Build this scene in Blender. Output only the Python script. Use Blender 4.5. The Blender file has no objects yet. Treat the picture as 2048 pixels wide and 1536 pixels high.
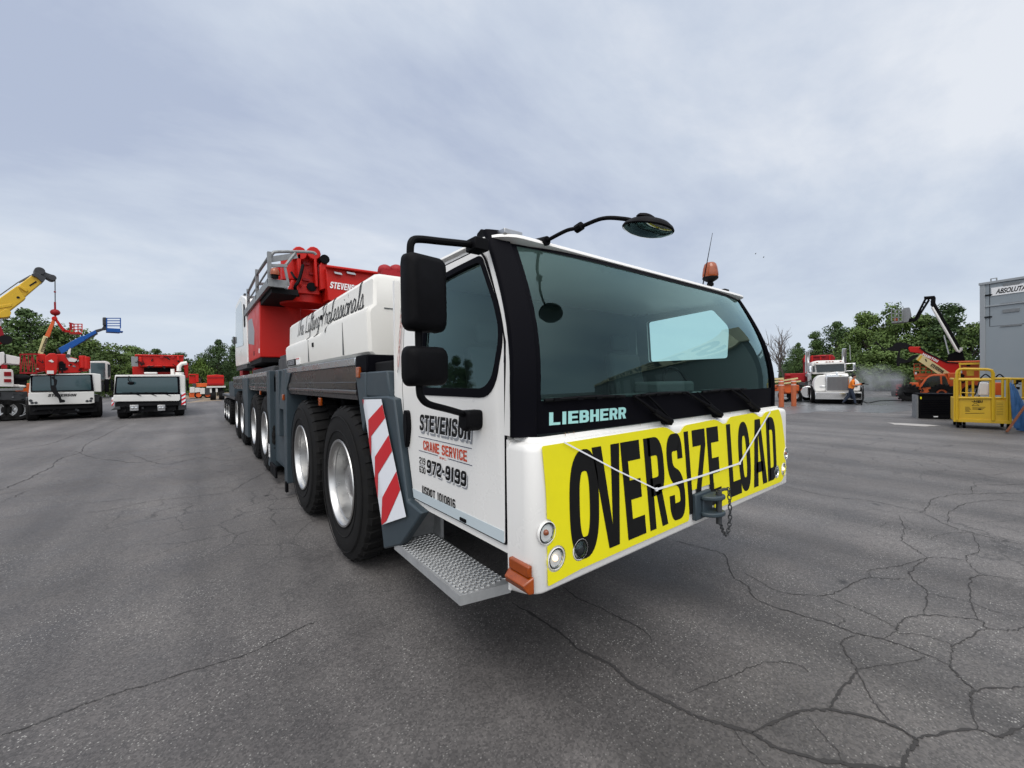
import bpy, bmesh, math, random
from mathutils import Vector as V, Matrix, Euler, noise
from mathutils.geometry import tessellate_polygon
random.seed(7)
R = math.radians
sc = bpy.context.scene
col = sc.collection

# ------------------------------------------------------------------ camera
F = 815.0; YAW = R(38.25); PITCH = R(-.6); ROLL = R(.8); CH = 1.72
_fw = V((math.sin(YAW), math.cos(YAW), 0)); _rt = V((math.cos(YAW), -math.sin(YAW), 0)); _up = V((0, 0, 1))
_f2 = _fw * math.cos(PITCH) + _up * math.sin(PITCH); _u2 = -_fw * math.sin(PITCH) + _up * math.cos(PITCH)
_r3 = _rt * math.cos(ROLL) - _u2 * math.sin(ROLL); _u3 = _u2 * math.cos(ROLL) + _rt * math.sin(ROLL)
CAM = V((0, 0, CH))
cd = bpy.data.cameras.new('camera'); cam = bpy.data.objects.new('camera', cd); col.objects.link(cam)
cd.sensor_width = 36; cd.lens = 36 * F / 2048; cd.clip_start = .05; cd.clip_end = 3000
mw = Matrix((_r3, _u3, -_f2)).transposed().to_4x4(); mw.translation = CAM
cam.matrix_world = mw
sc.camera = cam

# ------------------------------------------------------------------ world: overcast sky
w = bpy.data.worlds.new('World'); sc.world = w; w.use_nodes = True
nt = w.node_tree; N = nt.nodes; N.clear(); Lk = nt.links.new
SUN_EL, SUN_AZ = R(60), R(220)          # azimuth measured from +Y towards +X
sundir = V((math.sin(SUN_AZ) * math.cos(SUN_EL), math.cos(SUN_AZ) * math.cos(SUN_EL), math.sin(SUN_EL)))
out = N.new('ShaderNodeOutputWorld'); bg = N.new('ShaderNodeBackground')
sky = N.new('ShaderNodeTexSky'); sky.sky_type = 'NISHITA'; sky.sun_disc = False
sky.sun_elevation = SUN_EL; sky.sun_rotation = SUN_AZ; sky.air_density = 1.3; sky.dust_density = 2.5
tc = N.new('ShaderNodeTexCoord')
def wn(t, **k):
    n = N.new(t)
    for a, b in k.items(): setattr(n, a, b)
    return n
sep = wn('ShaderNodeSeparateXYZ'); Lk(tc.outputs['Generated'], sep.inputs[0])
zc = wn('ShaderNodeMath', operation='MAXIMUM'); Lk(sep.outputs[2], zc.inputs[0]); zc.inputs[1].default_value = 0.0
za = wn('ShaderNodeMath', operation='ADD'); Lk(zc.outputs[0], za.inputs[0]); za.inputs[1].default_value = .22
dx = wn('ShaderNodeMath', operation='DIVIDE'); Lk(sep.outputs[0], dx.inputs[0]); Lk(za.outputs[0], dx.inputs[1])
dy = wn('ShaderNodeMath', operation='DIVIDE'); Lk(sep.outputs[1], dy.inputs[0]); Lk(za.outputs[0], dy.inputs[1])
cmb = wn('ShaderNodeCombineXYZ'); Lk(dx.outputs[0], cmb.inputs[0]); Lk(dy.outputs[0], cmb.inputs[1])
mpg = wn('ShaderNodeMapping'); Lk(cmb.outputs[0], mpg.inputs[0]); mpg.inputs['Rotation'].default_value = (0, 0, R(-25)); mpg.inputs['Scale'].default_value = (.62, .95, 1); mpg.inputs['Location'].default_value = (.75, .2, 0)
n1 = wn('ShaderNodeTexNoise'); n1.inputs['Scale'].default_value = 1.0; n1.inputs['Detail'].default_value = 9; n1.inputs['Roughness'].default_value = .60; n1.inputs['Distortion'].default_value = .25
Lk(mpg.outputs[0], n1.inputs['Vector'])
cr = wn('ShaderNodeValToRGB'); Lk(n1.outputs[0], cr.inputs[0])
cr.color_ramp.elements[0].position = .37; cr.color_ramp.elements[0].color = (.415, .475, .61, 1)
cr.color_ramp.elements[1].position = .66; cr.color_ramp.elements[1].color = (.72, .755, .815, 1)
e = cr.color_ramp.elements.new(.52); e.color = (.545, .605, .71, 1)
# paler band towards the horizon
hz = wn('ShaderNodeMapRange'); Lk(zc.outputs[0], hz.inputs[0]); hz.inputs[1].default_value = 0; hz.inputs[2].default_value = .42; hz.inputs[3].default_value = 1; hz.inputs[4].default_value = 0
hp = wn('ShaderNodeMath', operation='POWER'); Lk(hz.outputs[0], hp.inputs[0]); hp.inputs[1].default_value = 1.6
hm = wn('ShaderNodeMixRGB'); Lk(hp.outputs[0], hm.inputs[0]); Lk(cr.outputs[0], hm.inputs[1]); hm.inputs[2].default_value = (.60, .675, .765, 1)
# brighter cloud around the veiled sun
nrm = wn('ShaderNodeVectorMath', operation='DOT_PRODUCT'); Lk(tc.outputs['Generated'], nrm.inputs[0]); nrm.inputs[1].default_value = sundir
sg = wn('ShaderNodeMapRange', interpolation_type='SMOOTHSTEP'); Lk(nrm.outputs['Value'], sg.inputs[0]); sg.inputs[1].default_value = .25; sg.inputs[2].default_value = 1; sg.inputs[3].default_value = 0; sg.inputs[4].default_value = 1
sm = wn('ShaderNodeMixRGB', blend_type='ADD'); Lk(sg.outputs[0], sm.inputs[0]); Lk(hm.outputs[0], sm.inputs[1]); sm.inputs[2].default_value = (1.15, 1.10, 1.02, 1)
sk = wn('ShaderNodeMixRGB', blend_type='MULTIPLY'); sk.inputs[0].default_value = 1; Lk(sky.outputs[0], sk.inputs[1]); sk.inputs[2].default_value = (.06, .06, .06, 1)
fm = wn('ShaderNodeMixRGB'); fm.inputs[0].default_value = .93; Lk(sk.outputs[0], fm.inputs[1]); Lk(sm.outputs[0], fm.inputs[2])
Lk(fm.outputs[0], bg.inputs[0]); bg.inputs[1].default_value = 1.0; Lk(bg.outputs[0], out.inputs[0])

# veiled sun
sl = bpy.data.lights.new('sun', 'SUN'); sl.energy = 1.05; sl.angle = R(35); sl.color = (1, .96, .9)
so = bpy.data.objects.new('sun', sl); col.objects.link(so); so.rotation_euler = (-sundir).to_track_quat('-Z', 'Y').to_euler()
vs = sc.view_settings; vs.view_transform = 'Standard'; vs.look = 'None'; vs.exposure = 0.2; vs.gamma = 1; vs.use_curve_mapping = False

# ------------------------------------------------------------------ helpers
def ray(u, v): return _f2 + _r3 * ((u - 1024) / F) - _u3 * ((v - 768) / F)
def PX(u, v, X): d = ray(u, v); return CAM + d * (X / d.x)
def PY(u, v, Y): d = ray(u, v); return CAM + d * (Y / d.y)
def PZ(u, v, Z=0): d = ray(u, v); return CAM + d * ((Z - CH) / d.z)

def mat(name, rgb, rough=.5, metal=0, spec=.5, var=0, vs=6, dirt=None, bump=0, bs=60, coat=0, emit=None):
    m = bpy.data.materials.new(name); m.use_nodes = True; t = m.node_tree; b = t.nodes['Principled BSDF']
    b.inputs['Base Color'].default_value = (*rgb, 1); b.inputs['Roughness'].default_value = rough
    b.inputs['Metallic'].default_value = metal; b.inputs['Specular IOR Level'].default_value = spec
    b.inputs['Coat Weight'].default_value = coat; b.inputs['Coat Roughness'].default_value = .08
    if emit: b.inputs['Emission Color'].default_value = (*emit[0], 1); b.inputs['Emission Strength'].default_value = emit[1]
    tcn = t.nodes.new('ShaderNodeTexCoord')
    if var:
        n = t.nodes.new('ShaderNodeTexNoise'); n.inputs['Scale'].default_value = vs; n.inputs['Detail'].default_value = 6; n.inputs['Roughness'].default_value = .65
        t.links.new(tcn.outputs['Object'], n.inputs['Vector'])
        r = t.nodes.new('ShaderNodeMapRange'); r.inputs[1].default_value = .35; r.inputs[2].default_value = .75
        t.links.new(n.outputs[0], r.inputs[0])
        mx = t.nodes.new('ShaderNodeMixRGB'); mx.inputs[1].default_value = (*rgb, 1)
        d = dirt or tuple(c * (1 - var) for c in rgb); mx.inputs[2].default_value = (*d, 1)
        ml = t.nodes.new('ShaderNodeMath'); ml.operation = 'MULTIPLY'; ml.inputs[1].default_value = var if dirt else 1
        t.links.new(r.outputs[0], ml.inputs[0]); t.links.new(ml.outputs[0], mx.inputs[0]); t.links.new(mx.outputs[0], b.inputs['Base Color'])
        rr = t.nodes.new('ShaderNodeMapRange'); rr.inputs[3].default_value = max(0, rough - .08); rr.inputs[4].default_value = min(1, rough + .14)
        t.links.new(r.outputs[0], rr.inputs[0]); t.links.new(rr.outputs[0], b.inputs['Roughness'])
    if bump:
        n2 = t.nodes.new('ShaderNodeTexNoise'); n2.inputs['Scale'].default_value = bs; n2.inputs['Detail'].default_value = 4
        t.links.new(tcn.outputs['Object'], n2.inputs['Vector'])
        bp = t.nodes.new('ShaderNodeBump'); bp.inputs['Strength'].default_value = bump; bp.inputs['Distance'].default_value = .004
        t.links.new(n2.outputs[0], bp.inputs['Height']); t.links.new(bp.outputs[0], b.inputs['Normal'])
    return m

def glass_mat(name, tint, ior=1.55, boost=1.0, rough=.0):
    m = bpy.data.materials.new(name); m.use_nodes = True; t = m.node_tree; t.nodes.clear()
    o = t.nodes.new('ShaderNodeOutputMaterial'); mx = t.nodes.new('ShaderNodeMixShader')
    tr = t.nodes.new('ShaderNodeBsdfTransparent'); tr.inputs[0].default_value = (*tint, 1)
    gl = t.nodes.new('ShaderNodeBsdfGlossy'); gl.inputs['Roughness'].default_value = rough; gl.inputs[0].default_value = (.62, .90, .90, 1)
    ge = t.nodes.new('ShaderNodeNewGeometry'); dt = t.nodes.new('ShaderNodeVectorMath'); dt.operation = 'DOT_PRODUCT'; t.links.new(ge.outputs['Incoming'], dt.inputs[0]); t.links.new(ge.outputs['Normal'], dt.inputs[1])
    def ma(op, x, y=None, z=None):
        n = t.nodes.new('ShaderNodeMath'); n.operation = op
        for i, q in enumerate((x, y, z)):
            if q is None: continue
            if isinstance(q, (int, float)): n.inputs[i].default_value = q
            else: t.links.new(q, n.inputs[i])
        return n.outputs[0]
    f0 = ((ior - 1) / (ior + 1)) ** 2
    fres = ma('MULTIPLY_ADD', ma('POWER', ma('SUBTRACT', 1.0, ma('ABSOLUTE', dt.outputs['Value'])), 5.0), 1 - f0, f0)     # Schlick, same from both sides
    t.links.new(ma('MINIMUM', ma('MULTIPLY', fres, boost), .95), mx.inputs[0])
    t.links.new(tr.outputs[0], mx.inputs[1]); t.links.new(gl.outputs[0], mx.inputs[2]); t.links.new(mx.outputs[0], o.inputs[0])
    return m

M = {}
M['white'] = mat('white_paint', (.77, .76, .735), .34, var=.14, vs=1.2, dirt=(.58, .55, .50), coat=.15)
M['white2'] = mat('fleet_white_paint', (.66, .655, .63), .42, spec=.4, var=.25, vs=1.5, dirt=(.42, .40, .37))
M['cream'] = mat('cream_cover_paint', (.76, .745, .70), .38, var=.2, vs=.9, dirt=(.55, .53, .48), bump=.03, bs=25)
M['creamarm'] = mat('cream_yellow_arm_paint', (.62, .52, .26), .5, var=.2, vs=4)
M['red'] = mat('red_paint', (.50, .009, .004), .42, spec=.3, var=.25, vs=2, dirt=(.26, .008, .008))
M['darkred'] = mat('weathered_red_paint', (.30, .005, .010), .5, spec=.3, var=.35, vs=2.5, dirt=(.17, .012, .016))
M['orange'] = mat('orange_paint', (.62, .10, .012), .42, var=.25, vs=3, dirt=(.32, .06, .02))
M['yellowpaint'] = mat('yellow_machine_paint', (.64, .40, .012), .42, var=.25, vs=2.5, dirt=(.36, .21, .02))
M['blue'] = mat('blue_paint', (.006, .085, .34), .45, spec=.3, var=.2, vs=3)
M['slate'] = mat('slate_grey_paint', (.036, .052, .064), .45, spec=.3, var=.18, vs=2.2, dirt=(.075, .088, .095))
M['rail'] = mat('satin_aluminium_rail', (.42, .45, .47), .26, metal=.75, var=.15, vs=3)
M['skirt'] = mat('glossy_black_side_panel', (.012, .010, .012), .26, var=.3, vs=1.5, dirt=(.05, .045, .045))
M['black'] = mat('black_plastic', (.003, .003, .004), .6, spec=.10, var=.2, vs=8, bump=.05, bs=200)
M['trim'] = mat('matt_black_trim', (.003, .003, .005), .65, spec=.05)
M['rubber'] = mat('tyre_rubber', (.006, .006, .0065), .85, spec=.2, var=.5, vs=5, dirt=(.020, .019, .018), bump=.08, bs=90)
M['dark'] = mat('dark_underbody', (.007, .007, .008), .8, spec=.2)
M['chassis'] = mat('dark_chassis_paint', (.035, .038, .042), .5, var=.2, vs=3)
M['alu'] = mat('polished_aluminium', (.54, .54, .535), .34, metal=1, var=.08, vs=9)
M['steel'] = mat('bare_steel', (.50, .50, .50), .33, metal=1, var=.2, vs=18)
M['galv'] = mat('galvanised_rail', (.23, .24, .245), .5, metal=.4, var=.25, vs=10)
M['chrome'] = mat('chrome', (.86, .87, .88), .06, metal=1)
M['yellow'] = mat('banner_yellow', (.84, .76, .005), .45, var=.10, vs=3, bump=.5, bs=4)
M['ink'] = mat('black_lettering', (.004, .004, .004), .55, spec=.25)
M['shadowink'] = mat('grey_lettering', (.26, .27, .29), .5)
M['redink'] = mat('red_orange_lettering', (.55, .06, .02), .5)
M['whiteink'] = mat('white_lettering', (.8, .8, .8), .5)
M['tealink'] = mat('pale_teal_lettering', (.36, .68, .66), .4)
M['navyink'] = mat('navy_line', (.03, .04, .09), .5)
M['strap'] = mat('white_webbing', (.80, .81, .84), .7, bump=.2, bs=300)
M['headdark'] = mat('dark_lamp_housing', (.02, .02, .022), .3)
M['facet'] = mat('faceted_chrome', (.62, .63, .65), .08, metal=1, var=.95, vs=85, dirt=(.02, .02, .025))
M['warmlamp'] = mat('lit_lamp_bulb', (.9, .7, .5), .2, emit=((1, .72, .42), 1.6))
M['amber'] = mat('amber_lens', (.30, .055, .003), .2, var=.6, vs=30, dirt=(.13, .02, .002), coat=.3)
M['amberdull'] = mat('amber_reflector', (.40, .10, .012), .35)
M['stripewhite'] = mat('reflective_white', (.78, .80, .84), .35)
M['stripered'] = mat('reflective_red', (.56, .006, .014), .35)
M['inner'] = mat('dark_cab_lining', (.026, .030, .032), .8)
M['inner2'] = mat('grey_dashboard_plastic', (.085, .095, .10), .65)
M['sill'] = mat('pale_blue_grey_sill', (.50, .57, .60), .35)
M['plate'] = mat('worn_step_metal', (.44, .45, .455), .42, metal=.35, var=.3, vs=9)
M['tread'] = mat('raised_step_tread', (.60, .60, .59), .34, metal=1)
M['glass'] = glass_mat('tinted_cab_glass', (.72, .95, .91), 1.55, 1.5)
M['sideglass'] = glass_mat('side_cab_glass', (.82, .97, .95), 1.52, 1.7)
M['darkglass'] = mat('dark_vehicle_glass', (.012, .022, .026), .06, spec=.8)
M['tealglass'] = mat('teal_vehicle_glass', (.030, .062, .070), .05, spec=.9)
M['mirrorglass'] = mat('mirror_glass', (.30, .34, .34), .03, metal=1)
M['lens'] = mat('clear_lamp_reflector', (.80, .80, .80), .10, metal=1, var=.6, vs=60, dirt=(.12, .12, .12))
M['lenslit'] = mat('warm_indicator_lens', (.85, .55, .40), .12, metal=.6, emit=((1, .62, .35), .25))
M['paleglass'] = mat('sky_painted_glass', (.30, .36, .37), .07, spec=.8)  # pale base colour stands in for sky mirrored in the operator's window
M['rust'] = mat('rust_stain', (.30, .16, .07), .8)
M['tan'] = mat('tan_fascia_paint', (.52, .44, .30), .6)
M['wood'] = mat('brown_stained_plank', (.24, .075, .03), .7, var=.4, vs=8)
M['bark'] = mat('bark', (.075, .058, .045), .9, var=.5, vs=6)
M['deadbark'] = mat('grey_dead_wood', (.12, .10, .09), .9)
M['greywall'] = mat('grey_steel_cladding', (.25, .285, .31), .55, var=.3, vs=.7, dirt=(.33, .35, .36), bump=.05, bs=2)
M['greytrim'] = mat('grey_steel_frame', (.30, .32, .335), .55)
M['skin'] = mat('skin', (.33, .17, .11), .55)
M['shirt'] = mat('orange_shirt_cloth', (.80, .20, .012), .85, bump=.3, bs=40)
M['jeans'] = mat('navy_trousers_cloth', (.022, .032, .055), .9, bump=.3, bs=40)
M['hair'] = mat('dark_hair', (.012, .010, .009), .8)
M['boot'] = mat('black_boot', (.012, .012, .012), .6)

OFF = {}
class MB:
    """collects shapes; build() links them as ONE mesh object"""
    def __init__(s): s.v = []; s.f = []; s.m = []; s.mi = 0; s.T = None
    def add(s, vs, fs, mi=None):
        b = len(s.v); s.v.extend([(s.T @ V(p)) if s.T else V(p) for p in vs])
        for f in fs: s.f.append([i + b for i in f]); s.m.append(s.mi if mi is None else mi)
    def box(s, x0, x1, y0, y1, z0, z1, mi=None):
        s.hexa([(x0, y0, z0), (x1, y0, z0), (x1, y1, z0), (x0, y1, z0)], [(x0, y0, z1), (x1, y0, z1), (x1, y1, z1), (x0, y1, z1)], mi)
    def hexa(s, a, b, mi=None):
        n = len(a)
        s.add(list(a) + list(b), [list(range(n))[::-1], [n + i for i in range(n)]] + [[i, (i + 1) % n, n + (i + 1) % n, n + i] for i in range(n)], mi)
    def prism(s, pts, ax, a, b, mi=None):
        """2D outline extruded along axis ax (0: pts are (y,z); 1: (x,z); 2: (x,y))"""
        def p3(p, t): return (t, p[0], p[1]) if ax == 0 else (p[0], t, p[1]) if ax == 1 else (p[0], p[1], t)
        s.hexa([p3(p, a) for p in pts], [p3(p, b) for p in pts], mi)
    def bar(s, p, q, wx, wz=None, mi=None, up=(0, 0, 1)):
        p = V(p); q = V(q); d = (q - p).normalized(); u = V(up)
        if abs(d.dot(u)) > .98: u = V((0, 1, 0)) if abs(d.y) < .9 else V((1, 0, 0))
        sx = d.cross(u).normalized(); sz = sx.cross(d).normalized(); wz = wz or wx
        c = [sx * a * wx / 2 + sz * b * wz / 2 for a, b in ((-1, -1), (1, -1), (1, 1), (-1, 1))]
        s.hexa([p + k for k in c], [q + k for k in c], mi)
    def taper(s, p, q, w0, h0, w1, h1, mi=None):
        p = V(p); q = V(q); d = (q - p).normalized(); u = V((0, 0, 1))
        sx = d.cross(u).normalized(); sz = sx.cross(d).normalized()
        k = ((-1, -1), (1, -1), (1, 1), (-1, 1))
        s.hexa([p + sx * a * w0 / 2 + sz * b * h0 / 2 for a, b in k], [q + sx * a * w1 / 2 + sz * b * h1 / 2 for a, b in k], mi)
    def tube(s, pts, r, n=8, mi=None, cap=True, closed=False):
        pts = [V(p) for p in pts]; rs = r if isinstance(r, (list, tuple)) else [r] * len(pts)
        rings = []; prev = None; L = len(pts)
        for i, p in enumerate(pts):
            if closed: d = pts[(i + 1) % L] - pts[i - 1]
            else: d = pts[min(i + 1, L - 1)] - pts[max(i - 1, 0)]
            d.normalize()
            if prev is None:
                a = V((0, 0, 1)) if abs(d.z) < .9 else V((1, 0, 0)); prev = d.cross(a).normalized()
            else:
                prev = (prev - d * prev.dot(d)).normalized()
            o = d.cross(prev)
            rings.append([p + (prev * math.cos(t) + o * math.sin(t)) * rs[i] for t in [2 * math.pi * k / n for k in range(n)]])
        vs = [q for g in rings for q in g]; fs = []
        for i in range(L if closed else L - 1):
            j = (i + 1) % L
            for k in range(n): fs.append([i * n + k, i * n + (k + 1) % n, j * n + (k + 1) % n, j * n + k])
        if cap and not closed: fs.append(list(range(n))[::-1]); fs.append([(L - 1) * n + k for k in range(n)])
        s.add(vs, fs, mi)
    def cyl(s, p, q, r, n=16, r2=None, mi=None): s.tube([p, q], [r, r if r2 is None else r2], n, mi)
    def lathe(s, prof, origin, axis, n=24, mi=None, closed=False):
        """prof: (radius, offset along axis)"""
        ax = V(axis).normalized(); a = V((0, 0, 1)) if abs(ax.z) < .9 else V((1, 0, 0)); e1 = ax.cross(a).normalized(); e2 = ax.cross(e1); o = V(origin)
        vs = []; L = len(prof)
        for r, h in prof:
            for k in range(n):
                t = 2 * math.pi * k / n; vs.append(o + ax * h + (e1 * math.cos(t) + e2 * math.sin(t)) * max(r, 1e-4))
        fs = []
        for i in range(L if closed else L - 1):
            j = (i + 1) % L
            for k in range(n): fs.append([i * n + k, i * n + (k + 1) % n, j * n + (k + 1) % n, j * n + k])
        s.add(vs, fs, mi)
    def ell(s, c, r, n=12, m=8, mi=None):
        c = V(c); vs = []; fs = []
        for i in range(m + 1):
            a = math.pi * i / m
            for k in range(n):
                t = 2 * math.pi * k / n; vs.append((c.x + r[0] * math.sin(a) * math.cos(t), c.y + r[1] * math.sin(a) * math.sin(t), c.z + r[2] * math.cos(a)))
        for i in range(m):
            for k in range(n): fs.append([i * n + k, i * n + (k + 1) % n, (i + 1) * n + (k + 1) % n, (i + 1) * n + k])
        s.add(vs, fs, mi)
    def plate(s, loops, fn, t, mi=0, mb=None, ms=None):
        """flat plate with holes; fn(a,b,w) places it, w runs 0..t"""
        mb = mi if mb is None else mb; ms = mi if ms is None else ms
        tri = tessellate_polygon([[V((a, b, 0)) for a, b in lp] for lp in loops])
        flat = [p for lp in loops for p in lp]; n = len(flat)
        s.add([fn(a, b, 0) for a, b in flat], [list(x) for x in tri], mi)
        if t:
            s.add([fn(a, b, t) for a, b in flat], [list(x)[::-1] for x in tri], mb)
            o = 0
            for lp in loops:
                k = len(lp)
                s.add([fn(a, b, 0) for a, b in lp] + [fn(a, b, t) for a, b in lp], [[i, (i + 1) % k, k + (i + 1) % k, k + i] for i in range(k)], ms); o += k
    def grid(s, fn, nu, nv, mi=None, closed=False):
        vs = [fn(i / nu, j / nv) for i in range(nu + 1) for j in range(nv + 1)]
        s.add(vs, [[i * (nv + 1) + j, (i + 1) * (nv + 1) + j, (i + 1) * (nv + 1) + j + 1, i * (nv + 1) + j + 1] for i in range(nu) for j in range(nv)], mi)
    def build(s, name, mats, parent=None, bevel=0, smooth=35, seg=2, root=None):
        me = bpy.data.meshes.new(name); me.from_pydata(s.v, [], s.f)
        if not isinstance(mats, (list, tuple)): mats = [mats]
        for m in mats: me.materials.append(m)
        me.polygons.foreach_set('material_index', s.m)
        bm = bmesh.new(); bm.from_mesh(me)
        bmesh.ops.remove_doubles(bm, verts=bm.verts, dist=1e-5)
        bmesh.ops.recalc_face_normals(bm, faces=bm.faces); bm.to_mesh(me); bm.free()
        if smooth:
            me.polygons.foreach_set('use_smooth', [True] * len(me.polygons)); me.set_sharp_from_angle(angle=R(smooth))
        me.update()
        o = bpy.data.objects.new(name, me); col.objects.link(o)
        if parent:
            o.parent = parent
            if parent.name in OFF: o.location = -OFF[parent.name]
        if bevel:
            b = o.modifiers.new('bevel', 'BEVEL'); b.width = bevel; b.segments = seg; b.limit_method = 'ANGLE'; b.angle_limit = R(38); b.harden_normals = False
        return o

def tag(o, label=None, cat=None, group=None, kind=None):
    for k, x in (('label', label), ('category', cat), ('group', group), ('kind', kind)):
        if x: o[k] = x
    return o
def empty(name, loc, label, cat, rz=0, group=None, world=False):
    o = bpy.data.objects.new(name, None); col.objects.link(o); o.location = loc; o.rotation_euler = (0, 0, rz); o.empty_display_size = .2
    if world: OFF[o.name] = V(loc)          # children are modelled in world coordinates
    return tag(o, label, cat, group)
def copy_tree(o, parent=None):
    c = o.copy(); col.objects.link(c); c.parent = parent
    for ch in [k for k in bpy.data.objects if k.parent == o]: copy_tree(ch, c)
    return c

def rrect(x0, x1, y0, y1, r, n=5):
    p = []
    for cx, cy, a in ((x1 - r, y1 - r, 0), (x0 + r, y1 - r, 90), (x0 + r, y0 + r, 180), (x1 - r, y0 + r, 270)):
        for k in range(n + 1):
            t = R(a + 90 * k / n); p.append((cx + r * math.cos(t), cy + r * math.sin(t)))
    return p
def rounded(pts, r, n=5):
    """polygon with rounded corners"""
    o = []; L = len(pts); rs = r if isinstance(r, (list, tuple)) else [r] * L
    for i in range(L):
        p = V(pts[i]); a = V(pts[i - 1]) - p; b = V(pts[(i + 1) % L]) - p
        q = min(rs[i], a.length * .48, b.length * .48); A = p + a.normalized() * q; B = p + b.normalized() * q
        for k in range(n + 1):
            t = k / n; o.append(tuple(A * (1 - t) ** 2 + p * 2 * t * (1 - t) + B * t * t))
    return o

_tc = {}
def text_mesh(s, bold=0, shear=0, space=1.0):
    key = (s, bold, shear, space)
    if key not in _tc:
        c = bpy.data.curves.new('t', 'FONT'); c.body = s; c.size = 1; c.offset = bold; c.shear = shear; c.space_character = space; c.resolution_u = 5
        o = bpy.data.objects.new('t', c); col.objects.link(o)
        bpy.context.view_layer.update()
        me = bpy.data.meshes.new_from_object(o.evaluated_get(bpy.context.evaluated_depsgraph_get()))
        vs = [tuple(x.co) for x in me.vertices]; fs = [list(p.vertices) for p in me.polygons]
        bpy.data.objects.remove(o); bpy.data.curves.remove(c); bpy.data.meshes.remove(me)
        x0 = min(p[0] for p in vs); x1 = max(p[0] for p in vs); y0 = min(p[1] for p in vs); y1 = max(p[1] for p in vs)
        _tc[key] = ([((p[0] - x0) / (x1 - x0), (p[1] - y0) / (y1 - y0)) for p in vs], fs)
    return _tc[key]
def put_text(mb, s, fn, mi=0, bold=0, shear=0, space=1.0):
    """fn(a,b) with a,b in 0..1 across and up the word's box"""
    vs, fs = text_mesh(s, bold, shear, space)
    mb.add([fn(a, b) for a, b in vs], fs, mi)
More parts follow.
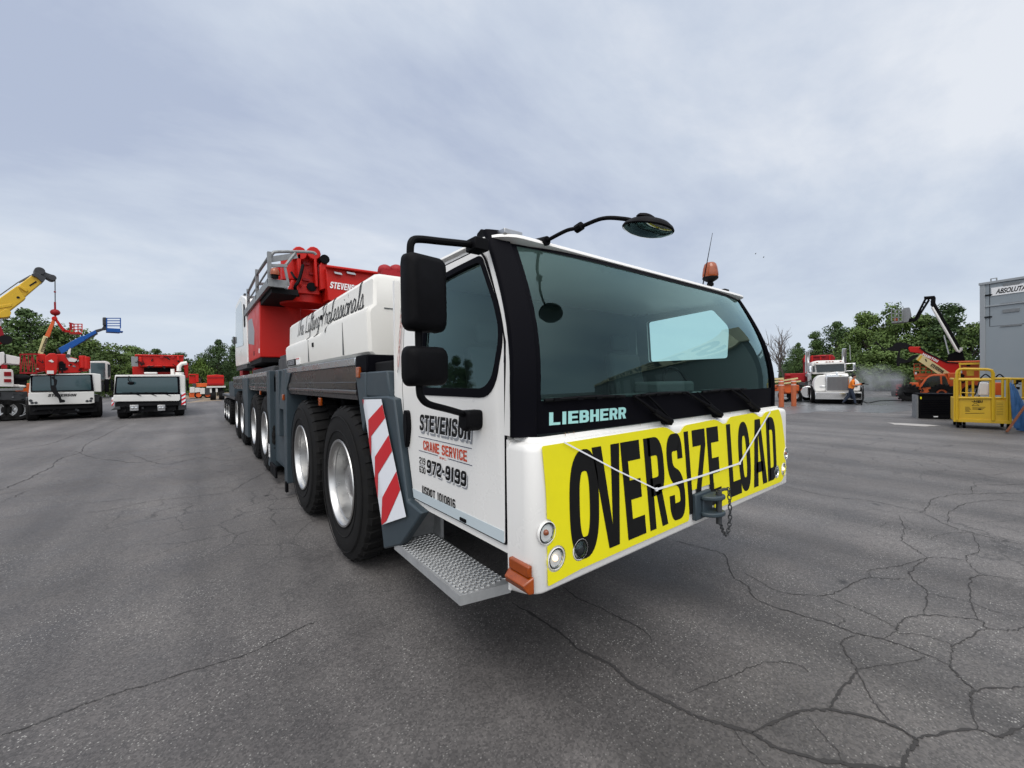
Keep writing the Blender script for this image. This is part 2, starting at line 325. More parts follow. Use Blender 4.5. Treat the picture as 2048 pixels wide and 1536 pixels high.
# block letters: stroke skeletons and polygons in a unit box
def glyph(c, wx, wy):
    a, b, x, y = wx / 2, wy / 2, 1 - wx / 2, 1 - wy / 2; h = .5; r = 1
    def poly(*p): return ('p', list(p))
    def st(p, closed=False, rad=.3): return ('r', p, closed, rad)
    k = wx * 1.08
    T = {'O': [st([(.5 + (.5 - a) * math.copysign(abs(math.cos(t)) ** .74, math.cos(t)), .5 + (.5 - b) * math.copysign(abs(math.sin(t)) ** .74, math.sin(t))) for t in [k * math.pi / 20 for k in range(40)]], True, .0)], '0': [st([(a, b), (x, b), (x, y), (a, y)], True, .3)],
     'V': [poly((0, 1), (wx, 1), (.5, .22), (1 - wx, 1), (1, 1), (.5 + k * .55, 0), (.5 - k * .55, 0))],
     'E': [poly((0, 0), (1, 0), (1, wy), (wx, wy), (wx, h - b), (.92, h - b), (.92, h + b), (wx, h + b), (wx, 1 - wy), (1, 1 - wy), (1, 1), (0, 1))],
     'L': [poly((0, 0), (1, 0), (1, wy), (wx, wy), (wx, 1), (0, 1))], 'I': [poly((.5 - a, 0), (.5 + a, 0), (.5 + a, 1), (.5 - a, 1))],
     'T': [poly((h - a, 0), (h + a, 0), (h + a, 1 - wy), (1, 1 - wy), (1, 1), (0, 1), (0, 1 - wy), (h - a, 1 - wy))],
     'Z': [poly((0, 0), (1, 0), (1, wy), (wx * 1.15, wy), (1, 1 - wy), (1, 1), (0, 1), (0, 1 - wy), (1 - wx * 1.15, 1 - wy), (0, wy))],
     'N': [poly((0, 0), (wx, 0), (wx, .62), (1 - wx, 0), (1, 0), (1, 1), (1 - wx, 1), (1 - wx, .38), (wx, 1), (0, 1))],
     'A': [poly((0, 0), (wx, 0), (.5, .80), (.5, 1), (.5 - k * .55, 1)), poly((1, 0), (.5 + k * .55, 1), (.5, 1), (.5, .80), (1 - wx, 0)), poly((.22, .2), (.78, .2), (.72, .2 + wy * .8), (.28, .2 + wy * .8))],
     'D': [poly((0, 0), (wx, 0), (wx, 1), (0, 1)), st([(wx * .6, b), (x, b), (x, y), (wx * .6, y)], False, .42)],
     'R': [poly((0, 0), (wx, 0), (wx, 1), (0, 1)), st([(wx * .6, y), (x, y), (x, .46), (wx * .6, .46)], False, .28), poly((1 - wx, 0), (1, 0), (.56 + wx * .55, .48), (.42, .48))],
     'S': [st([(x, .70), (x, y), (a, y), (a, .56), (x, .44), (x, b), (a, b), (a, .30)], False, .3)],
     'C': [st([(x, .66), (x, y), (a, y), (a, b), (x, b), (x, .34)], False, .3)], 'U': [st([(a, 1), (a, b), (x, b), (x, 1)], False, .3)],
     '9': [st([(x, .52), (a, .46), (a, y), (x, y), (x, b), (a, b), (a, .24)], False, .26)], '7': [poly((0, 1), (0, 1 - wy), (1 - wx, 1 - wy), (.2, 0), (.2 + wx, 0), (1, 1 - wy), (1, 1))],
     '2': [st([(a, .72), (a, y), (x, y), (x, .56), (a, .30), (a, b), (1, b)], False, .22)], '1': [poly((.5 - a, 0), (.5 + a, 0), (.5 + a, 1), (.5 - a, 1), (.1, .86), (.1, .74), (.5 - a, .80))],
     '3': [st([(a, .76), (a, y), (x, y), (x, .5), (.4, .5), (x, .5), (x, b), (a, b), (a, .24)], False, .2)], '6': [st([(x, .76), (x, y), (a, y), (a, b), (x, b), (x, .52), (a, .52)], False, .24)],
     '8': [st([(a, b), (x, b), (x, .5), (a, .5)], True, .2), st([(a + .04, .5), (x - .04, .5), (x - .04, y), (a + .04, y)], True, .2)],
     '-': [poly((.1, h - b), (.9, h - b), (.9, h + b), (.1, h + b))], '.': [poly((.3, 0), (.7, 0), (.7, wy), (.3, wy))],
     'H': [poly((0, 0), (wx, 0), (wx, 1), (0, 1)), poly((1 - wx, 0), (1, 0), (1, 1), (1 - wx, 1)), poly((wx, h - b), (1 - wx, h - b), (1 - wx, h + b), (wx, h + b))],
     'B': [poly((0, 0), (wx, 0), (wx, 1), (0, 1)), st([(wx * .6, y), (x - .03, y), (x - .03, .5), (wx * .6, .5)], False, .24), st([(wx * .6, .5), (x, .5), (x, b), (wx * .6, b)], False, .24)],
     'M': [poly((0, 0), (wx * .8, 0), (wx * .8, .6), (.5, .2), (1 - wx * .8, .6), (1 - wx * .8, 0), (1, 0), (1, 1), (1 - wx * .9, 1), (.5, .52), (wx * .9, 1), (0, 1))]}
    return T.get(c, [])
ADV = {'I': .5, '1': .62, '-': .62, '.': .45, ' ': .55, 'M': 1.25}
def put_glyph(mb, c, fn, mi, wx, wy):
    for g in glyph(c, wx, wy):
        if g[0] == 'p':
            mb.plate([g[1]], lambda a, b, w_: fn(a, b), 0, mi)
        else:
            k = wy / wx; pts = [(p[0] * k, p[1]) for p in g[1]]; cl = g[2]; rad = g[3] * min(k, 1.6) if k < 1 else g[3] * 1.2
            if cl: q = [V(p) for p in pts] if rad == 0 else rounded(pts, rad, 7)
            else:
                full = rounded(pts, [0] + [rad] * (len(pts) - 2) + [0], 7); q = [pts[0]] + full[8:-8] + [pts[-1]]
            L = len(q); A = []; B = []
            for i in range(L):
                u0 = V(q[(i - 1) % L] if (cl or i) else q[0]); u1 = V(q[(i + 1) % L] if (cl or i < L - 1) else q[-1]); d = u1 - u0
                d = d.normalized() if d.length > 1e-9 else V((0, 1)); n_ = V((-d.y, d.x)) * wy / 2; p = V(q[i]); A.append(p + n_); B.append(p - n_)
            cv = lambda p: fn(min(1, max(0, p.x / k)), min(1, max(0, p.y)))
            mb.add([cv(p) for p in A + B], [[i, (i + 1) % L, L + (i + 1) % L, L + i] for i in range(L if cl else L - 1)], mi)
def block_text(mb, s, fn, mi=0, wx=.3, wy=.17, gap=.13, shear=0):
    W = sum(ADV.get(c, 1) for c in s) + gap * (len(s) - 1); x = 0
    for c in s:
        a = ADV.get(c, 1)
        if c != ' ': put_glyph(mb, c, lambda p, q: fn((x + a * p) / W + shear * (q - .5), q), mi, min(.8, wx / a), wy)
        x += a + gap
def ribbon(mb, pts, wd, nrm, mi=0, t=0.0):
    pts = [V(p) for p in pts]; nrm = V(nrm).normalized(); L = len(pts); ws = wd if isinstance(wd, (list, tuple)) else [wd] * L
    a = []; b = []
    for i, p in enumerate(pts):
        d = (pts[min(i + 1, L - 1)] - pts[max(i - 1, 0)]).normalized(); sd = d.cross(nrm).normalized() * ws[i] / 2
        a.append(p + sd); b.append(p - sd)
    mb.add(a + b, [[i, i + 1, L + i + 1, L + i] for i in range(L - 1)], mi)
def spline(pts, n=6):
    pts = [V(p) for p in pts]; o = []
    for i in range(len(pts) - 1):
        p0 = pts[max(i - 1, 0)]; p1 = pts[i]; p2 = pts[i + 1]; p3 = pts[min(i + 2, len(pts) - 1)]
        for k in range(n):
            t = k / n
            o.append(.5 * ((2 * p1) + (p2 - p0) * t + (2 * p0 - 5 * p1 + 4 * p2 - p3) * t * t + (3 * p1 - p0 - 3 * p2 + p3) * t ** 3))
    o.append(pts[-1]); return o

# ------------------------------------------------------------------ ground
def asphalt():
    m = bpy.data.materials.new('asphalt'); m.use_nodes = True; t = m.node_tree; b = t.nodes['Principled BSDF']; n = t.nodes.new; l = t.links.new
    tcn = n('ShaderNodeTexCoord'); P = tcn.outputs['Object']
    def noi(s, d=4, r=.6):
        k = n('ShaderNodeTexNoise'); k.inputs['Scale'].default_value = s; k.inputs['Detail'].default_value = d; k.inputs['Roughness'].default_value = r; l(P, k.inputs['Vector']); return k
    def ramp(src, a, ca, z, cz):
        k = n('ShaderNodeValToRGB'); l(src, k.inputs[0]); k.color_ramp.elements[0].position = a; k.color_ramp.elements[0].color = ca; k.color_ramp.elements[1].position = z; k.color_ramp.elements[1].color = cz; return k
    def mix(f, a, c, bt='MIX'):
        k = n('ShaderNodeMixRGB'); k.blend_type = bt
        if isinstance(f, float): k.inputs[0].default_value = f
        else: l(f, k.inputs[0])
        for i, x in ((1, a), (2, c)):
            if isinstance(x, tuple): k.inputs[i].default_value = x
            else: l(x, k.inputs[i])
        return k.outputs[0]
    big = noi(.22, 5, .55); mid = noi(1.7, 6, .65)
    base = ramp(big.outputs[0], .34, (.078, .073, .072, 1), .68, (.132, .126, .124, 1)).outputs[0]
    # worn drive lanes: long streaks
    mp = n('ShaderNodeMapping'); mp.inputs['Rotation'].default_value = (0, 0, R(28)); mp.inputs['Scale'].default_value = (.9, .045, 1); l(P, mp.inputs[0])
    st = n('ShaderNodeTexNoise'); st.inputs['Scale'].default_value = 1.1; st.inputs['Detail'].default_value = 5; l(mp.outputs[0], st.inputs['Vector'])
    base = mix(ramp(st.outputs[0], .36, (.62, .62, .63, 1), .66, (1.22, 1.21, 1.20, 1)).outputs[0], base, base) if False else mix(.85, base, ramp(st.outputs[0], .36, (.66, .66, .67, 1), .66, (1.34, 1.33, 1.32, 1)).outputs[0], 'MULTIPLY')
    base = mix(.7, base, ramp(mid.outputs[0], .3, (.72, .72, .72, 1), .75, (1.25, 1.24, 1.22, 1)).outputs[0], 'MULTIPLY')
    # aggregate
    v = n('ShaderNodeTexVoronoi'); v.inputs['Scale'].default_value = 95; l(P, v.inputs['Vector'])
    sv = n('ShaderNodeSeparateColor'); l(v.outputs['Color'], sv.inputs[0])
    base = mix(.75, base, ramp(sv.outputs[0], 0, (.55, .55, .55, 1), 1, (1.4, 1.38, 1.36, 1)).outputs[0], 'MULTIPLY')
    sp = ramp(sv.outputs[1], .83, (0, 0, 0, 1), .90, (1, 1, 1, 1)); sd = ramp(v.outputs['Distance'], .30, (1, 1, 1, 1), .45, (0, 0, 0, 1))
    spm = mix(1.0, sp.outputs[0], sd.outputs[0], 'MULTIPLY')
    patch = noi(.9, 3); spm = mix(1.0, spm, ramp(patch.outputs[0], .38, (.12, .12, .12, 1), .62, (1, 1, 1, 1)).outputs[0], 'MULTIPLY')
    base = mix(spm, base, (.37, .36, .34, 1))
    # oil spots
    ov = n('ShaderNodeTexVoronoi'); ov.inputs['Scale'].default_value = .8; ov.inputs['Randomness'].default_value = 1
    wv = noi(5, 3); wa = mix(.12, P, wv.outputs['Color'], 'ADD'); l(wa, ov.inputs['Vector'])
    base = mix(ramp(ov.outputs['Distance'], .03, (1, 1, 1, 1), .055, (0, 0, 0, 1)).outputs[0], base, (.022, .021, .021, 1))
    # hairline crazing
    cv = n('ShaderNodeTexVoronoi'); cv.feature = 'DISTANCE_TO_EDGE'; cv.inputs['Scale'].default_value = 1.5
    w2 = noi(2.2, 5); wb = mix(.35, P, w2.outputs['Color'], 'ADD'); l(wb, cv.inputs['Vector'])
    cm = noi(.13, 2); cmask = ramp(cm.outputs[0], .43, (0, 0, 0, 1), .53, (1, 1, 1, 1))
    ck = mix(1.0, ramp(cv.outputs['Distance'], .006, (.7, .7, .7, 1), .015, (0, 0, 0, 1)).outputs[0], cmask.outputs[0], 'MULTIPLY')
    base = mix(ck, base, (.030, .028, .028, 1))
    l(base, b.inputs['Base Color'])
    rr = ramp(mid.outputs[0], .3, (.52, .52, .52, 1), .7, (.75, .75, .75, 1)); l(rr.outputs[0], b.inputs['Roughness']); b.inputs['Specular IOR Level'].default_value = .5
    bp = n('ShaderNodeBump'); bp.inputs['Strength'].default_value = .55; bp.inputs['Distance'].default_value = .006
    hb = mix(.5, sv.outputs[0], noi(45, 3).outputs[0]); l(hb, bp.inputs['Height']); l(bp.outputs[0], b.inputs['Normal'])
    return m
M['asphalt'] = asphalt()
mb = MB(); mb.add([(-500, -400, 0), (500, -400, 0), (500, 900, 0), (-500, 900, 0)], [[0, 1, 2, 3]])
tag(mb.build('ground', M['asphalt'], smooth=0), kind='structure')
M['crack'] = mat('crack_filler', (.036, .034, .034), .9)
M['gravel'] = mat('tan_gravel', (.26, .20, .14), .95, var=.5, vs=1.2, dirt=(.13, .10, .075), bump=.4, bs=30)
M['wet'] = mat('wet_asphalt', (.115, .12, .125), .32, var=.5, vs=.5, dirt=(.06, .06, .062))
M['chalk'] = mat('pale_dust_streak', (.42, .40, .38), .9)
def zr(pts, ox=1024): return [PZ(ox + x / 2, 800 + y / 2, .004) for x, y in pts]
rc = [
 (.055, [(0,810),(100,870),(210,945),(270,1000),(400,1060),(450,1110),(530,1160),(640,1215),(730,1260),(860,1300),(960,1330),(1050,1385),(1180,1425),(1330,1455),(1500,1472),(1700,1500)]),
 (.040, [(960,1330),(1080,1270),(1180,1240),(1290,1240),(1440,1270),(1540,1310),(1620,1360),(1590,1400),(1560,1470)]),
 (.030, [(1620,1355),(1720,1330),(1860,1315),(1950,1340),(2060,1290)]),
 (.026, [(1860,1315),(1840,1200),(1860,1160),(2060,1145)]),
 (.022, [(640,560),(760,590),(850,620),(880,700),(940,740),(970,790),(1060,830),(1180,865),(1290,900),(1370,930),(1480,955),(1560,980),(1640,1010),(1750,1060),(1790,1110),(1860,1160)]),
 (.017, [(930,690),(1000,730),(1040,755),(1120,775),(1250,780),(1310,760),(1390,720),(1440,710),(1510,715),(1590,715)]),
 (.015, [(1440,710),(1430,680),(1530,665),(1590,650),(1660,630),(1740,630),(1820,640)]),
 (.015, [(1250,780),(1320,810),(1400,840),(1500,890),(1540,920),(1480,955)]),
 (.018, [(1540,920),(1560,880),(1640,860),(1750,865),(1870,880),(1900,910),(2000,920),(2060,905)]),
 (.020, [(1660,630),(1600,680),(1590,695),(1620,730),(1660,770),(1650,860)]),
 (.010, [(1660,770),(1750,790),(1820,805),(1950,850),(2060,870)]),
 (.018, [(1900,700),(1840,710),(1830,760),(1840,820),(1870,880)]),
 (.014, [(1820,640),(1850,680),(1900,700),(2060,720)]),
 (.013, [(1540,930),(1640,940),(1750,975),(1760,1020),(1750,1060)]), (.018, [(1760,985),(1820,950),(1900,910)]),
 (.018, [(1380,1075),(1330,1000),(1320,960),(1370,940)]), (.012, [(1380,1075),(1480,1060),(1620,1040),(1650,1025)]),
 (.030, [(1380,1075),(1350,1120),(1300,1180),(1270,1240)]), (.011, [(1380,1075),(1430,1180),(1480,1250),(1560,1320),(1620,1360)]),
 (.012, [(700,1170),(830,1120),(900,1095),(960,1065),(1050,1045),(1150,1060),(1190,1090)]),
 (.020, [(1090,345),(1200,370),(1300,390),(1420,400),(1560,430),(1640,450),(1740,500),(1840,530),(1960,560),(2060,580)]),
 (.022, [(1640,450),(1660,430),(1680,400),(1750,380),(1840,375),(1950,372),(2060,370)]), (.022, [(1840,375),(1850,340),(1960,340),(2060,335)]),
 (.018, [(1740,500),(1760,440),(1830,410),(1950,400),(2060,410)]), (.018, [(1840,530),(1870,600),(1820,620),(1820,640)]),
 (.018, [(1550,460),(1570,520),(1560,560),(1620,600),(1660,630)]), (.012, [(1680,560),(1700,540),(1790,530),(1840,530)]),
 (.012, [(1475,510),(1500,490),(1560,495),(1600,520)]), (.014, [(1830,280),(1900,300),(1980,290),(2060,285)]),
 (.02, [(1090,165),(1250,175),(1400,185),(1600,215)]), (.022, [(200,745),(260,790),(350,830),(430,870),(520,915),(560,960)]),
 (.01, [(1290,850),(1330,880),(1290,900)]), (.01, [(1180,1265),(1230,1320),(1300,1400),(1330,1455)]), (.012, [(880,1310),(930,1380),(1020,1470)]),
]
lc = [
 (.018, [(0,1340),(100,1310),(230,1260),(340,1215),(400,1195),(500,1160),(620,1130),(740,1090),(880,1050),(1000,1010),(1100,960),(1200,910),(1270,885)]),
 (.05, [(0,360),(80,330),(130,305),(200,270),(240,235),(320,210),(340,180),(400,150),(480,110),(520,95)]),
 (.05, [(0,205),(100,190),(200,175),(300,140),(430,100)]), (.04, [(300,205),(370,230),(450,240),(560,250),(700,225),(860,205),(960,180)]),
 (.022, [(330,450),(430,440),(600,405),(780,385),(920,365),(990,325),(1060,290)]), (.02, [(340,412),(430,405),(560,388)]),
 (.022, [(0,410),(60,385),(120,360)]), (.03, [(520,215),(600,245),(680,255),(760,235)]), (.03, [(720,250),(800,230),(900,240),(1000,235)]),
]
mb = MB(); rg = random.Random(3)
for ox, L in ((1024, rc), (0, lc)):
    for wd, pts in L:
        p = spline(zr(pts, ox), 8); q = []; n = len(p)
        for i, a in enumerate(p):
            d = (a - CAM).length; j = .006 * min(4, d / 3)
            q.append(a + V((rg.uniform(-j, j), rg.uniform(-j, j), 0)) * (1 if 0 < i < n - 1 else 0))
        ribbon(mb, q, [wd * rg.uniform(.16, .52) * (.35 + .65 * min(1, i / 4, (n - 1 - i) / 4)) for i in range(n)], (0, 0, 1))
tag(mb.build('asphalt_cracks', M['crack'], smooth=0), kind='structure')
def patch(name, pts, m, z=.004, seed=1):
    rg = random.Random(seed); p = [PZ(u, v, z) for u, v in pts]; q = []
    for i in range(len(p)):
        a = p[i]; b = p[(i + 1) % len(p)]
        for k in range(6):
            c = a.lerp(b, k / 6); L = (b - a).length * .04; q.append((c.x + rg.uniform(-L, L), c.y + rg.uniform(-L, L)))
    mb = MB(); mb.plate([q], lambda a, b, w: (a, b, z), 0); return tag(mb.build(name, m, smooth=0), kind='structure')
patch('gravel_area', [(372, 806), (420, 802), (470, 800), (470, 784), (380, 784)], M['gravel'])
patch('wet_ground', [(1560, 830), (1640, 822), (1760, 826), (1850, 818), (1900, 806), (1860, 798), (1740, 794), (1600, 800)], M['wet'])
patch('dust_streak', [(1772, 845), (1840, 848), (1880, 851), (1850, 853), (1790, 849)], M['chalk'], .008, 4)

# ------------------------------------------------------------------ the big crane
XN, XC = 1.155, 2.675
XFAR = 2 * XC - XN
crane = empty('mobile_crane', (XC, 8.0, 0), 'huge white and red mobile crane in the foreground with a yellow sign on its cab', 'mobile crane', world=True)
def lean(z): return .065 * max(0, (z - 1.68) / .78)
PROF = [(1.40, 0), (1.72, .0), (1.93, .035), (2.12, .10), (2.33, .20), (2.52, .305)]
def prof(z):
    z = min(max(z, 1.40), 2.52)
    for (a, p), (b, q) in zip(PROF, PROF[1:]):
        if z <= b:
            i = PROF.index((a, p)); m0 = (q - PROF[max(i - 1, 0)][1]) / (b - PROF[max(i - 1, 0)][0]); nx = PROF[min(i + 2, len(PROF) - 1)]; m1 = (nx[1] - p) / (nx[0] - a)
            t = (z - a) / (b - a); h = b - a
            return (2*t**3 - 3*t*t + 1) * p + (t**3 - 2*t*t + t) * h * m0 + (-2*t**3 + 3*t*t) * q + (t**3 - t*t) * h * m1
def GY(X, z): return 1.372 + prof(z) + .075 * abs((X - XC) / 1.46) ** 5
# --- side walls, back wall
side = [(1.525, .90), (2.53, .90), (2.74, 1.55), (2.86, 1.62), (2.88, 2.40), (2.80, 2.47), (1.80, 2.47), (1.74, 2.40), (1.60, 2.10), (1.53, 1.90)]
winf = rounded([(2.44, 1.635), (1.60, 1.635), (1.545, 1.93), (1.60, 2.08), (1.775, 2.375), (2.13, 2.365), (2.44, 2.33)], [.05, .13, .12, .1, .04, .3, .06], 6)
def inset(lp, d):
    cx = sum(p[0] for p in lp) / len(lp); cy = sum(p[1] for p in lp) / len(lp)
    hx = max(abs(p[0] - cx) for p in lp); hy = max(abs(p[1] - cy) for p in lp)
    return [(cx + (p[0] - cx) * (1 - d / hx), cy + (p[1] - cy) * (1 - d / hy)) for p in lp]
winfar = rounded([(2.70, 1.90), (1.83, 1.90), (1.80, 2.20), (1.96, 2.40), (2.70, 2.36)], [.03, .03, .05, .04, .03], 4)
def near(o): return lambda y, z, w_: (XN + .008 + lean(z) + o + w_, y, z)
def far(o): return lambda y, z, w_: (XFAR - .008 - lean(z) - o - w_, y, z)
mb = MB()
mb.plate([side, winf], near(0), .035, 0, 1, 0)
mb.plate([side, winfar], far(0), .035, 0, 1, 0)
mb.plate([[(1.30, .90), (4.05, .90), (4.05, 2.44), (1.30, 2.44)]], lambda a, b, w_: (a, 2.84 - w_, b), .03, 1, 1, 1)
mb.box(1.20, 4.15, 1.40, 2.84, .90, .93, 1)
mb.box(1.17, XFAR - .015, 2.845, 2.875, .90, 2.45, 0)
apil = [(1.455 + prof(z), z) for z in [1.46 + i * .1 for i in range(11)]] + [(1.81, 2.465), (1.75, 2.40), (1.605, 2.10), (1.527, 1.90), (1.527, 1.46)]
mb.plate([apil], near(-.010), .06, 0, 1, 0); mb.plate([apil], far(-.010), .06, 0, 1, 0)
cab = mb.build('cab', [M['white'], M['inner']], crane, smooth=30)
door_o = rounded([(1.528, .945), (2.53, .945), (2.68, 1.52), (2.735, 2.30), (2.68, 2.405), (1.83, 2.415), (1.76, 2.37), (1.60, 2.09), (1.532, 1.90)], [.01, .03, .25, .1, .05, .03, .05, .15, .15], 5)
mb = MB(); mb.plate([door_o, winf], near(-.012), .010, 0); door = mb.build('door', M['white'], crane, bevel=.002)
mb = MB(); mb.tube([near(-.006)(a, b, 0) for a, b in door_o], .007, 6, closed=True); mb.build('door_seal', M['trim'], door)
mb = MB(); mb.plate([[(1.535, 1.005), (1.535, .948), (2.526, .948), (2.545, 1.005)]], near(-.0145), .002, 0); mb.build('sill_strip', M['sill'], door)
mb = MB(); mb.plate([inset(winf, -.004), inset(winf, .042)], near(-.017), .03, 0); mb.build('window_frame', M['trim'], door, bevel=.003)
mb = MB(); mb.plate([inset(winf, .040)], near(.004), 0, 0); mb.build('window_pane', M['sideglass'], door, smooth=0)
mb = MB(); mb.plate([inset(winfar, -.03), inset(winfar, .004)], far(-.012), .03, 0); mb.build('window_frame', M['trim'], cab)
mb = MB(); mb.plate([inset(winfar, .002)], far(.004), 0, 0); mb.build('window_pane', M['sideglass'], cab, smooth=0)
hd = rounded([(2.565, 1.525), (2.625, 1.525), (2.635, 1.40), (2.60, 1.265), (2.575, 1.30), (2.545, 1.42)], .05, 5)
mb = MB(); mb.plate([hd], near(-.035), .03, 0); mb.plate([inset(hd, .014)], near(-.040), .01, 0); mb.build('handle', M['black'], door, bevel=.006)
mb = MB(); mb.box(1.142, 1.150, 1.87, 1.93, .955, .972); mb.build('latch', M['black'], door)
# --- lettering on the door
def dtext(mb, s, y0, y1, z0, z1, mi=0, off=0.0, **k):
    put_text(mb, s, lambda a, b: (XN - .0062 - off + lean(z0), y0 + (y1 - y0) * a, z0 + (z1 - z0) * b), mi, **k)
mb = MB()
def grad(mb, s, y0, y1, z0, z1, **k):
    for i in range(3): dtext(mb, s, y0 - .006 - .003 * i, y1 - .006 - .003 * i, z0 - .010 - .009 * i, z1 - .012 - .009 * i, 1, .0, **k) if i == 2 else None
    dtext(mb, s, y0 - .004, y1 - .004, z0 - .012, z1 - .012, 1, .0006, **k)
    dtext(mb, s, y0, y1, z0, z1, 0, .0016, **k)
def bt(mb, s, y0, y1, z0, z1, mi, off, **k): block_text(mb, s, lambda a, b: (XN - .0062 - off + lean(z0), y0 + (y1 - y0) * a, z0 + (z1 - z0) * b), mi, **k)
for mi_, oy, oz, of in ((1, -.014, -.020, 0), (1, -.008, -.012, .0005), (4, -.004, -.005, .001), (0, 0, 0, .0016)): bt(mb, 'STEVENSON', 2.415 + oy, 1.81 + oy, 1.405 + oz, 1.508 + oz, mi_, of, wx=.36, wy=.2, gap=.10, shear=.018)
bt(mb, 'CRANE SERVICE', 2.375, 1.855, 1.285, 1.345, 2, 0, wx=.32, wy=.19, gap=.15)
dtext(mb, 'INC.', 2.16, 2.08, 1.259, 1.272, 2, bold=.02)
for z, a, b in ((1.360, 2.44, 1.805), (1.271, 2.44, 2.18), (1.271, 2.06, 1.805)): mb.add([(XN - .0062, a, z), (XN - .0062, b, z), (XN - .0062, b, z + .004), (XN - .0062, a, z + .004)], [[0, 1, 2, 3]], 3)
bt(mb, '219', 2.435, 2.350, 1.190, 1.232, 0, 0, wx=.27, wy=.17, gap=.2); bt(mb, '630', 2.435, 2.350, 1.133, 1.175, 0, 0, wx=.27, wy=.17, gap=.2)
mb.add([(XN - .0062, 2.43, 1.181), (XN - .0062, 2.355, 1.181), (XN - .0062, 2.355, 1.184), (XN - .0062, 2.43, 1.184)], [[0, 1, 2, 3]], 3)
for mi_, oy, oz, of in ((1, -.010, -.014, 0), (4, -.004, -.005, .001), (0, 0, 0, .0016)): bt(mb, '972-9199', 2.325 + oy, 1.86 + oy, 1.148 + oz, 1.232 + oz, mi_, of, wx=.36, wy=.2, gap=.12, shear=.015)
bt(mb, 'USDOT 1010816', 2.40, 1.985, 1.000, 1.054, 0, 0, wx=.34, wy=.19, gap=.16)
mb.build('lettering', [M['ink'], M['shadowink'], M['redink'], M['navyink'], M['whiteink']], door, smooth=0)
# --- pinstripe ornament on the cab's rear corner
mb = MB(); X = XN - .002
for k, (c, a0, a1) in enumerate(((2.79, 1.78, 2.30), (2.79, 1.82, 2.24))):
    for sgn in (-1, 1):
        p = [(X + lean(a0 + (a1 - a0) * t), c + sgn * .018 * math.sin(t * math.pi * (3 - k)) * (1 - .3 * k), a0 + (a1 - a0) * t) for t in [i / 28 for i in range(29)]]
        ribbon(mb, p, .005, (-1, 0, 0), k)
mb.build('pinstripe', [M['ink'], M['redink']], cab, smooth=0)
# --- front panel, ledge
def fpath(i, r=.065):
    x0 = XN + i; x1 = XFAR - i; y0 = 1.335 + i; p = [(x0, 1.515)]
    for (cx, cy, a0) in ((x0 + r, y0 + r, 180), (x1 - r, y0 + r, 270)):
        for k in range(9):
            t = R(a0 + 90 * k / 8); p.append((cx + r * math.cos(t), cy + r * math.sin(t)))
    p.append((x1, 1.515)); return p
mb = MB(); lv = [(.715, .05), (.720, .028), (.732, .010), (.748, .003), (.77, 0), (1.395, 0), (1.415, .004), (1.428, .014), (1.433, .030), (1.436, .044), (1.455, .050)]
vs_ = []; 
for z, i in lv: vs_ += [(x, y, z + (.042 * min(1, max(0, (1.515 - y) / .15)) * max(0, 1 - (z - .715) / .07))) for x, y in fpath(i)]
n = len(fpath(0)); mb.add(vs_, [[j * n + k, j * n + k + 1, (j + 1) * n + k + 1, (j + 1) * n + k] for j in range(len(lv) - 1) for k in range(n - 1)])
mb.box(XN + .002, XN + .05, 1.50, 1.516, .735, 1.44); mb.box(XFAR - .05, XFAR - .002, 1.50, 1.516, .735, 1.44)
front = mb.build('front_panel', M['white'], crane, smooth=50)
mb = MB(); mb.add([(XN + .03, 1.52, .86), (XN + .03, 1.48, .90), (XN + .03, 1.47, .93), (XN + .03, 1.54, .95), (XN + .05, 1.52, .86), (XN + .05, 1.48, .90), (XN + .05, 1.47, .93), (XN + .05, 1.54, .95)], [[0, 1, 2, 3], [4, 5, 6, 7], [0, 1, 5, 4], [1, 2, 6, 5]]); mb.build('rubber_flap', M['black'], front)
mb = MB()
rg = random.Random(5)
for k in range(14):
    mb = MB(); x = rg.uniform(1.4, 3.6); mb.add([(x, 1.3775, 1.462), (x + .006, 1.3775, 1.462), (x + .004, 1.3775, 1.462 - rg.uniform(.006, .022))], [[0, 1, 2]]); mb.build('rust_streak', M['rust'], front, smooth=0)
pass
# --- windscreen, black band
def GX(s, z): return XC + (2 * s - 1) * (1.445 - lean(z))
mb = MB(); mb.grid(lambda s, t: (GX(s, 1.47 + .985 * t), GY(GX(s, 1.47 + .985 * t), 1.47 + .985 * t), 1.47 + .985 * t), 30, 16)
wsn = mb.build('windscreen', M['glass'], crane, smooth=60)
mb = MB()
def gp(x, z, o): return (x, GY(x, z) - o, z)
hole = rrect(1.285, 4.065, 1.618, 2.405, .05, 4); outer = [(1.225, 1.462), (4.125, 1.462), (4.125, 1.70), (4.10, 2.0), (4.06, 2.452), (1.29, 2.452), (1.25, 2.0), (1.225, 1.70)]
# black enamel border: bottom band, top band and side bands follow the curved glass
def band(x0, x1, z0, z1, nu=24, nv=3): mb.grid(lambda s, t: gp(x0 + (x1 - x0) * s, z0 + (z1 - z0) * t, .004), nu, nv)
band(1.232, 4.118, 1.462, 1.618, 30, 4); 
mb.grid(lambda s, t: gp(GX(s, 2.418 + .036 * t), 2.418 + .036 * t, .004), 30, 1)
for sg in (0, 1):
    mb.grid(lambda s, t: (lambda z: (lambda x: gp(x, z, .004))(GX(sg + (.022 * s if sg == 0 else -.022 * s), z)))(1.618 + .80 * t), 2, 14)
mb.build('black_border', M['trim'], wsn, smooth=60)
mb = MB(); block_text(mb, 'LIEBHERR', lambda a, b: gp(1.335 + .535 * a, 1.500 + .062 * b, .007), 0, wx=.36, wy=.2, gap=.12); mb.build('lettering', M['tealink'], wsn, smooth=0)
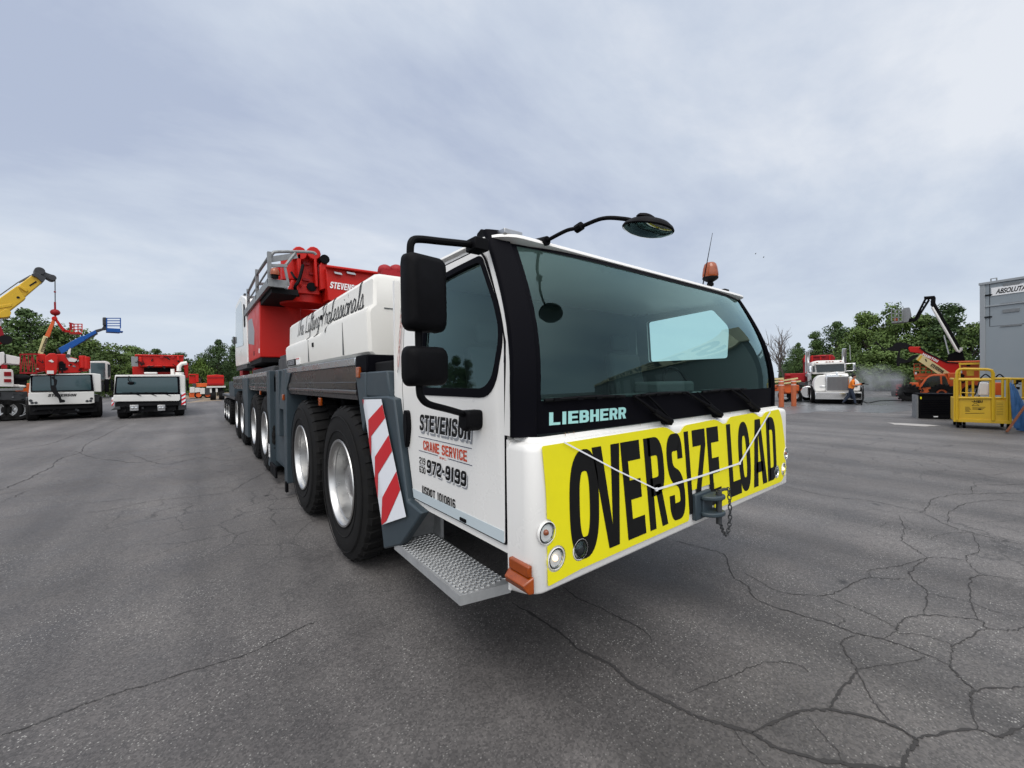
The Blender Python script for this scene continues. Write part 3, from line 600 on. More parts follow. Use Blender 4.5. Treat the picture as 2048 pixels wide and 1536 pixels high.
# --- black corner pillars
def pillar(sgn):
    mb = MB(); rows = []
    for i in range(19):
        z = 1.455 + 1.05 * i / 18; ln = lean(z); P_ = prof(z)
        def X_(a): return XC + sgn * (XC - 0 - a - ln)
        sec = [(1.258, 1.415), (1.250, 1.408), (1.165, 1.440), (1.150, 1.449), (1.147, 1.458), (1.147, 1.476), (1.160, 1.484), (1.20, 1.475), (1.262, 1.45)]
        rows.append([(X_(a), b + P_, z) for a, b in sec])
    n = len(rows[0]); mb.add([p for r_ in rows for p in r_], [[j * n + k, j * n + (k + 1) % n, (j + 1) * n + (k + 1) % n, (j + 1) * n + k] for j in range(18) for k in range(n)] + [list(range(n)), [18 * n + k for k in range(n)]])
    return mb.build('corner_pillar', M['trim'], crane, smooth=40)
pillar(-1); pillar(1)
# --- roof
mb = MB(); lv = [(2.432, .03), (2.452, .002), (2.466, .006), (2.480, .028), (2.488, .07), (2.494, .14)]; rings = []
for z, i in lv: rings.append([(x, y, z) for x, y in rrect(1.205 + i, 2 * XC - 1.205 - i, 1.625 + i, 2.90 - i, .16, 6)])
n = len(rings[0]); mb.add([p for r_ in rings for p in r_], [[j * n + k, j * n + (k + 1) % n, (j + 1) * n + (k + 1) % n, (j + 1) * n + k] for j in range(len(lv) - 1) for k in range(n)] + [[(len(lv) - 1) * n + k for k in range(n)], list(range(n))])
roof = mb.build('roof', M['white'], crane, smooth=50)
mb = MB(); mb.box(1.27, 1.39, 1.655, 1.735, 2.470, 2.497); mb.build('roof_clip', M['steel'], roof, bevel=.003)
mb = MB(); mb.box(3.72, 3.80, 1.66, 1.74, 2.47, 2.50); mb.build('roof_clip', M['black'], roof, bevel=.003)
p = PX(972, 454, 1.30); mb = MB(); mb.prism([(p.y - .06, 2.50), (p.y + .06, 2.50), (p.y + .05, 2.54), (p.y + .01, 2.555), (p.y - .05, 2.53)], 0, 1.27, 1.33); mb.build('roof_vent', M['black'], roof, bevel=.006)
# interior
mb = MB(); mb.prism([(1.47, .95), (1.47, 1.50), (1.50, 1.565), (1.60, 1.60), (1.78, 1.60), (1.90, 1.50), (1.85, .95)], 0, 1.25, 4.10); mb.build('dashboard', M['inner2'], cab, bevel=.02)
mb = MB(); mb.box(2.6, 3.1, 1.62, 1.84, 1.60, 1.69); mb.build('instrument_pod', M['inner'], cab, bevel=.02)
for x in (1.6, 2.2, 3.4): mb = MB(); mb.box(x, x + .4, 1.55, 1.75, 1.601, 1.612); mb.build('air_vent', M['inner'], cab)
for x in (1.85, 3.5):
    mb = MB(); mb.box(x - .25, x + .25, 2.05, 2.50, 1.22, 1.36); mb.prism([(2.42, 1.36), (2.54, 1.34), (2.66, 1.95), (2.56, 1.98)], 0, x - .24, x + .24); mb.prism([(2.585, 2.0), (2.655, 2.0), (2.68, 2.16), (2.60, 2.17)], 0, x - .13, x + .13); mb.build('seat', M['inner'], cab, bevel=.03)
mb = MB(); mb.tube([(3.5 + .21 * math.cos(t), 1.98 + .08 * math.sin(t), 1.62 + .19 * math.sin(t)) for t in [i * math.pi / 12 for i in range(24)]], .014, 6, closed=True); mb.cyl((3.5, 1.98, 1.62), (3.5, 1.86, 1.48), .03); mb.bar((3.3, 1.98, 1.62), (3.7, 1.98, 1.62), .03, .02); mb.build('steering_wheel', M['black'], cab)
# --- wipers
for k, (px, tx, bx0, bx1) in enumerate(((2.25, 1.90, 1.30, 1.84), (2.89, 2.46, 1.93, 2.50), (3.52, 3.08, 2.68, 3.36))):
    mb = MB(); mb.tube([(px, 1.325, 1.452), (px - .01, 1.325, 1.47)], [.02, .018], 8); mb.bar((px, 1.325, 1.455), (px - .16, 1.335, 1.53), .034, .024); mb.taper((px - .15, 1.335, 1.525), (tx, GY(tx, 1.62) - .03, 1.625), .022, .016, .012, .010); mb.bar((px + .015, 1.338, 1.475), (tx + .15, GY(tx, 1.62) - .022, 1.62), .010)
    mb.cyl((px, 1.32, 1.452), (px, 1.39, 1.452), .018)
    wp = mb.build('wiper', M['black'], wsn, bevel=.003)
    mb = MB(); mb.tube([(bx0 + (bx1 - bx0) * t, GY(bx0 + (bx1 - bx0) * t, 1.622) - .02, 1.620 + .008 * math.sin(3 * t)) for t in [i / 8 for i in range(9)]], .009, 5)
    for t in (.12, .38, .62, .88): x = bx0 + (bx1 - bx0) * t; mb.box(x - .02, x + .02, GY(x, 1.62) - .030, GY(x, 1.62) - .016, 1.616, 1.630)
    mb.build('blade', M['black'], wp)
# --- side mirrors
arm = MB(); arm.tube(spline([(1.16, 1.70, 2.385), (1.10, 1.69, 2.385), (.92, 1.67, 2.36), (.80, 1.665, 2.345), (.765, 1.66, 2.325), (.757, 1.66, 2.28), (.757, 1.66, 2.20)], 5), .0165, 10)
arm.tube(spline([(.79, 1.66, 2.0), (.79, 1.66, 1.93), (.79, 1.66, 1.84)], 3), .0165, 10)
arm.tube(spline([(.79, 1.66, 1.76), (.79, 1.66, 1.68), (.80, 1.66, 1.645), (.84, 1.67, 1.615), (.95, 1.70, 1.585), (1.06, 1.74, 1.555), (1.10, 1.75, 1.545)], 5), .0165, 10)
arm.box(1.085, 1.165, 1.645, 1.735, 2.355, 2.415)
ar = arm.build('mirror_arm', M['black'], crane, bevel=.01)
mb = MB(); mb.prism(rounded([(1.70, 1.57), (1.79, 1.57), (1.80, 1.49), (1.745, 1.46), (1.70, 1.48)], .02, 3), 0, 1.06, 1.16); mb.build('mirror_bracket', M['black'], ar, bevel=.014)
def shell(cx, cz, hw, hh, y, dp, name, m=6, yaw=0):
    mb = MB(); rot = Matrix.Rotation(yaw, 4, 'Z'); lv = [(dp * .5, .03), (dp * .45, .012), (dp * .2, .0), (-dp * .2, .002), (-dp * .40, .012), (-dp * .5, .032)]; rs = []
    for yy, i in lv: rs.append([tuple(V((cx, y, cz)) + rot @ V((a, yy, b))) for a, b in rrect(-hw + i, hw - i, -hh + i, hh - i, .035, 5)])
    n = len(rs[0]); mb.add([p for r_ in rs for p in r_], [[j * n + k, j * n + (k + 1) % n, (j + 1) * n + (k + 1) % n, (j + 1) * n + k] for j in range(len(lv) - 1) for k in range(n)] + [list(range(n)), [(len(lv) - 1) * n + k for k in range(n)]])
    o = mb.build(name, M['black'], ar, smooth=50)
    mb = MB(); g = [tuple(V((cx, y, cz)) + rot @ V((a, dp * .5 + .004, b))) for a, b in rrect(-hw + .03, hw - .03, -hh + .03, hh - .03, .02, 4)]; mb.add(g, [list(range(len(g)))]); mb.build('mirror_glass', M['mirrorglass'], o, smooth=0)
shell(.818, 2.105, .103, .168, 1.655, .10, 'mirror_housing', yaw=R(8)); shell(.818, 1.785, .106, .088, 1.655, .10, 'mirror_housing', yaw=R(8))
# --- front view mirror on a long arm
mb = MB(); a1 = PX(1095, 480, 1.53); mb.tube(spline([(1.53, 1.63, 2.47), (1.555, 1.50, 2.495), PX(1158, 455, 1.585), PX(1205, 437, 1.62), PX(1250, 438, 1.66), PX(1275, 445, 1.69)], 6), .0105, 8)
q = PX(1158, 455, 1.585); mb.tube([q - V((0, .02, -.004)), q + V((0, .02, -.004))], .022, 8); mb.cyl((1.53, 1.70, 2.48), (1.53, 1.615, 2.47), .025); fa = mb.build('front_mirror_arm', M['black'], crane)
c = PX(1296, 456, 1.72); mb = MB(); Rm = Matrix.Translation(c) @ Matrix.Rotation(R(7), 4, _rt) @ Matrix.Rotation(R(11), 4, _fw) @ Matrix.Diagonal((.97, .97, .66, 1)); mb.T = Rm
mb.lathe([(.001, .062), (.05, .058), (.095, .038), (.118, .012), (.125, -.006), (.122, -.014), (.112, -.016)], (0, 0, 0), (0, 0, 1), 28); mb.ell((-.02, 0, .05), (.075, .04, .035), 12, 6); fmh = mb.build('front_mirror_housing', M['black'], fa, smooth=50)
mb = MB(); mb.T = Rm; mb.lathe([(.118, -.016), (.105, -.030), (.08, -.043), (.05, -.051), (.02, -.055), (.001, -.056)], (0, 0, 0), (0, 0, 1), 28); mb.build('mirror_glass', M['mirrorglass'], fmh, smooth=60)
# --- beacon, aerial
b0 = V((3.70, 1.78, 2.50)); mb = MB(); mb.cyl(b0, b0 + V((0, 0, .05)), .012); mb.lathe([(.02, .04), (.03, .055), (.022, .075), (.055, .095), (.066, .105), (.066, .12)], b0, (0, 0, 1), 16); mb.cyl(b0 + V((-.05, 0, .055)), b0 + V((.05, 0, .055)), .007)
bc = mb.build('beacon_base', M['black'], crane)
mb = MB(); mb.lathe([(.064, .12), (.068, .135), (.066, .16), (.060, .20), (.050, .235), (.035, .25), (.001, .255)], b0, (0, 0, 1), 20); mb.build('beacon_lens', M['amber'], bc, smooth=60)
mb = MB(); mb.tube([(3.55, 1.78, 2.50), PX(1425, 466, 3.66)], [.006, .002], 6); mb.cyl((3.55, 1.78, 2.49), (3.55, 1.78, 2.52), .014); mb.build('antenna', M['black'], crane)
# --- lamps on the front panel
def lamp(x, z, r, kind):
    y = 1.335
    mb = MB(); mb.lathe([(r * 1.14, -.002), (r * 1.13, .008), (r * 1.06, .010), (r * 1.03, .004), (r * 1.02, -.03)], (x, y, z), (0, -1, 0), 28); rim = mb.build('headlight', M['white'], front, smooth=50)
    mb = MB(); mb.lathe([(r * 1.03, -.004), (r * 1.02, .004), (r * .93, .006), (r * .92, -.03)], (x, y, z), (0, -1, 0), 28); mb.build('lamp_housing', M['headdark'], rim, smooth=40)
    mb = MB(); mb.lathe([(r * .92, .004), (r * .88, .008), (r * .84, .002), (r * .80, -.012), (r * .62, -.024), (r * .58, -.016), (r * .38, -.034), (r * .18, -.036), (.001, -.036)], (x, y, z), (0, -1, 0), 14); mb.build('reflector', M['facet' if kind < 2 else 'chrome'], rim, smooth=0)
    mb = MB(); mb.lathe([(r * .90, .006), (r * .7, .016), (r * .4, .022), (.001, .025)], (x, y, z), (0, -1, 0), 24); mb.build('lamp_glass', M['headglass'], rim, smooth=60)
    mb = MB()
    if kind < 2: mb.ell((x - r * .1, y - .002, z + r * .05), (r * .30, .016, r * .30), 12, 8)
    else: mb.ell((x, y + .006, z), (r * .66, .02, r * .66), 18, 10)
    mb.build('bulb', M[('amber', 'warmlamp', 'headdark')[kind]], rim, smooth=60)
M['headglass'] = glass_mat('clear_lamp_glass', (.93, .94, .95), 1.5, 1.2)
for x, z, k in ((1.235, 1.035, 0), (1.29, .905, 1), (1.45, .905, 2)):
    lamp(x, z, .046, k); lamp(2 * XC - x, z, .046, k)
# --- side marker
mb = MB(); mb.box(1.135, 1.160, 1.345, 1.485, .855, .905); mb.hexa([(1.128, 1.33, .79), (1.128, 1.50, .79), (1.158, 1.50, .785), (1.158, 1.33, .785)], [(1.105, 1.35, .83), (1.105, 1.48, .83), (1.158, 1.50, .86), (1.158, 1.33, .86)]); mb.build('side_marker', M['amber'], front, bevel=.006)
# --- towing jaw with pin and chain
mb = MB(); mb.box(2.50, 2.70, 1.305, 1.334, .805, .975)
for z in (.945, .84): mb.prism(rounded([(2.54, 1.31), (2.73, 1.31), (2.72, 1.235), (2.69, 1.205), (2.63, 1.205), (2.575, 1.235)], .04, 4), 2, z - .014, z + .014)
mb.box(2.57, 2.69, 1.29, 1.31, .835, .95)
hk = mb.build('towing_jaw', M['slate'], front, bevel=.008)
mb = MB(); mb.cyl((2.655, 1.235, .775), (2.655, 1.235, .985), .018, 14); mb.tube([(2.655, 1.235, .985), (2.72, 1.235, .985), (2.79, 1.245, .972)], .010, 8); mb.build('pin', M['chassis'], hk)
mb = MB(); ch = spline([(2.80, 1.24, .98), (2.805, 1.235, .90), (2.80, 1.23, .80), (2.775, 1.225, .735), (2.735, 1.22, .695), (2.70, 1.22, .70), (2.67, 1.222, .74), (2.655, 1.225, .775)], 3)
for i in range(len(ch) - 1):
    a, b = ch[i], ch[i + 1]; d = (b - a).normalized(); sd = d.cross(V((0, 1, 0))).normalized() if i % 2 else V((0, 1, 0)); L = (b - a).length * .62; c = (a + b) / 2
    mb.tube([c + d * L * math.cos(t) + sd * .011 * math.sin(t) for t in [k * math.pi / 4 for k in range(8)]], .0042, 5, closed=True)
mb.build('chain', M['chassis'], hk)
# --- oversize banner (separate thing hanging on the front) and its strap
ban = empty('banner', (XC, 1.326, .80), 'bright yellow oversize load sign with tall black letters across the crane front', 'sign', world=True)
YB = 1.327
o_ = [(1.235, .795), (1.45, .81), (2.455, .815), (2.455, 1.0), (2.79, 1.0), (2.79, .815), (4.03, .805), (4.105, .93), (4.10, 1.10), (4.02, 1.36), (3.955, 1.435), (3.665, 1.428), (3.615, 1.395), (3.555, 1.395), (3.44, 1.437), (3.03, 1.43), (2.985, 1.39), (2.925, 1.39), (2.815, 1.43), (2.41, 1.42), (2.36, 1.38), (2.31, 1.378), (2.20, 1.43), (1.21, 1.425), (1.235, 1.20)]
o_ = rounded(o_, [.01, .01, .02, .01, .01, .02, .05, .05, .05, .05, .02, .03, .02, .02, .05, .03, .02, .02, .05, .03, .02, .02, .05, .01, .1], 3)
def circ(x, z, r, n=20): return [(x + r * math.cos(2 * math.pi * k / n), z + r * math.sin(2 * math.pi * k / n)) for k in range(n)]
hl = [circ(1.29, .905, .060), circ(1.45, .905, .056), circ(2 * XC - 1.29, .905, .06), circ(2 * XC - 1.45, .905, .056)]
# trim bites at the outer lamps
def bite(lp, cx, cz, r):
    return [p if math.hypot(p[0] - cx, p[1] - cz) > r else (cx + (p[0] - cx) / max(1e-6, math.hypot(p[0] - cx, p[1] - cz)) * r, cz + (p[1] - cz) / max(1e-6, math.hypot(p[0] - cx, p[1] - cz)) * r) for p in lp]
def dens(lp, d=.015):
    o = []
    for i in range(len(lp)):
        a = V(lp[i]); b = V(lp[(i + 1) % len(lp)]); k = max(1, int((b - a).length / d))
        o += [tuple(a.lerp(b, j / k)) for j in range(k)]
    return o
o_ = bite(bite(dens(o_), 1.225, 1.035, .062), 2 * XC - 1.225, 1.035, .062)
def bw(x, z): return YB
mb = MB(); mb.plate([o_] + hl, lambda a, b, w_: (a, bw(a, b) + w_, b), .003, 0); bp_ = mb.build('sheet', M['yellow'], ban, smooth=25)
mb = MB()
for ch_, x0, x1 in (('O', 1.372, 1.582), ('V', 1.535, 1.752), ('E', 1.760, 1.925), ('R', 1.965, 2.150), ('S', 2.185, 2.360), ('I', 2.388, 2.452), ('Z', 2.490, 2.655), ('E', 2.680, 2.840), ('L', 2.965, 3.155), ('O', 3.135, 3.335), ('A', 3.37, 3.63), ('D', 3.665, 3.855)):
    put_glyph(mb, ch_, lambda a, b: (x0 + (x1 - x0) * a + (.01 if x0 < 1.4 else .05 if x0 > 3.6 else .064) * (1 - b), YB - .0015, .852 + .53 * b), 0, .80 if ch_ == 'I' else .33, .20)
mb.build('lettering', M['ink'], ban, smooth=0)
mb = MB(); ys = YB - .006
sp_ = [(1.335, 1.432), (1.72, 1.245), (2.08, 1.082), (2.6, 1.078), (3.16, 1.082), (3.45, 1.255), (3.745, 1.43)]
fl = [(x, ys - .004, z) for x, z in sp_]; ribbon(mb, fl[:3], .0075, (0, -1, 0)); ribbon(mb, fl[2:5], .013, (0, -1, 0)); ribbon(mb, fl[4:], .018, (0, -1, 0)); n_ = len(mb.v)
mb.box(2.07, 2.09, ys - .008, ys, 1.073, 1.091); mb.box(3.15, 3.17, ys - .008, ys, 1.073, 1.091)
tag(mb.build('strap', M['strap'], None, smooth=0), 'white webbing strap stretched in a wide V over the yellow oversize sign', 'strap')

# --- wheels
def tyre_mb(r, rr, wd, x0, lugs=34):
    """tyre with outer face at x0, width wd going +x, centred at the origin"""
    mb = MB()
    prof = [(rr, .03), (rr + .02, .006), (rr + .06, -.004), (rr + .14, -.012), (r - .14, -.010), (r - .075, .006), (r - .035, .022), (r - .018, .05), (r - .018, wd - .05), (r - .035, wd - .022), (r - .14, wd + .01), (rr + .05, wd), (rr, wd - .03)]
    mb.lathe([(a, x0 + b) for a, b in prof], (0, 0, 0), (1, 0, 0), 56)
    for k in (rr + .10, r - .10): mb.lathe([(k - .006, x0 - .009), (k, x0 - .016), (k + .006, x0 - .009)], (0, 0, 0), (1, 0, 0), 56)
    for k in range(lugs):
        for side in (0, 1):
            t = 2 * math.pi * (k + .5 * side) / lugs; mb.T = Matrix.Rotation(t, 4, 'X'); a = .055 * r
            if side == 0:
                mb.hexa([(x0 + .012, -a, r - .085), (x0 + .02, a * .7, r - .085), (x0 + .06, a * .7, r - .02), (x0 + .06, -a, r - .02)], [(x0 + .022, -a * .9, r - .03), (x0 + .024, a * .6, r - .03), (x0 + .06, a * .6, r), (x0 + .06, -a * .9, r)])
                mb.hexa([(x0 + .05, -a, r - .025), (x0 + .05, a * .6, r - .025), (x0 + wd * .52, a * 1.3, r - .025), (x0 + wd * .52, -a * .4, r - .025)], [(x0 + .05, -a * .95, r), (x0 + .05, a * .55, r), (x0 + wd * .52, a * 1.2, r), (x0 + wd * .52, -a * .35, r)])
            else:
                mb.hexa([(x0 + wd - .02, -a, r - .06), (x0 + wd - .02, a, r - .06), (x0 + wd * .56, a, r - .025), (x0 + wd * .56, -a, r - .025)], [(x0 + wd - .04, -a, r), (x0 + wd - .04, a, r), (x0 + wd * .56, a, r), (x0 + wd * .56, -a, r)])
    mb.T = None; return mb
def rim_mb(rr, x0, depth=.16, holes=10):
    mb = MB()
    mb.lathe([(rr + .004, x0 + .012), (rr + .016, x0 - .002), (rr + .012, x0 - .012), (rr - .006, x0 - .010), (rr - .016, x0 + .006), (rr - .022, x0 + .05), (rr - .034, x0 + .056), (rr - .044, x0 + depth), (rr - .075, x0 + depth + .015), (rr * .58, x0 + depth + .01), (rr * .50, x0 + depth - .02), (rr * .40, x0 + depth - .02), (rr * .38, x0 + depth - .07), (rr * .30, x0 + depth - .085), (.001, x0 + depth - .085)], (0, 0, 0), (1, 0, 0), 56)
    for k in range(holes):
        t = 2 * math.pi * k / holes
        c = V((x0 + depth + .004, rr * .70 * math.cos(t), rr * .70 * math.sin(t))); mb.cyl(c, c + V((-.006, 0, 0)), rr * .07, 10, mi=1)
        t += .2; c = V((x0 + depth - .02, rr * .45 * math.cos(t), rr * .45 * math.sin(t))); mb.cyl(c, c + V((-.028, 0, 0)), rr * .035, 6)
    return mb
def wheel(parent, r, rr, wd, depth=.16, lugs=34):
    o = tyre_mb(r, rr, wd, 0, lugs).build('wheel', M['rubber'], parent, smooth=32)
    rim_mb(rr, 0, depth).build('rim', [M['alu'], M['dark']], o, smooth=40)
    return o
w0 = wheel(crane, .745, .405, .42)
base_off = -OFF[crane.name]
YW = (4.13, 5.90, 9.27, 11.0, 13.64, 15.38)
def place_wheel(o, x, y, r, steer=0, flip=False):
    o.location = base_off + V((x, y, r)); o.rotation_euler = (random.uniform(0, 6.28), 0, steer + (math.pi if flip else 0)); o.rotation_mode = 'XYZ'
first = True
for y in YW:
    for fl in (False, True):
        o = w0 if first else copy_tree(w0, crane); first = False
        o.rotation_mode = 'XYZ'
        place_wheel(o, XFAR + .02 if fl else 1.125, y, .745, 0, fl)
# --- chassis
mb = MB(); mb.box(1.75, 3.6, 2.9, 17.0, .55, 1.55); mb.box(1.20, 4.15, 3.0, 17.0, 1.55, 1.88)
for y in YW: mb.cyl((1.5, y, .745), (3.85, y, .745), .11, 10); mb.box(2.3, 3.0, y - .25, y + .25, .5, .95)
mb.box(1.6, 3.7, 2.55, 2.9, .60, 1.5); mb.box(1.62, 3.75, 1.75, 2.56, .83, .905)
for y in (4.13, 5.90, 9.27, 11.0): mb.bar((1.62, y - .3, 1.5), (1.58, y + .25, .8), .10); mb.bar((1.6, y, 1.55), (1.6, y - .1, .8), .14)
mb.build('chassis', M['dark'], crane, bevel=.015)
# --- deck rails, black skirts and grey posts along the near side (and their twins on the far side)
def mir(b, mb, f):
    f(lambda x: x); f(lambda x: 2 * XC - x)
def twin(name, m, fn, bevel=.006):
    """every piece that fn adds becomes a part of its own"""
    last = None
    for g in (lambda x: 2 * XC - x, lambda x: x):
        i = 0
        while True:
            mb = Pick(i); fn(mb, g)
            if not mb.v: break
            last = mb.build(name, m, crane, bevel=bevel); i += 1
    return last
class Pick(MB):
    def __init__(s, k): super().__init__(); s.k = k; s.c = -1
    def add(s, *a, **k):
        s.c += 1
        if s.c == s.k: super().add(*a, **k)
def bx(mb, g, x0, x1, *a): mb.box(min(g(x0), g(x1)), max(g(x0), g(x1)), *a)
def f_(mb, g):
    bx(mb, g, 1.135, 1.20, 3.67, 7.02, 1.865, 1.935); bx(mb, g, 1.145, 1.20, 8.80, 12.25, 1.86, 1.945); bx(mb, g, 1.145, 1.20, 13.45, 16.95, 1.86, 1.945); bx(mb, g, 1.15, 1.2, 12.25, 13.45, 1.86, 1.94)
twin('deck_rail', M['rail'], f_)
def f_(mb, g):
    for y0, y1 in ((3.68, 6.95), (8.95, 12.2), (13.5, 16.9)):
        pts = [(1.150, 1.862), (1.150, 1.72), (1.143, 1.715), (1.143, 1.655), (1.152, 1.65), (1.146, 1.64), (1.146, 1.61), (1.156, 1.60), (1.160, 1.56), (1.22, 1.56), (1.22, 1.862)]
        mb.prism([(g(x), z) for x, z in pts], 1, y0, y1)
twin('side_skirt', M['skirt'], f_, 0)
def f_(mb, g):
    for y0, y1, z0, zt in ((6.92, 7.16, .20, 1.93), (7.55, 7.84, .85, 1.93), (8.56, 8.86, .18, 1.95), (12.25, 13.45, .35, 1.855)):
        mb.prism([(g(1.12 + .0), z0), (g(1.12), zt), (g(1.42), zt), (g(1.42), z0)], 1, y0, y1)
    mb.hexa([(g(1.125), 7.16, 1.30), (g(1.125), 7.56, 1.30), (g(1.40), 7.56, 1.30), (g(1.40), 7.16, 1.30)], [(g(1.16), 7.16, 1.92), (g(1.16), 7.56, 1.92), (g(1.40), 7.56, 1.92), (g(1.40), 7.16, 1.92)])
    bx(mb, g, 1.20, 1.5, 7.0, 8.7, .30, 1.85)
    mb.hexa([(g(1.13), 6.6, 1.86), (g(1.13), 6.95, 1.60), (g(1.2), 6.95, 1.60), (g(1.2), 6.6, 1.86)], [(g(1.13), 6.95, 1.861), (g(1.13), 6.96, 1.861), (g(1.2), 6.96, 1.861), (g(1.2), 6.95, 1.861)])
posts = twin('outrigger_post', M['slate'], f_, .012)
mb = MB(); mb.box(1.112, 1.124, 8.62, 8.66, .36, .60); mb.box(1.112, 1.124, 8.72, 8.76, .36, .60); mb.build('sticker', M['whiteink'], posts)
mb = MB(); mb.box(1.10, 1.14, 6.95, 7.03, .06, .22); mb.box(1.10, 1.135, 7.9, 8.5, .1, .3); mb.build('outrigger_foot', M['black'], crane, bevel=.01)
# small amber reflectors along the side
for p in ((1.125, 3.52, 1.80), (1.16, 5.0, 1.50), (1.11, 7.05, 1.50), (1.16, 10.1, 1.52)):
    mb = MB(); mb.box(p[0] - .018, p[0] + .01, p[1] - .04, p[1] + .04, p[2] - .045, p[2] + .045); mb.build('side_reflector', M['amber'], crane, bevel=.006)
# --- deck top equipment, front equipment behind the cab
mb = MB(); mb.box(1.22, 4.13, 7.0, 17.0, 1.88, 1.955); mb.box(1.3, 1.9, 7.1, 8.7, 1.95, 2.16); mb.box(1.25, 1.55, 8.9, 12.2, 1.95, 2.05); mb.box(1.4, 3.9, 7.1, 9.2, 1.95, 2.25)
mb.build('deck', M['chassis'], crane, bevel=.01)
mb = MB(); mb.box(1.128, 1.50, 3.34, 3.62, 1.80, 1.945); mb.build('corner_box', M['trim'], crane, bevel=.012)
# grey mudguard before the first wheel and the face under the hood
mb = MB(); mb.prism([(3.36, 1.80), (2.92, 1.80), (2.86, 1.60), (3.36, 1.60)], 0, 1.13, 1.9); mb.prism([(3.46, 1.80), (3.36, 1.80), (3.36, 1.40), (3.44, 1.30), (3.62, 1.80)], 0, 1.12, 1.6)
mb.prism([(3.40, 1.595), (2.87, 1.615), (2.74, 1.60), (2.545, .93), (2.33, .90), (2.66, .60), (2.98, .47), (3.02, .62), (3.24, 1.25)], 0, 1.108, 1.17)
mg = mb.build('mudguard', M['slate'], crane, bevel=.012)
# red and white warning board, folded
TL, TR, BR, BL = V((1.100, 3.37, 1.575)), V((1.092, 2.93, 1.592)), V((1.090, 2.52, .835)), V((1.098, 2.975, .655))
FT, FB = TL.lerp(TR, .22) + V((-.012, 0, 0)), BL.lerp(BR, .30) + V((-.012, 0, 0))
def sp3(a, b):
    f0 = FT.lerp(FB, b)
    return (TL.lerp(BL, b).lerp(f0, a / .25) if a < .25 else f0.lerp(TR.lerp(BR, b), (a - .25) / .75))
mb = MB()
mb.mi = 0; mb.grid(lambda s, t: sp3(s, t), 12, 8); 
def quad(a0, a1, l0, l1, r0, r1):
    ps = [(a0, l0), (a1, r0), (a1, r1), (a0, l1)]
    mb.add([sp3(a, min(1, max(0, b))) + V((-.002, 0, 0)) for a, b in ps], [[0, 1, 2, 3]], 1)
for fr, rt_, lf in (((.18, .32), (.05, .175), (.35, .48)), ((.49, .63), (.33, .47), (.66, .80)), ((.81, .985), (.64, .79), (.97, 1.0))):
    quad(.25, 1, fr[0], fr[1], rt_[0], rt_[1]); quad(0, .25, lf[0], lf[1], fr[0], fr[1])
mb.add([sp3(0, 0) + V((-.002, 0, 0)), sp3(.16, 0) + V((-.002, 0, 0)), sp3(0, .05) + V((-.002, 0, 0))], [[0, 1, 2]], 1)
mb.build('warning_board', [M['stripewhite'], M['stripered']], mg, smooth=20)
# --- step
mb = MB(); zs = .58
st = [(1.118, 2.80), (1.100, 1.865), (1.39, 1.80), (1.42, 2.80)]
mb.hexa([(x, y, zs - .055) for x, y in st], [(x, y, zs) for x, y in st])
mb.prism([(2.805, .58), (2.805, .62), (2.79, .90), (2.80, .90)], 0, 1.12, 1.44)
mb.add([(1.12, 2.79, .60), (1.12, 2.81, .60), (1.40, 2.72, .90), (1.40, 2.74, .90), (1.43, 2.78, .56), (1.43, 2.80, .56)], [[0, 2, 4], [1, 5, 3], [0, 1, 3, 2]])
mb.prism([(2.80, .56), (2.66, .56), (2.66, .92), (2.80, .92)], 0, 1.415, 1.44)
for y, z in ((2.785, .64), (2.765, .66)): mb.cyl((1.20, y - .02, z), (1.20, y, z), .008, 8)
stp = mb.build('step', M['plate'], crane, bevel=.006)
mb = MB()
for i in range(15):
    for j in range(46):
        x = 1.128 + i * .0185; y = 1.862 + j * .0196 + (i % 2) * .0098
        if y > 2.76: continue
        a = .0075 if (i + j) % 2 else -.0075; bb = .0048
        mb.hexa([(x - .0080, y - a * .8 - bb * .5, zs + .001), (x + .0080, y + a * .8 - bb * .5, zs + .001), (x + .0080, y + a * .8 + bb * .5, zs + .001), (x - .0080, y - a * .8 + bb * .5, zs + .001)], [(x - .0055, y - a * .5 - .0015, zs + .0045), (x + .0055, y + a * .5 - .0015, zs + .0045), (x + .0055, y + a * .5 + .0015, zs + .0045), (x - .0055, y - a * .5 + .0015, zs + .0045)])
mb.build('step_tread', M['tread'], stp, smooth=0)
# --- engine hood
HX = 1.15
def hprof(o, top): return [(HX + .03, 1.945), (HX + .0, 1.97), (HX - .012, 2.25 + o), (HX - .004, 2.285 + o), (HX + .042, 2.325 + o), (HX + .05, top - .05), (HX + .075, top - .012), (HX + .12, top), (XC, top + .01)]
mb = MB(); ys_ = [(3.36, .03), (3.375, .008), (3.40, 0), (4.55, 0), (4.75, -.035), (4.92, -.07), (6.95, -.07), (6.99, -.07), (7.01, -.07)]
rows = []
for k, (y, o) in enumerate(ys_):
    sh = {0: .035, 1: .008, len(ys_) - 1: .03, len(ys_) - 2: .006}.get(k, 0)
    pr = hprof(o - (.03 if k == 0 else 0) + .035, 2.63 - (.035 if k in (0, len(ys_) - 1) else .008 if k in (1, len(ys_) - 2) else 0) - .008 * (y - 3.4))
    L = [(x + sh * (1 if i < 8 else 0), y, z) for i, (x, z) in enumerate(pr)]
    rows.append(L + [(2 * XC - p[0], p[1], p[2]) for p in L[-2::-1]])
n = len(rows[0]); mb.add([p for r_ in rows for p in r_], [[j * n + k, j * n + k + 1, (j + 1) * n + k + 1, (j + 1) * n + k] for j in range(len(rows) - 1) for k in range(n - 1)] + [list(range(n)), [(len(rows) - 1) * n + k for k in range(n)]])
hood = mb.build('engine_hood', M['cream'], crane, smooth=28)
mb = MB()
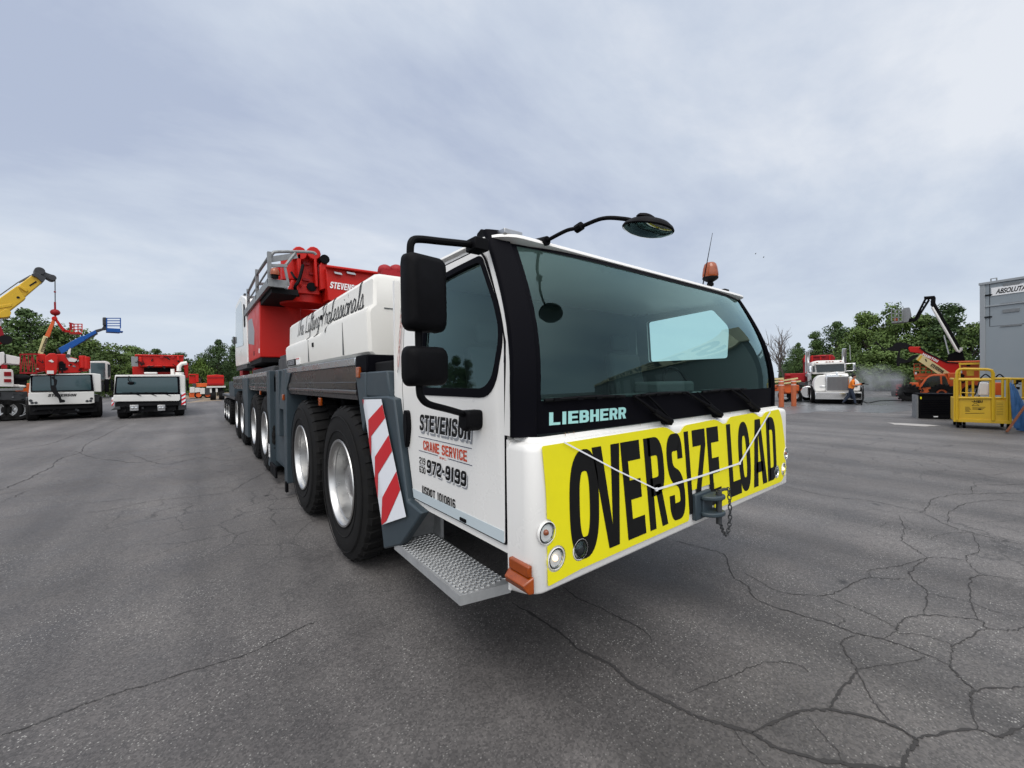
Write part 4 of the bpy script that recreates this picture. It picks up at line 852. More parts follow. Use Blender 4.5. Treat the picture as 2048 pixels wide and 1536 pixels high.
for y in (4.03,): mb.box(HX - .0138, HX + .02, y - .004, y + .004, 1.975, 2.285); mb.box(HX + .0482, HX + .07, y - .004, y + .004, 2.37, 2.56)
mb.box(HX - .0138, HX, 5.47, 5.478, 1.975, 2.24)
mb.box(1.29, 2.3, 3.354, 3.365, 2.335, 2.343)
mb.build('panel_gap', M['inner2'], hood, smooth=0)
for a in ((HX - .016, HX, 5.19, 5.27, 2.14, 2.19), (HX + .034, HX + .06, 5.0, 5.07, 2.44, 2.49)): mb = MB(); mb.box(*a); mb.build('latch', M['black'], hood, bevel=.004)
mb = MB(); mb.box(HX - .016, HX, 6.28, 6.86, 1.965, 2.05); nb = mb.build('name_plate', M['black'], hood)
mb = MB(); block_text(mb, 'LIEBHERR', lambda a, b: (HX - .018, 6.84 - .54 * a, 1.975 + .065 * b), 0, wx=.36, wy=.2); mb.build('lettering', M['shadowink'], nb, smooth=0)
mb = MB(); mb.box(HX - .014, HX, 5.98, 6.20, 1.965, 2.055, 0)
for k in range(2): mb.box(HX - .016, HX - .01, 6.01 + k * .10, 6.09 + k * .10, 2.035, 2.05, 1)
mb.build('decal', [M['whiteink'], M['stripered']], hood)
# handwritten slogan: strokes on a unit grid
GL = {'T': ([[(.0,1.0),(.25,1.06),(.6,.98),(.75,1.05)], [(.42,1.0),(.38,.5),(.30,.05),(.2,.0)]], .55), 'h': ([[(.0,.0),(.2,.6),(.3,1.0),(.2,.98),(.14,.5),(.1,.0)], [(.12,.25),(.3,.5),(.4,.4),(.38,.05),(.5,.0)]], .45), 'e': ([[(.0,.05),(.2,.2),(.33,.38),(.24,.5),(.12,.35),(.14,.06),(.3,.0),(.45,.14)]], .40),
 'L': ([[(.45,.9),(.38,1.02),(.26,.9),(.2,.4),(.12,.03),(.3,.06),(.55,.0),(.65,.1)]], .6), 'i': ([[(.0,.1),(.12,.48),(.12,.08),(.22,.0),(.32,.12)], [(.15,.66),(.17,.70)]], .26), 'f': ([[(.0,.0),(.22,.6),(.34,1.0),(.24,1.02),(.16,.4),(.08,-.42),(.18,-.38),(.2,.0),(.38,.12)]], .34), 't': ([[(.0,.1),(.16,.9),(.12,.1),(.22,.0),(.32,.1)], [(.0,.62),(.32,.68)]], .27),
 'n': ([[(.0,.0),(.08,.46),(.08,.0)], [(.08,.25),(.24,.5),(.32,.36),(.31,.05),(.42,.04)]], .38), 'g': ([[(.34,.42),(.18,.5),(.06,.25),(.16,.02),(.32,.3),(.33,.46),(.3,-.2),(.18,-.46),(.06,-.36),(.3,.0),(.42,.1)]], .42),
 'P': ([[(.22,.95),(.16,.4),(.06,-.02)], [(.02,.8),(.2,1.04),(.5,.98),(.52,.72),(.3,.5),(.16,.5)]], .5), 'r': ([[(.0,.0),(.1,.5),(.16,.44),(.28,.42),(.26,.08),(.36,.04)]], .34), 'o': ([[(.2,.5),(.06,.35),(.08,.04),(.22,.0),(.32,.22),(.22,.48),(.28,.42),(.42,.44)]], .38), 's': ([[(.0,.04),(.18,.52),(.26,.25),(.22,.02),(.06,.0),(.2,-.01),(.38,.1)]], .34), 'a': ([[(.32,.4),(.18,.5),(.05,.25),(.12,.0),(.28,.2),(.33,.46),(.32,.08),(.42,.0),(.5,.1)]], .46), 'l': ([[(.0,.05),(.2,.6),(.26,1.0),(.16,1.0),(.14,.2),(.22,.0),(.34,.1)]], .28), ' ': ([], .28)}
def hoodX(y, z):
    for k in range(len(ys_) - 1):
        if y <= ys_[k + 1][0]: break
    t = (y - ys_[k][0]) / (ys_[k + 1][0] - ys_[k][0]); a, b = rows[k], rows[k + 1]
    L = [V(a[i]).lerp(V(b[i]), t) for i in range(9)]
    for p, q in zip(L, L[1:]):
        if p.z <= z <= q.z: return p.x + (q.x - p.x) * (z - p.z) / (q.z - p.z)
    return HX
mb = MB(); s = 'The Lifting Professionals'; W = sum(GL[c][1] for c in s); x = 0; y0, y1, z0, hh = 6.42, 3.58, 2.365, .225
for c in s:
    st_, adv = GL[c]
    for q in st_:
        p = spline([((x + a + .16 * b) / W, b, 0) for a, b in q], 6)
        pp = [(HX + .0475, y0 + (y1 - y0) * a.x, z0 - .01 * 0 + hh * (1.0 if c.isupper() or c in 'hftl' else 1.05) * a.y - .012 * a.x + .008) for a in p]
        # keep above the crease, ride on the hood's upper face
        pp = [V((hoodX(k[1], k[2]) - .005, k[1], k[2])) for k in pp]
        ribbon(mb, pp, .0155, (-1, 0, 0))
    x += adv
mb.build('lettering', M['ink'], hood, smooth=0)
# --- slewing superstructure (faces sideways): lower red house, platform, boom foot, operator's cab
def U(u, v, Y): return PY(u, v, Y)
sup = MB(); YS = 10.0; x0 = 1.16
sup.hexa([(x0, YS, 2.27), (1.95, YS, 2.27), (1.95, 12.2, 2.25), (x0, 12.2, 2.25)], [(x0, YS, 3.50), (1.95, YS, 3.50), (1.95, 12.2, 3.52), (x0, 12.2, 3.52)]); sup.box(1.9501, 3.3, 10.2, 12.2, 2.6, 3.4)
sp0 = sup.build('red_house', M['red'], crane, bevel=.02)
mb = MB(); mb.box(x0 + .02, 1.9, YS + .02, 12.1, 2.16, 2.272); mb.box(1.6, 3.4, 9.6, 12.2, 1.95, 2.3); mb.box(1.9, 3.3, 10.3, 12, 2.3, 2.62); mb.cyl((2.6, 11, 1.95), (2.6, 11, 2.3), .9, 24); mb.build('slewing_ring', M['dark'], crane, bevel=.01)
mb = MB(); mb.prism([(12.18, 2.72), (11.0, 2.6), (10.9, 2.9), (11.3, 3.25), (12.1, 3.3)], 0, x0 - .004, x0); mb.build('company_badge', M['shadowink'], sp0, smooth=0)
mb = MB(); mb.box(x0 - .006, x0, 10.1, 10.2, 2.36, 2.46, 0); mb.box(x0 - .006, x0, 11.0, 11.1, 2.36, 2.46, 1); mb.build('marking', [M['whiteink'], M['ink']], sp0)
# grey service platform with rails on top of the house
mb = MB(); mb.box(x0 - .05, x0 + .0, 8.40, 12.5, 3.45, 3.60); mb.box(x0 - .05, 1.42, 8.35, 8.40, 3.44, 3.58); mb.box(x0, 1.42, 8.4, 12.4, 3.50, 3.54); pf = mb.build('service_platform', M['galv'], crane, bevel=.006)
mb = MB(); mb.box(x0 + .02, 1.62, 8.5, 10.02, 3.36, 3.46); mb.build('platform_underside', M['dark'], pf)
mb = MB(); xr = x0 - .02
for y, zt in ((8.40, 4.06), (10.1, 4.12), (11.8, 4.02)):
    mb.box(xr - .03, xr + .03, y - .04, y + .04, 3.5, zt); mb.bar((xr, y, 3.82), (xr + .28, y, 3.86), .05); mb.bar((xr + .24, y, 3.86), (xr + .30, y, 3.5), .04)
mb.tube([(xr, 8.40, 3.98), (xr, 10.1, 4.02), (xr, 11.9, 3.94)], .028, 8); mb.tube([(xr, 8.40, 3.78), (xr, 11.9, 3.74)], .018, 6)
mb.tube(spline([U(u, v, 8.45) for u, v in ((541, 514), (546, 506), (556, 503.5), (600, 503.5), (626, 505), (632, 510))], 4), .028, 8); mb.bar(U(541, 519, 8.45), U(594, 511, 8.45), .02, .10); mb.tube([U(572, 530, 8.45), U(591, 506, 8.45)], .03, 6)
mb.build('guard_rail', M['galv'], pf)
c = V((x0 + .05, 8.30, 3.58)); mb = MB(); mb.cyl(c, c + V((0, 0, .08)), .055, 12); bb = mb.build('beacon_base', M['black'], pf); mb = MB(); mb.lathe([(.074, .06), (.078, .10), (.064, .16), (.03, .185), (.001, .188)], c, (0, 0, 1), 16); mb.build('beacon_lens', M['amber'], bb, smooth=60)
# boom foot and counterweight frame in red, front faces turned to the viewer
def slab(mb, px, Y, dep, mi=0):
    p = [U(u, v, Y) for u, v in px]; mb.hexa([tuple(q) for q in p], [(q.x, q.y + dep, q.z) for q in p], mi)
mb = MB()
slab(mb, [(556, 527), (579, 529), (579, 561), (557, 561)], 9.6, 1.2)
slab(mb, [(604, 515), (630, 518), (632, 578), (601, 572)], 9.0, 1.0)
slab(mb, [(594, 508), (602, 506), (604, 575), (598, 566)], 8.8, .9); slab(mb, [(628, 512), (634, 516), (637, 575), (631, 572)], 8.8, .9)
slab(mb, [(634, 516), (652, 520), (656, 580), (640, 580)], 9.0, .8)
slab(mb, [(592, 566), (641, 574), (640, 590), (594, 586)], 8.9, 1.2)
slab(mb, [(640, 530), (648, 514), (654, 524), (662, 575), (640, 580)], 8.75, .2)
for u in (600, 628): c = U(u, 506, 8.8); mb.cyl(c, c + V((0, .35, 0)), .13, 12)
c = U(608, 588, 9.4); mb.cyl(c, c + V((.0, 0, -.25)), .45, 20); 
mb.cyl(U(588, 562, 9.0), U(580, 585, 9.0), .06, 8)
bf = mb.build('boom_foot', M['red'], crane, bevel=.015)
mb = MB(); c = U(584, 538, 9.2); mb.cyl(c + V((0, 0, -.26)), c + V((0, 0, .20)), .20, 18); mb.cyl(c + V((0, 0, .20)), c + V((0, 0, .27)), .09, 10); mb.build('oil_tank', M['red'], bf, bevel=.02)
mb = MB(); c = U(596, 592, 8.75); mb.tube(spline([c, U(590, 575, 8.6), U(598, 560, 8.6), U(606, 530, 8.7)], 5), .03, 6); mb.tube(spline([U(583, 545, 8.9), U(590, 556, 8.7), U(597, 560, 8.7)], 5), .025, 6); mb.build('hydraulic_hose', M['black'], bf)
for u, v in ((612, 528), (612, 560), (624, 548)): c = U(u, v, 8.98); mb = MB(); mb.box(c.x - .06, c.x + .06, c.y - .03, c.y, c.z - .02, c.z + .02); mb.build('bracket', M['darkred'], bf)
mb = MB(); c = U(623, 574, 8.88); mb.cyl(c, c + V((0, -.02, 0)), .09, 14); c = U(650, 518, 8.7); mb.cyl(c, c + V((0, .2, 0)), .09, 12); mb.build('pin', M['black'], bf)
mb = MB()
p = [U(u, v, 8.6) for u, v in ((652, 535), (662, 537), (735, 547), (805, 556), (805, 640), (656, 600))]
mb.hexa([tuple(q) for q in p], [(q.x, q.y + 1.1, q.z) for q in p]); 
q1 = U(652, 533, 8.55); q2 = U(808, 554, 8.55); mb.bar(q1, q2, .12, .05)
bm_ = mb.build('boom_section', M['red'], crane, bevel=.015)
mb = MB(); a = U(660, 576, 8.59); b = U(718, 584, 8.59); c = U(661, 563, 8.59)
block_text(mb, 'STEVENSON', lambda s_, t_: tuple(a + (b - a) * s_ * 1.05 + (c - a) * t_ + V((0, -.004, 0))), 0, wx=.34, wy=.2, shear=.02); mb.build('lettering', M['whiteink'], bm_, smooth=0)
mb = MB(); 
for u0, u1 in ((668, 683), (693, 710)): slab(mb, [(u0, 543), (u1, 546), (u1 + 2, 550), (u0 + 2, 547)], 8.53, .06)
mb.build('grip_plate', M['steel'], bm_)
mb = MB()
for u, v, r in ((770, 541, .11), (775, 537, .05), (793, 542, .12), (790, 536, .05)): c = U(u, v, 6.0); mb.ell(c, (r, r, r * .8), 10, 8)
p0 = U(760, 546, 6.0); mb.bar(p0 + V((0, 0, -.1)), U(803, 552, 6.0) + V((0, 0, -.1)), .2, .3); mb.bar(U(780, 552, 6.0) + V((0, 0, -.1)), U(780, 620, 6.0), .15); mb.build('lifting_lug', M['darkred'], crane)
# operator's cab on the far end of the superstructure
mb = MB(); xo = 1.14
mb.prism(rounded([(12.30, 2.22), (15.6, 2.26), (15.75, 2.6), (15.3, 4.15), (13.6, 4.18), (12.4, 3.9)], .08, 3), 0, xo, xo + 1.0); oc = mb.build('operator_cab', M['white'], crane, bevel=.02)
mb = MB(); mb.prism(rounded([(13.15, 2.75), (15.45, 2.85), (15.15, 4.0), (13.55, 4.02), (13.2, 3.6)], .12, 4), 0, xo - .008, xo); mb.build('window_pane', M['paleglass'], oc); mb = MB(); mb.prism(rounded([(12.55, 3.2), (12.9, 3.2), (12.95, 3.85), (12.6, 3.75)], .1, 4), 0, xo - .008, xo); mb.build('vent', M['black'], oc)
mb = MB(); mb.box(xo, xo + .9, 12.4, 15.4, 2.12, 2.22); mb.box(xo - .05, xo + .2, 15.55, 15.8, 3.0, 3.2); mb.bar((xo + .1, 13.6, 4.22), (xo + .1, 15.3, 4.2), .05); mb.build('cab_frame', M['chassis'], oc)
mb = MB(); mb.box(1.3, 1.6, 12.4, 12.9, 1.96, 2.4); mb.box(1.3, 1.5, 15.5, 16.4, 1.95, 2.5); mb.build('hydraulic_block', M['darkred'], crane, bevel=.02)
# --- dolly behind the crane
dolly = empty('trailer', (XC, 21.5, 0), 'low dark three axle trailer coupled behind the big crane', 'trailer', world=True)
mb = MB(); mb.box(1.24, 4.1, 17.9, 25, 1.12, 1.24); mb.box(1.6, 3.7, 17.2, 25, .7, 1.12); dk = mb.build('deck', M['chassis'], dolly, bevel=.015)
mb = MB(); mb.box(1.24, 2.2, 17.9, 20.4, 1.24, 1.80); mb.build('equipment_box', M['slate'], dolly, bevel=.02)
w1 = wheel(dolly, .53, .29, .38, .1, 26); first = True
for y in (20.9, 22.1, 23.5):
    for fl in (False, True):
        o = w1 if first else copy_tree(w1, dolly); first = False
        o.location = -OFF[dolly.name] + V((4.1 if fl else 1.25, y, .53)); o.rotation_euler = (0, 0, math.pi if fl else 0)

# ------------------------------------------------------------------ trees
def leaf_mat(name, a, b):
    m = bpy.data.materials.new(name); m.use_nodes = True; t = m.node_tree; p = t.nodes['Principled BSDF']
    n = t.nodes.new('ShaderNodeTexNoise'); n.inputs['Scale'].default_value = .9; n.inputs['Detail'].default_value = 5
    tcn = t.nodes.new('ShaderNodeTexCoord'); t.links.new(tcn.outputs['Object'], n.inputs['Vector'])
    oi = t.nodes.new('ShaderNodeObjectInfo'); ad = t.nodes.new('ShaderNodeMath'); ad.operation = 'MULTIPLY_ADD'; t.links.new(oi.outputs['Random'], ad.inputs[0]); ad.inputs[1].default_value = .30; t.links.new(n.outputs[0], ad.inputs[2])
    r = t.nodes.new('ShaderNodeValToRGB'); t.links.new(ad.outputs[0], r.inputs[0]); r.color_ramp.elements[0].position = .42; r.color_ramp.elements[0].color = (*a, 1); r.color_ramp.elements[1].position = .86; r.color_ramp.elements[1].color = (*b, 1)
    t.links.new(r.outputs[0], p.inputs['Base Color']); p.inputs['Roughness'].default_value = .65; p.inputs['Specular IOR Level'].default_value = .25
    return m
M['leaf'] = leaf_mat('dark_green_leaves', (.027, .054, .017), (.074, .125, .034))
M['leaf2'] = leaf_mat('mid_green_leaves', (.042, .074, .018), (.112, .17, .042))
M['leaf3'] = leaf_mat('yellow_green_leaves', (.045, .08, .012), (.10, .165, .025))
def leaves(mb, rg, c, r, n, sz):
    for _ in range(n):
        d = V((rg.gauss(0, 1), rg.gauss(0, 1), rg.gauss(0, 1))).normalized(); k = rg.uniform(.45, 1.06) if rg.random() < .8 else rg.uniform(1.0, 1.25)
        p = V(c) + V((d.x * r[0], d.y * r[1], d.z * r[2])) * k
        nrm = (d * .6 + V((rg.uniform(-1, 1), rg.uniform(-1, 1), rg.uniform(-.2, 1)))).normalized(); a = nrm.orthogonal().normalized(); b = nrm.cross(a); th = rg.uniform(0, 6.28); a, b = a * math.cos(th) + b * math.sin(th), b * math.cos(th) - a * math.sin(th)
        s = sz * rg.uniform(.6, 1.4); mb.add([p - a * s, p + b * s * .55, p + a * s, p - b * s * .55], [[0, 1, 2, 3]])
def tree_mesh(seed, h, wd, n, sz, trunk=.32, shape=1.0, low=.25):
    rg = random.Random(seed); cr = MB(); tr = MB()
    tr.tube(spline([(0, 0, -.1), (rg.uniform(-.2, .2), rg.uniform(-.2, .2), h * .3), (rg.uniform(-.4, .4), rg.uniform(-.4, .4), h * .62), (rg.uniform(-.5, .5), 0, h * .9)], 3), [trunk * (1 - .085 * i) for i in range(10)], 8)
    nb = int(20 * shape); per = n // nb
    for i in range(nb):
        f = i / (nb - 1); z = h * (low + (1 - low) * (f * .92 + .02)); env = math.sin(math.pi * min(1, .18 + f * .80)) ** .65
        a = rg.uniform(0, 6.28); q = rg.uniform(.15, .85) * env; c = V((math.cos(a) * q * wd, math.sin(a) * q * wd, z + rg.uniform(-.05, .05) * h)); rr = wd * rg.uniform(.26, .46) * (.55 + .45 * env)
        leaves(cr, rg, c, (rr, rr, rr * rg.uniform(.55, .85)), per, sz)
        tr.tube(spline([(0, 0, h * (.18 + .5 * f)), tuple(c * .5 + V((0, 0, h * (.15 + .24 * f)))), tuple(c)], 3), [.11 * (1 - f * .5), .10, .08, .06, .05, .04, .02], 5)
    return cr, tr
def make_tree(name, label, seed, h, wd, n, sz, lm, loc=(0, 0, 0), **k):
    cr, tr = tree_mesh(seed, h, wd, n, sz, **k)
    e = empty(name, loc, label, 'tree', group='trees around the yard')
    tr.build('trunk', M['bark'], e); cr.build('crown', M[lm], e, smooth=0); return e
protos = [make_tree('tree', 'x', 11, 10, 4.4, 8200, .17, 'leaf'), make_tree('tree', 'x', 12, 9, 4.2, 7600, .17, 'leaf2', low=.15), make_tree('tree', 'x', 13, 11, 3.6, 8200, .16, 'leaf', low=.2), make_tree('bush', 'x', 14, 4.2, 3.0, 4200, .15, 'leaf3', trunk=.12, low=.08, shape=.7), make_tree('tree', 'x', 15, 8, 4.6, 7600, .18, 'leaf2', low=.1)]
used = [0] * 5
def plant(k, u, vtop, d, wpx, label):
    """tree whose foot is at distance d along the pixel column u, as tall as vtop asks and wpx wide"""
    r = ray(u, 768); P_ = V((r.x, r.y, 0)) * d; P_ = CAM + P_; P_.z = 0
    top = CAM.z + ray(u, vtop).z * d
    h0 = (10, 9, 11, 4.2, 8)[k]; w0_ = (4.4, 4.2, 3.6, 3.0, 4.6)[k]
    o = protos[k] if not used[k] else copy_tree(protos[k]); used[k] = 1
    sz_ = top / (h0 * 1.03); sw = (wpx / F * d / 2 * math.sqrt(1 + ((u - 1024) / F) ** 2) * .80) / w0_
    o.location = P_; o.scale = (sw, sw, sz_); o.rotation_euler = (0, 0, random.uniform(0, 6.28)); o['label'] = label; return o
PL = [
 (1, 14, 668, 52, 90, 'green tree standing behind the base of the yellow crane boom at the far left'),
 (0, 62, 624, 55, 120, 'tall dark tree whose crown rises behind the dangling hook ball'),
 (1, 118, 652, 53, 110, 'broad green tree standing behind the orange and cream lift arm'),
 (4, 165, 668, 56, 100, 'rounded tree standing behind the blue lift arm'),
 (4, 225, 694, 62, 110, 'low rounded tree between the blue lift basket and the red crane top'),
 (1, 268, 690, 66, 100, 'mid green tree whose top shows above the red crane superstructure on its left'),
 (0, 318, 700, 70, 80, 'dark tree showing above the middle of the red crane superstructure'),
 (2, 362, 706, 72, 80, 'dark tree just right of the red crane superstructure'),
 (3, 402, 720, 56, 62, 'yellow green rounded bush behind the far red trucks'),
 (0, 436, 682, 60, 66, 'tall dark tree left of the big crane, behind the far red truck bed'),
 (2, 474, 676, 58, 60, 'tall dark tree half hidden by the operator cab of the big crane'),
 (4, 504, 700, 64, 80, 'tree hidden mostly by the red house of the big crane'),
 (0, 1596, 688, 58, 50, 'small dark tree beside the bare tree, left of the semi truck'),
 (2, 1632, 664, 56, 66, 'dark tree rising behind the left stack of the semi truck'),
 (0, 1678, 646, 54, 90, 'dark tree rising behind the white cab of the semi truck'),
 (1, 1736, 622, 50, 110, 'tall tree above the washing spray right of the semi truck'),
 (4, 1790, 618, 48, 110, 'broad green tree behind the raised lift basket'),
 (1, 1846, 626, 46, 110, 'green tree behind the red telehandler boom and the black lift arm'),
 (2, 1896, 610, 44, 110, 'tallest tree on the right, its top just left of the grey building'),
 (1, 1945, 645, 42, 100, 'tree pressed against the edge of the grey building'),
 (4, 1700, 690, 46, 90, 'low leafy tree behind the grille of the semi truck'),
 (4, 1765, 694, 44, 120, 'low leafy tree at the edge of the washing spray'),
 (4, 1830, 700, 42, 120, 'low leafy tree behind the orange scissor lift'),
 (3, 1566, 756, 60, 60, 'green bush beneath the bare tree'), (3, 1612, 758, 62, 60, 'green bush left of the semi truck cab'), 
]
for a in PL: plant(*a)
# trees off to the left, seen only in the cab's side window
for k, (x, y, s) in enumerate(((-30, 38, .9), (-24, 46, 1.0), (-38, 50, 1.1), (-33, 58, 1.2), (-27, 62, 1.0))):
    o = copy_tree(protos[(0, 2)[k % 2]]); o.location = (x, y, 0); o.scale = (s * .6, s * .6, s * .8); o.rotation_euler = (0, 0, k); o['label'] = 'tree off to the left mirrored in the cab side window'; o['group'] = 'mirrored trees'
# far wood behind everything
def wood(name, u0, u1, d, h0, h1, n, seed):
    rg = random.Random(seed); mb = MB()
    for i in range(n):
        u = rg.uniform(u0, u1); r = ray(u, 768); dd = d * rg.uniform(.92, 1.15); P_ = CAM + V((r.x, r.y, 0)) * dd
        h = h0 + (h1 - h0) * (.5 + .5 * noise.noise(V((u * .02, seed, 0)))); z = h * math.sqrt(rg.random()) * rg.uniform(.1, 1)
        s = rg.uniform(.25, .55); a = V((rg.uniform(-1, 1), rg.uniform(-1, 1), rg.uniform(-1, 1))).normalized(); b = a.orthogonal().normalized(); c = V((P_.x, P_.y, z))
        mb.add([c - a * s, c + b * s * .6, c + a * s, c - b * s * .6], [[0, 1, 2, 3]])
    return tag(mb.build(name, M['leaf'], smooth=0), kind='stuff')
wood('far_wood', -40, 520, 84, 5, 8.5, 15000, 1)
wood('far_hedge', 1560, 1990, 66, 3.2, 6.0, 16000, 2)
# bare tree and utility pole
rg = random.Random(21); e = V(CAM + V((ray(1564, 768).x, ray(1564, 768).y, 0)) * 60); e.z = 0
bt_ = empty('bare_tree', e, 'leafless grey tree spreading thin branches left of the semi truck', 'tree')
mb = MB()
def branch(p, d, L, r, lv):
    pts = [p]; q = p.copy(); dd = d.copy()
    for i in range(4):
        dd = (dd + V((rg.uniform(-.25, .25), rg.uniform(-.25, .25), rg.uniform(-.05, .2)))).normalized(); q = q + dd * L / 4; pts.append(q.copy())
        if lv and i >= 1:
            for s in range(2 if lv > 1 else 1): branch(q, (dd + V((rg.uniform(-1, 1), rg.uniform(-1, 1), rg.uniform(-.1, .5)))).normalized(), L * rg.uniform(.5, .7), r * .55, lv - 1)
    mb.tube(pts, [r, r * .85, r * .7, r * .55, r * .35], 5)
branch(V((-.9, 0, -.1)), V((-.12, 0, 1)), 4.6, .15, 3); branch(V((.3, 0, -.1)), V((.14, 0, 1)), 5.4, .16, 3)
mb.build('trunk', M['deadbark'], bt_); bt_.scale = (.78, .78, .86)
def upole(u, vt, d, label, r=.13):
    p = CAM + V((ray(u, 768).x, ray(u, 768).y, 0)) * d; mb = MB(); top = CAM.z + ray(u, vt).z * d
    mb.tube([(0, 0, -.1), (0, 0, top)], [r, r * .7], 8); mb.box(-.25, .25, -.05, .05, top - .35, top - .15); mb.cyl((.2, 0, top - .7), (.2, 0, top - .2), .14, 8); o = mb.build('utility_pole', M['deadbark']); o.location = (p.x, p.y, 0); tag(o, label, 'pole')
# two birds far off
for u, v in ((1512, 508), (1528, 515)):
    p = CAM + ray(u, v) * 80; mb = MB(); mb.add([(-.45, .05, .12), (-.2, 0, .14), (0, 0, 0), (.2, 0, .14), (.45, .05, .10), (-.2, .14, .13), (0, .2, 0), (.2, .14, .13), (0, .1, -.06)], [[0, 1, 5], [1, 2, 6, 5], [2, 3, 7, 6], [3, 4, 7], [2, 8, 6]]); o = mb.build('bird', M['galv']); o.location = p; o.rotation_euler = (0, 0, .6); tag(o, 'small gull in the sky right of the beacon, the ' + ('higher' if u < 1520 else 'lower') + ' one', 'bird', 'two gulls')
upole(1587, 715, 66, 'dark utility pole standing between the bare tree and the semi truck')
upole(1717, 690, 58, 'thin grey pole rising behind the mirrors of the semi truck', .07)

# ------------------------------------------------------------------ local frames for the machines round the yard
class FR:
    """upright frame standing on the ground point seen at pixel (u,v); x runs to the right, y away from the viewer"""
    def __init__(s, u, v, delta=0, z=0):
        s.O = PZ(u, v, 0); k = V((s.O.x, s.O.y)).normalized(); a = R(delta)
        ex = V((k.y, -k.x)); s.ex = V((ex.x * math.cos(a) - ex.y * math.sin(a), ex.x * math.sin(a) + ex.y * math.cos(a), 0)); s.ey = V((-s.ex.y, s.ex.x, 0)); s.rz = math.atan2(s.ex.y, s.ex.x)
    def q(s, u, v, y=0):
        d = ray(u, v); t = ((s.O - CAM).dot(s.ey) + y) / d.dot(s.ey); P_ = CAM + d * t
        return (P_ - s.O).dot(s.ex), P_.z
    def p(s, u, v, y=0): x, z = s.q(u, v, y); return V((x, y, z))
    def root(s, name, label, cat, group=None): return empty(name, s.O, label, cat, s.rz, group)
    def rect(s, mb, u0, v0, u1, v1, y, dep, mi=None):
        um, vm = (u0 + u1) / 2, (v0 + v1) / 2
        x0 = s.q(u0, vm, y)[0]; x1 = s.q(u1, vm, y)[0]; za = s.q(um, v0, y)[1]; zb = s.q(um, v1, y)[1]
        mb.box(min(x0, x1), max(x0, x1), y, y + dep, min(za, zb), max(za, zb), mi)
    def poly(s, mb, pts, y, dep, mi=None, rad=0):
        g = [s.q(u, v, y) for u, v in pts]
        if rad: g = rounded(g, rad, 3)
        mb.prism(g, 1, y, y + dep, mi)
    def text(s, mb, t, u0, u1, vb, vt, y, mi=0, slope=0, **k):
        a = s.p(u0, vb, y); b = s.p(u1, vb + slope, y); c = s.p(u0, vt, y)
        block_text(mb, t, lambda i, j: tuple(a + (b - a) * i + (c - a) * j), mi, **k)
def yw(parent, x, y, z, r, rr, wd, axis='x', lug=0, hubm='alu'):
    """simple wheel for the background: tyre with a rim child; axis x or y"""
    ax = (1, 0, 0) if axis == 'x' else (0, 1, 0); mb = MB(); h = wd / 2
    mb.lathe([(rr, -h * .9), (rr + .04, -h), (r - .06, -h), (r, -h * .7), (r, h * .7), (r - .06, h), (rr + .04, h), (rr, h * .9)], (x, y, z), ax, 28)
    if lug:
        c = V((x, y, z))
        for k in range(18):
            t = 2 * math.pi * k / 18; d = V((0, math.cos(t), math.sin(t))) if axis == 'x' else V((math.cos(t), 0, math.sin(t)))
            mb.bar(c + d * (r - .05) - V(ax) * h, c + d * (r + .05), .10, .09)
            mb.bar(c + d * (r - .05) + V(ax) * h, c + d * (r + .05), .10, .09)
    o = mb.build('wheel', M['rubber'], parent)
    for sg in (-1, 1):
        mb = MB(); mb.lathe([(rr + .015, sg * h * .92), (rr - .02, sg * h * .9), (rr - .05, sg * h * .35), (rr * .55, sg * h * .30), (rr * .45, sg * h * .6), (rr * .25, sg * h * .65), (.001, sg * h * .65)], (x, y, z), ax, 22); mb.build('rim', M[hubm], o)
    return o

# ---- white crane seen head on, centre left
def z5(x, y): return 210 + x * .1318, 680 + y * .1318
B = FR(303, 836, -3); rB = B.root('mobile_crane', 'low white mobile crane seen head on with a bright red superstructure and striped side boards', 'mobile crane', 'parked mobile cranes')
def rp(f, z, mb, x0, y0, x1, y1, y, dep, mi=None): f.rect(mb, *z(x0, y0), *z(x1, y1), y, dep, mi)
def pp(f, z, mb, pts, y, dep, mi=None, rad=0): f.poly(mb, [z(*p) for p in pts], y, dep, mi, rad)
mb = MB(); pp(B, z5, mb, [(150, 530), (1120, 522), (1215, 535), (1225, 790), (1150, 830), (130, 830)], .25, 1.9, rad=.05); cB = mb.build('cab', M['white2'], rB, bevel=.03)
mb = MB(); pp(B, z5, mb, [(165, 556), (1130, 552), (1140, 828), (135, 838)], .21, .06); mb.build('window_surround', M['trim'], cB)
mb = MB(); pp(B, z5, mb, [(185, 575), (1095, 568), (1108, 795), (170, 808)], .19, .03, rad=.06); mb.build('windscreen', M['tealglass'], cB)
mb = MB(); pp(B, z5, mb, [(130, 835), (1140, 828), (1142, 905), (1120, 925), (150, 935), (112, 925)], .06, .5, rad=.03); mb.build('front_panel', M['white2'], rB, bevel=.02)
mb = MB(); rp(B, z5, mb, 150, 930, 1120, 1010, .15, 1.6); rp(B, z5, mb, 200, 990, 1080, 1090, .3, 1.4); rp(B, z5, mb, 450, 965, 850, 1000, .06, .2); mb.build('bumper', M['dark'], rB, bevel=.02)
for x0, x1 in ((375, 510), (795, 915)):
    mb = MB(); rp(B, z5, mb, x0, 985, x1, 1075, .05, .15); lb = mb.build('headlight', M['steel'], rB, bevel=.02); mb = MB()
    for x in (x0 + 40, x1 - 38): c = B.p(*z5(x, 1032), .05); mb.lathe([(.07, 0), (.06, .03), (.001, .035)], c, (0, -1, 0), 12)
    mb.build('lamp_glass', M['lens'], lb)
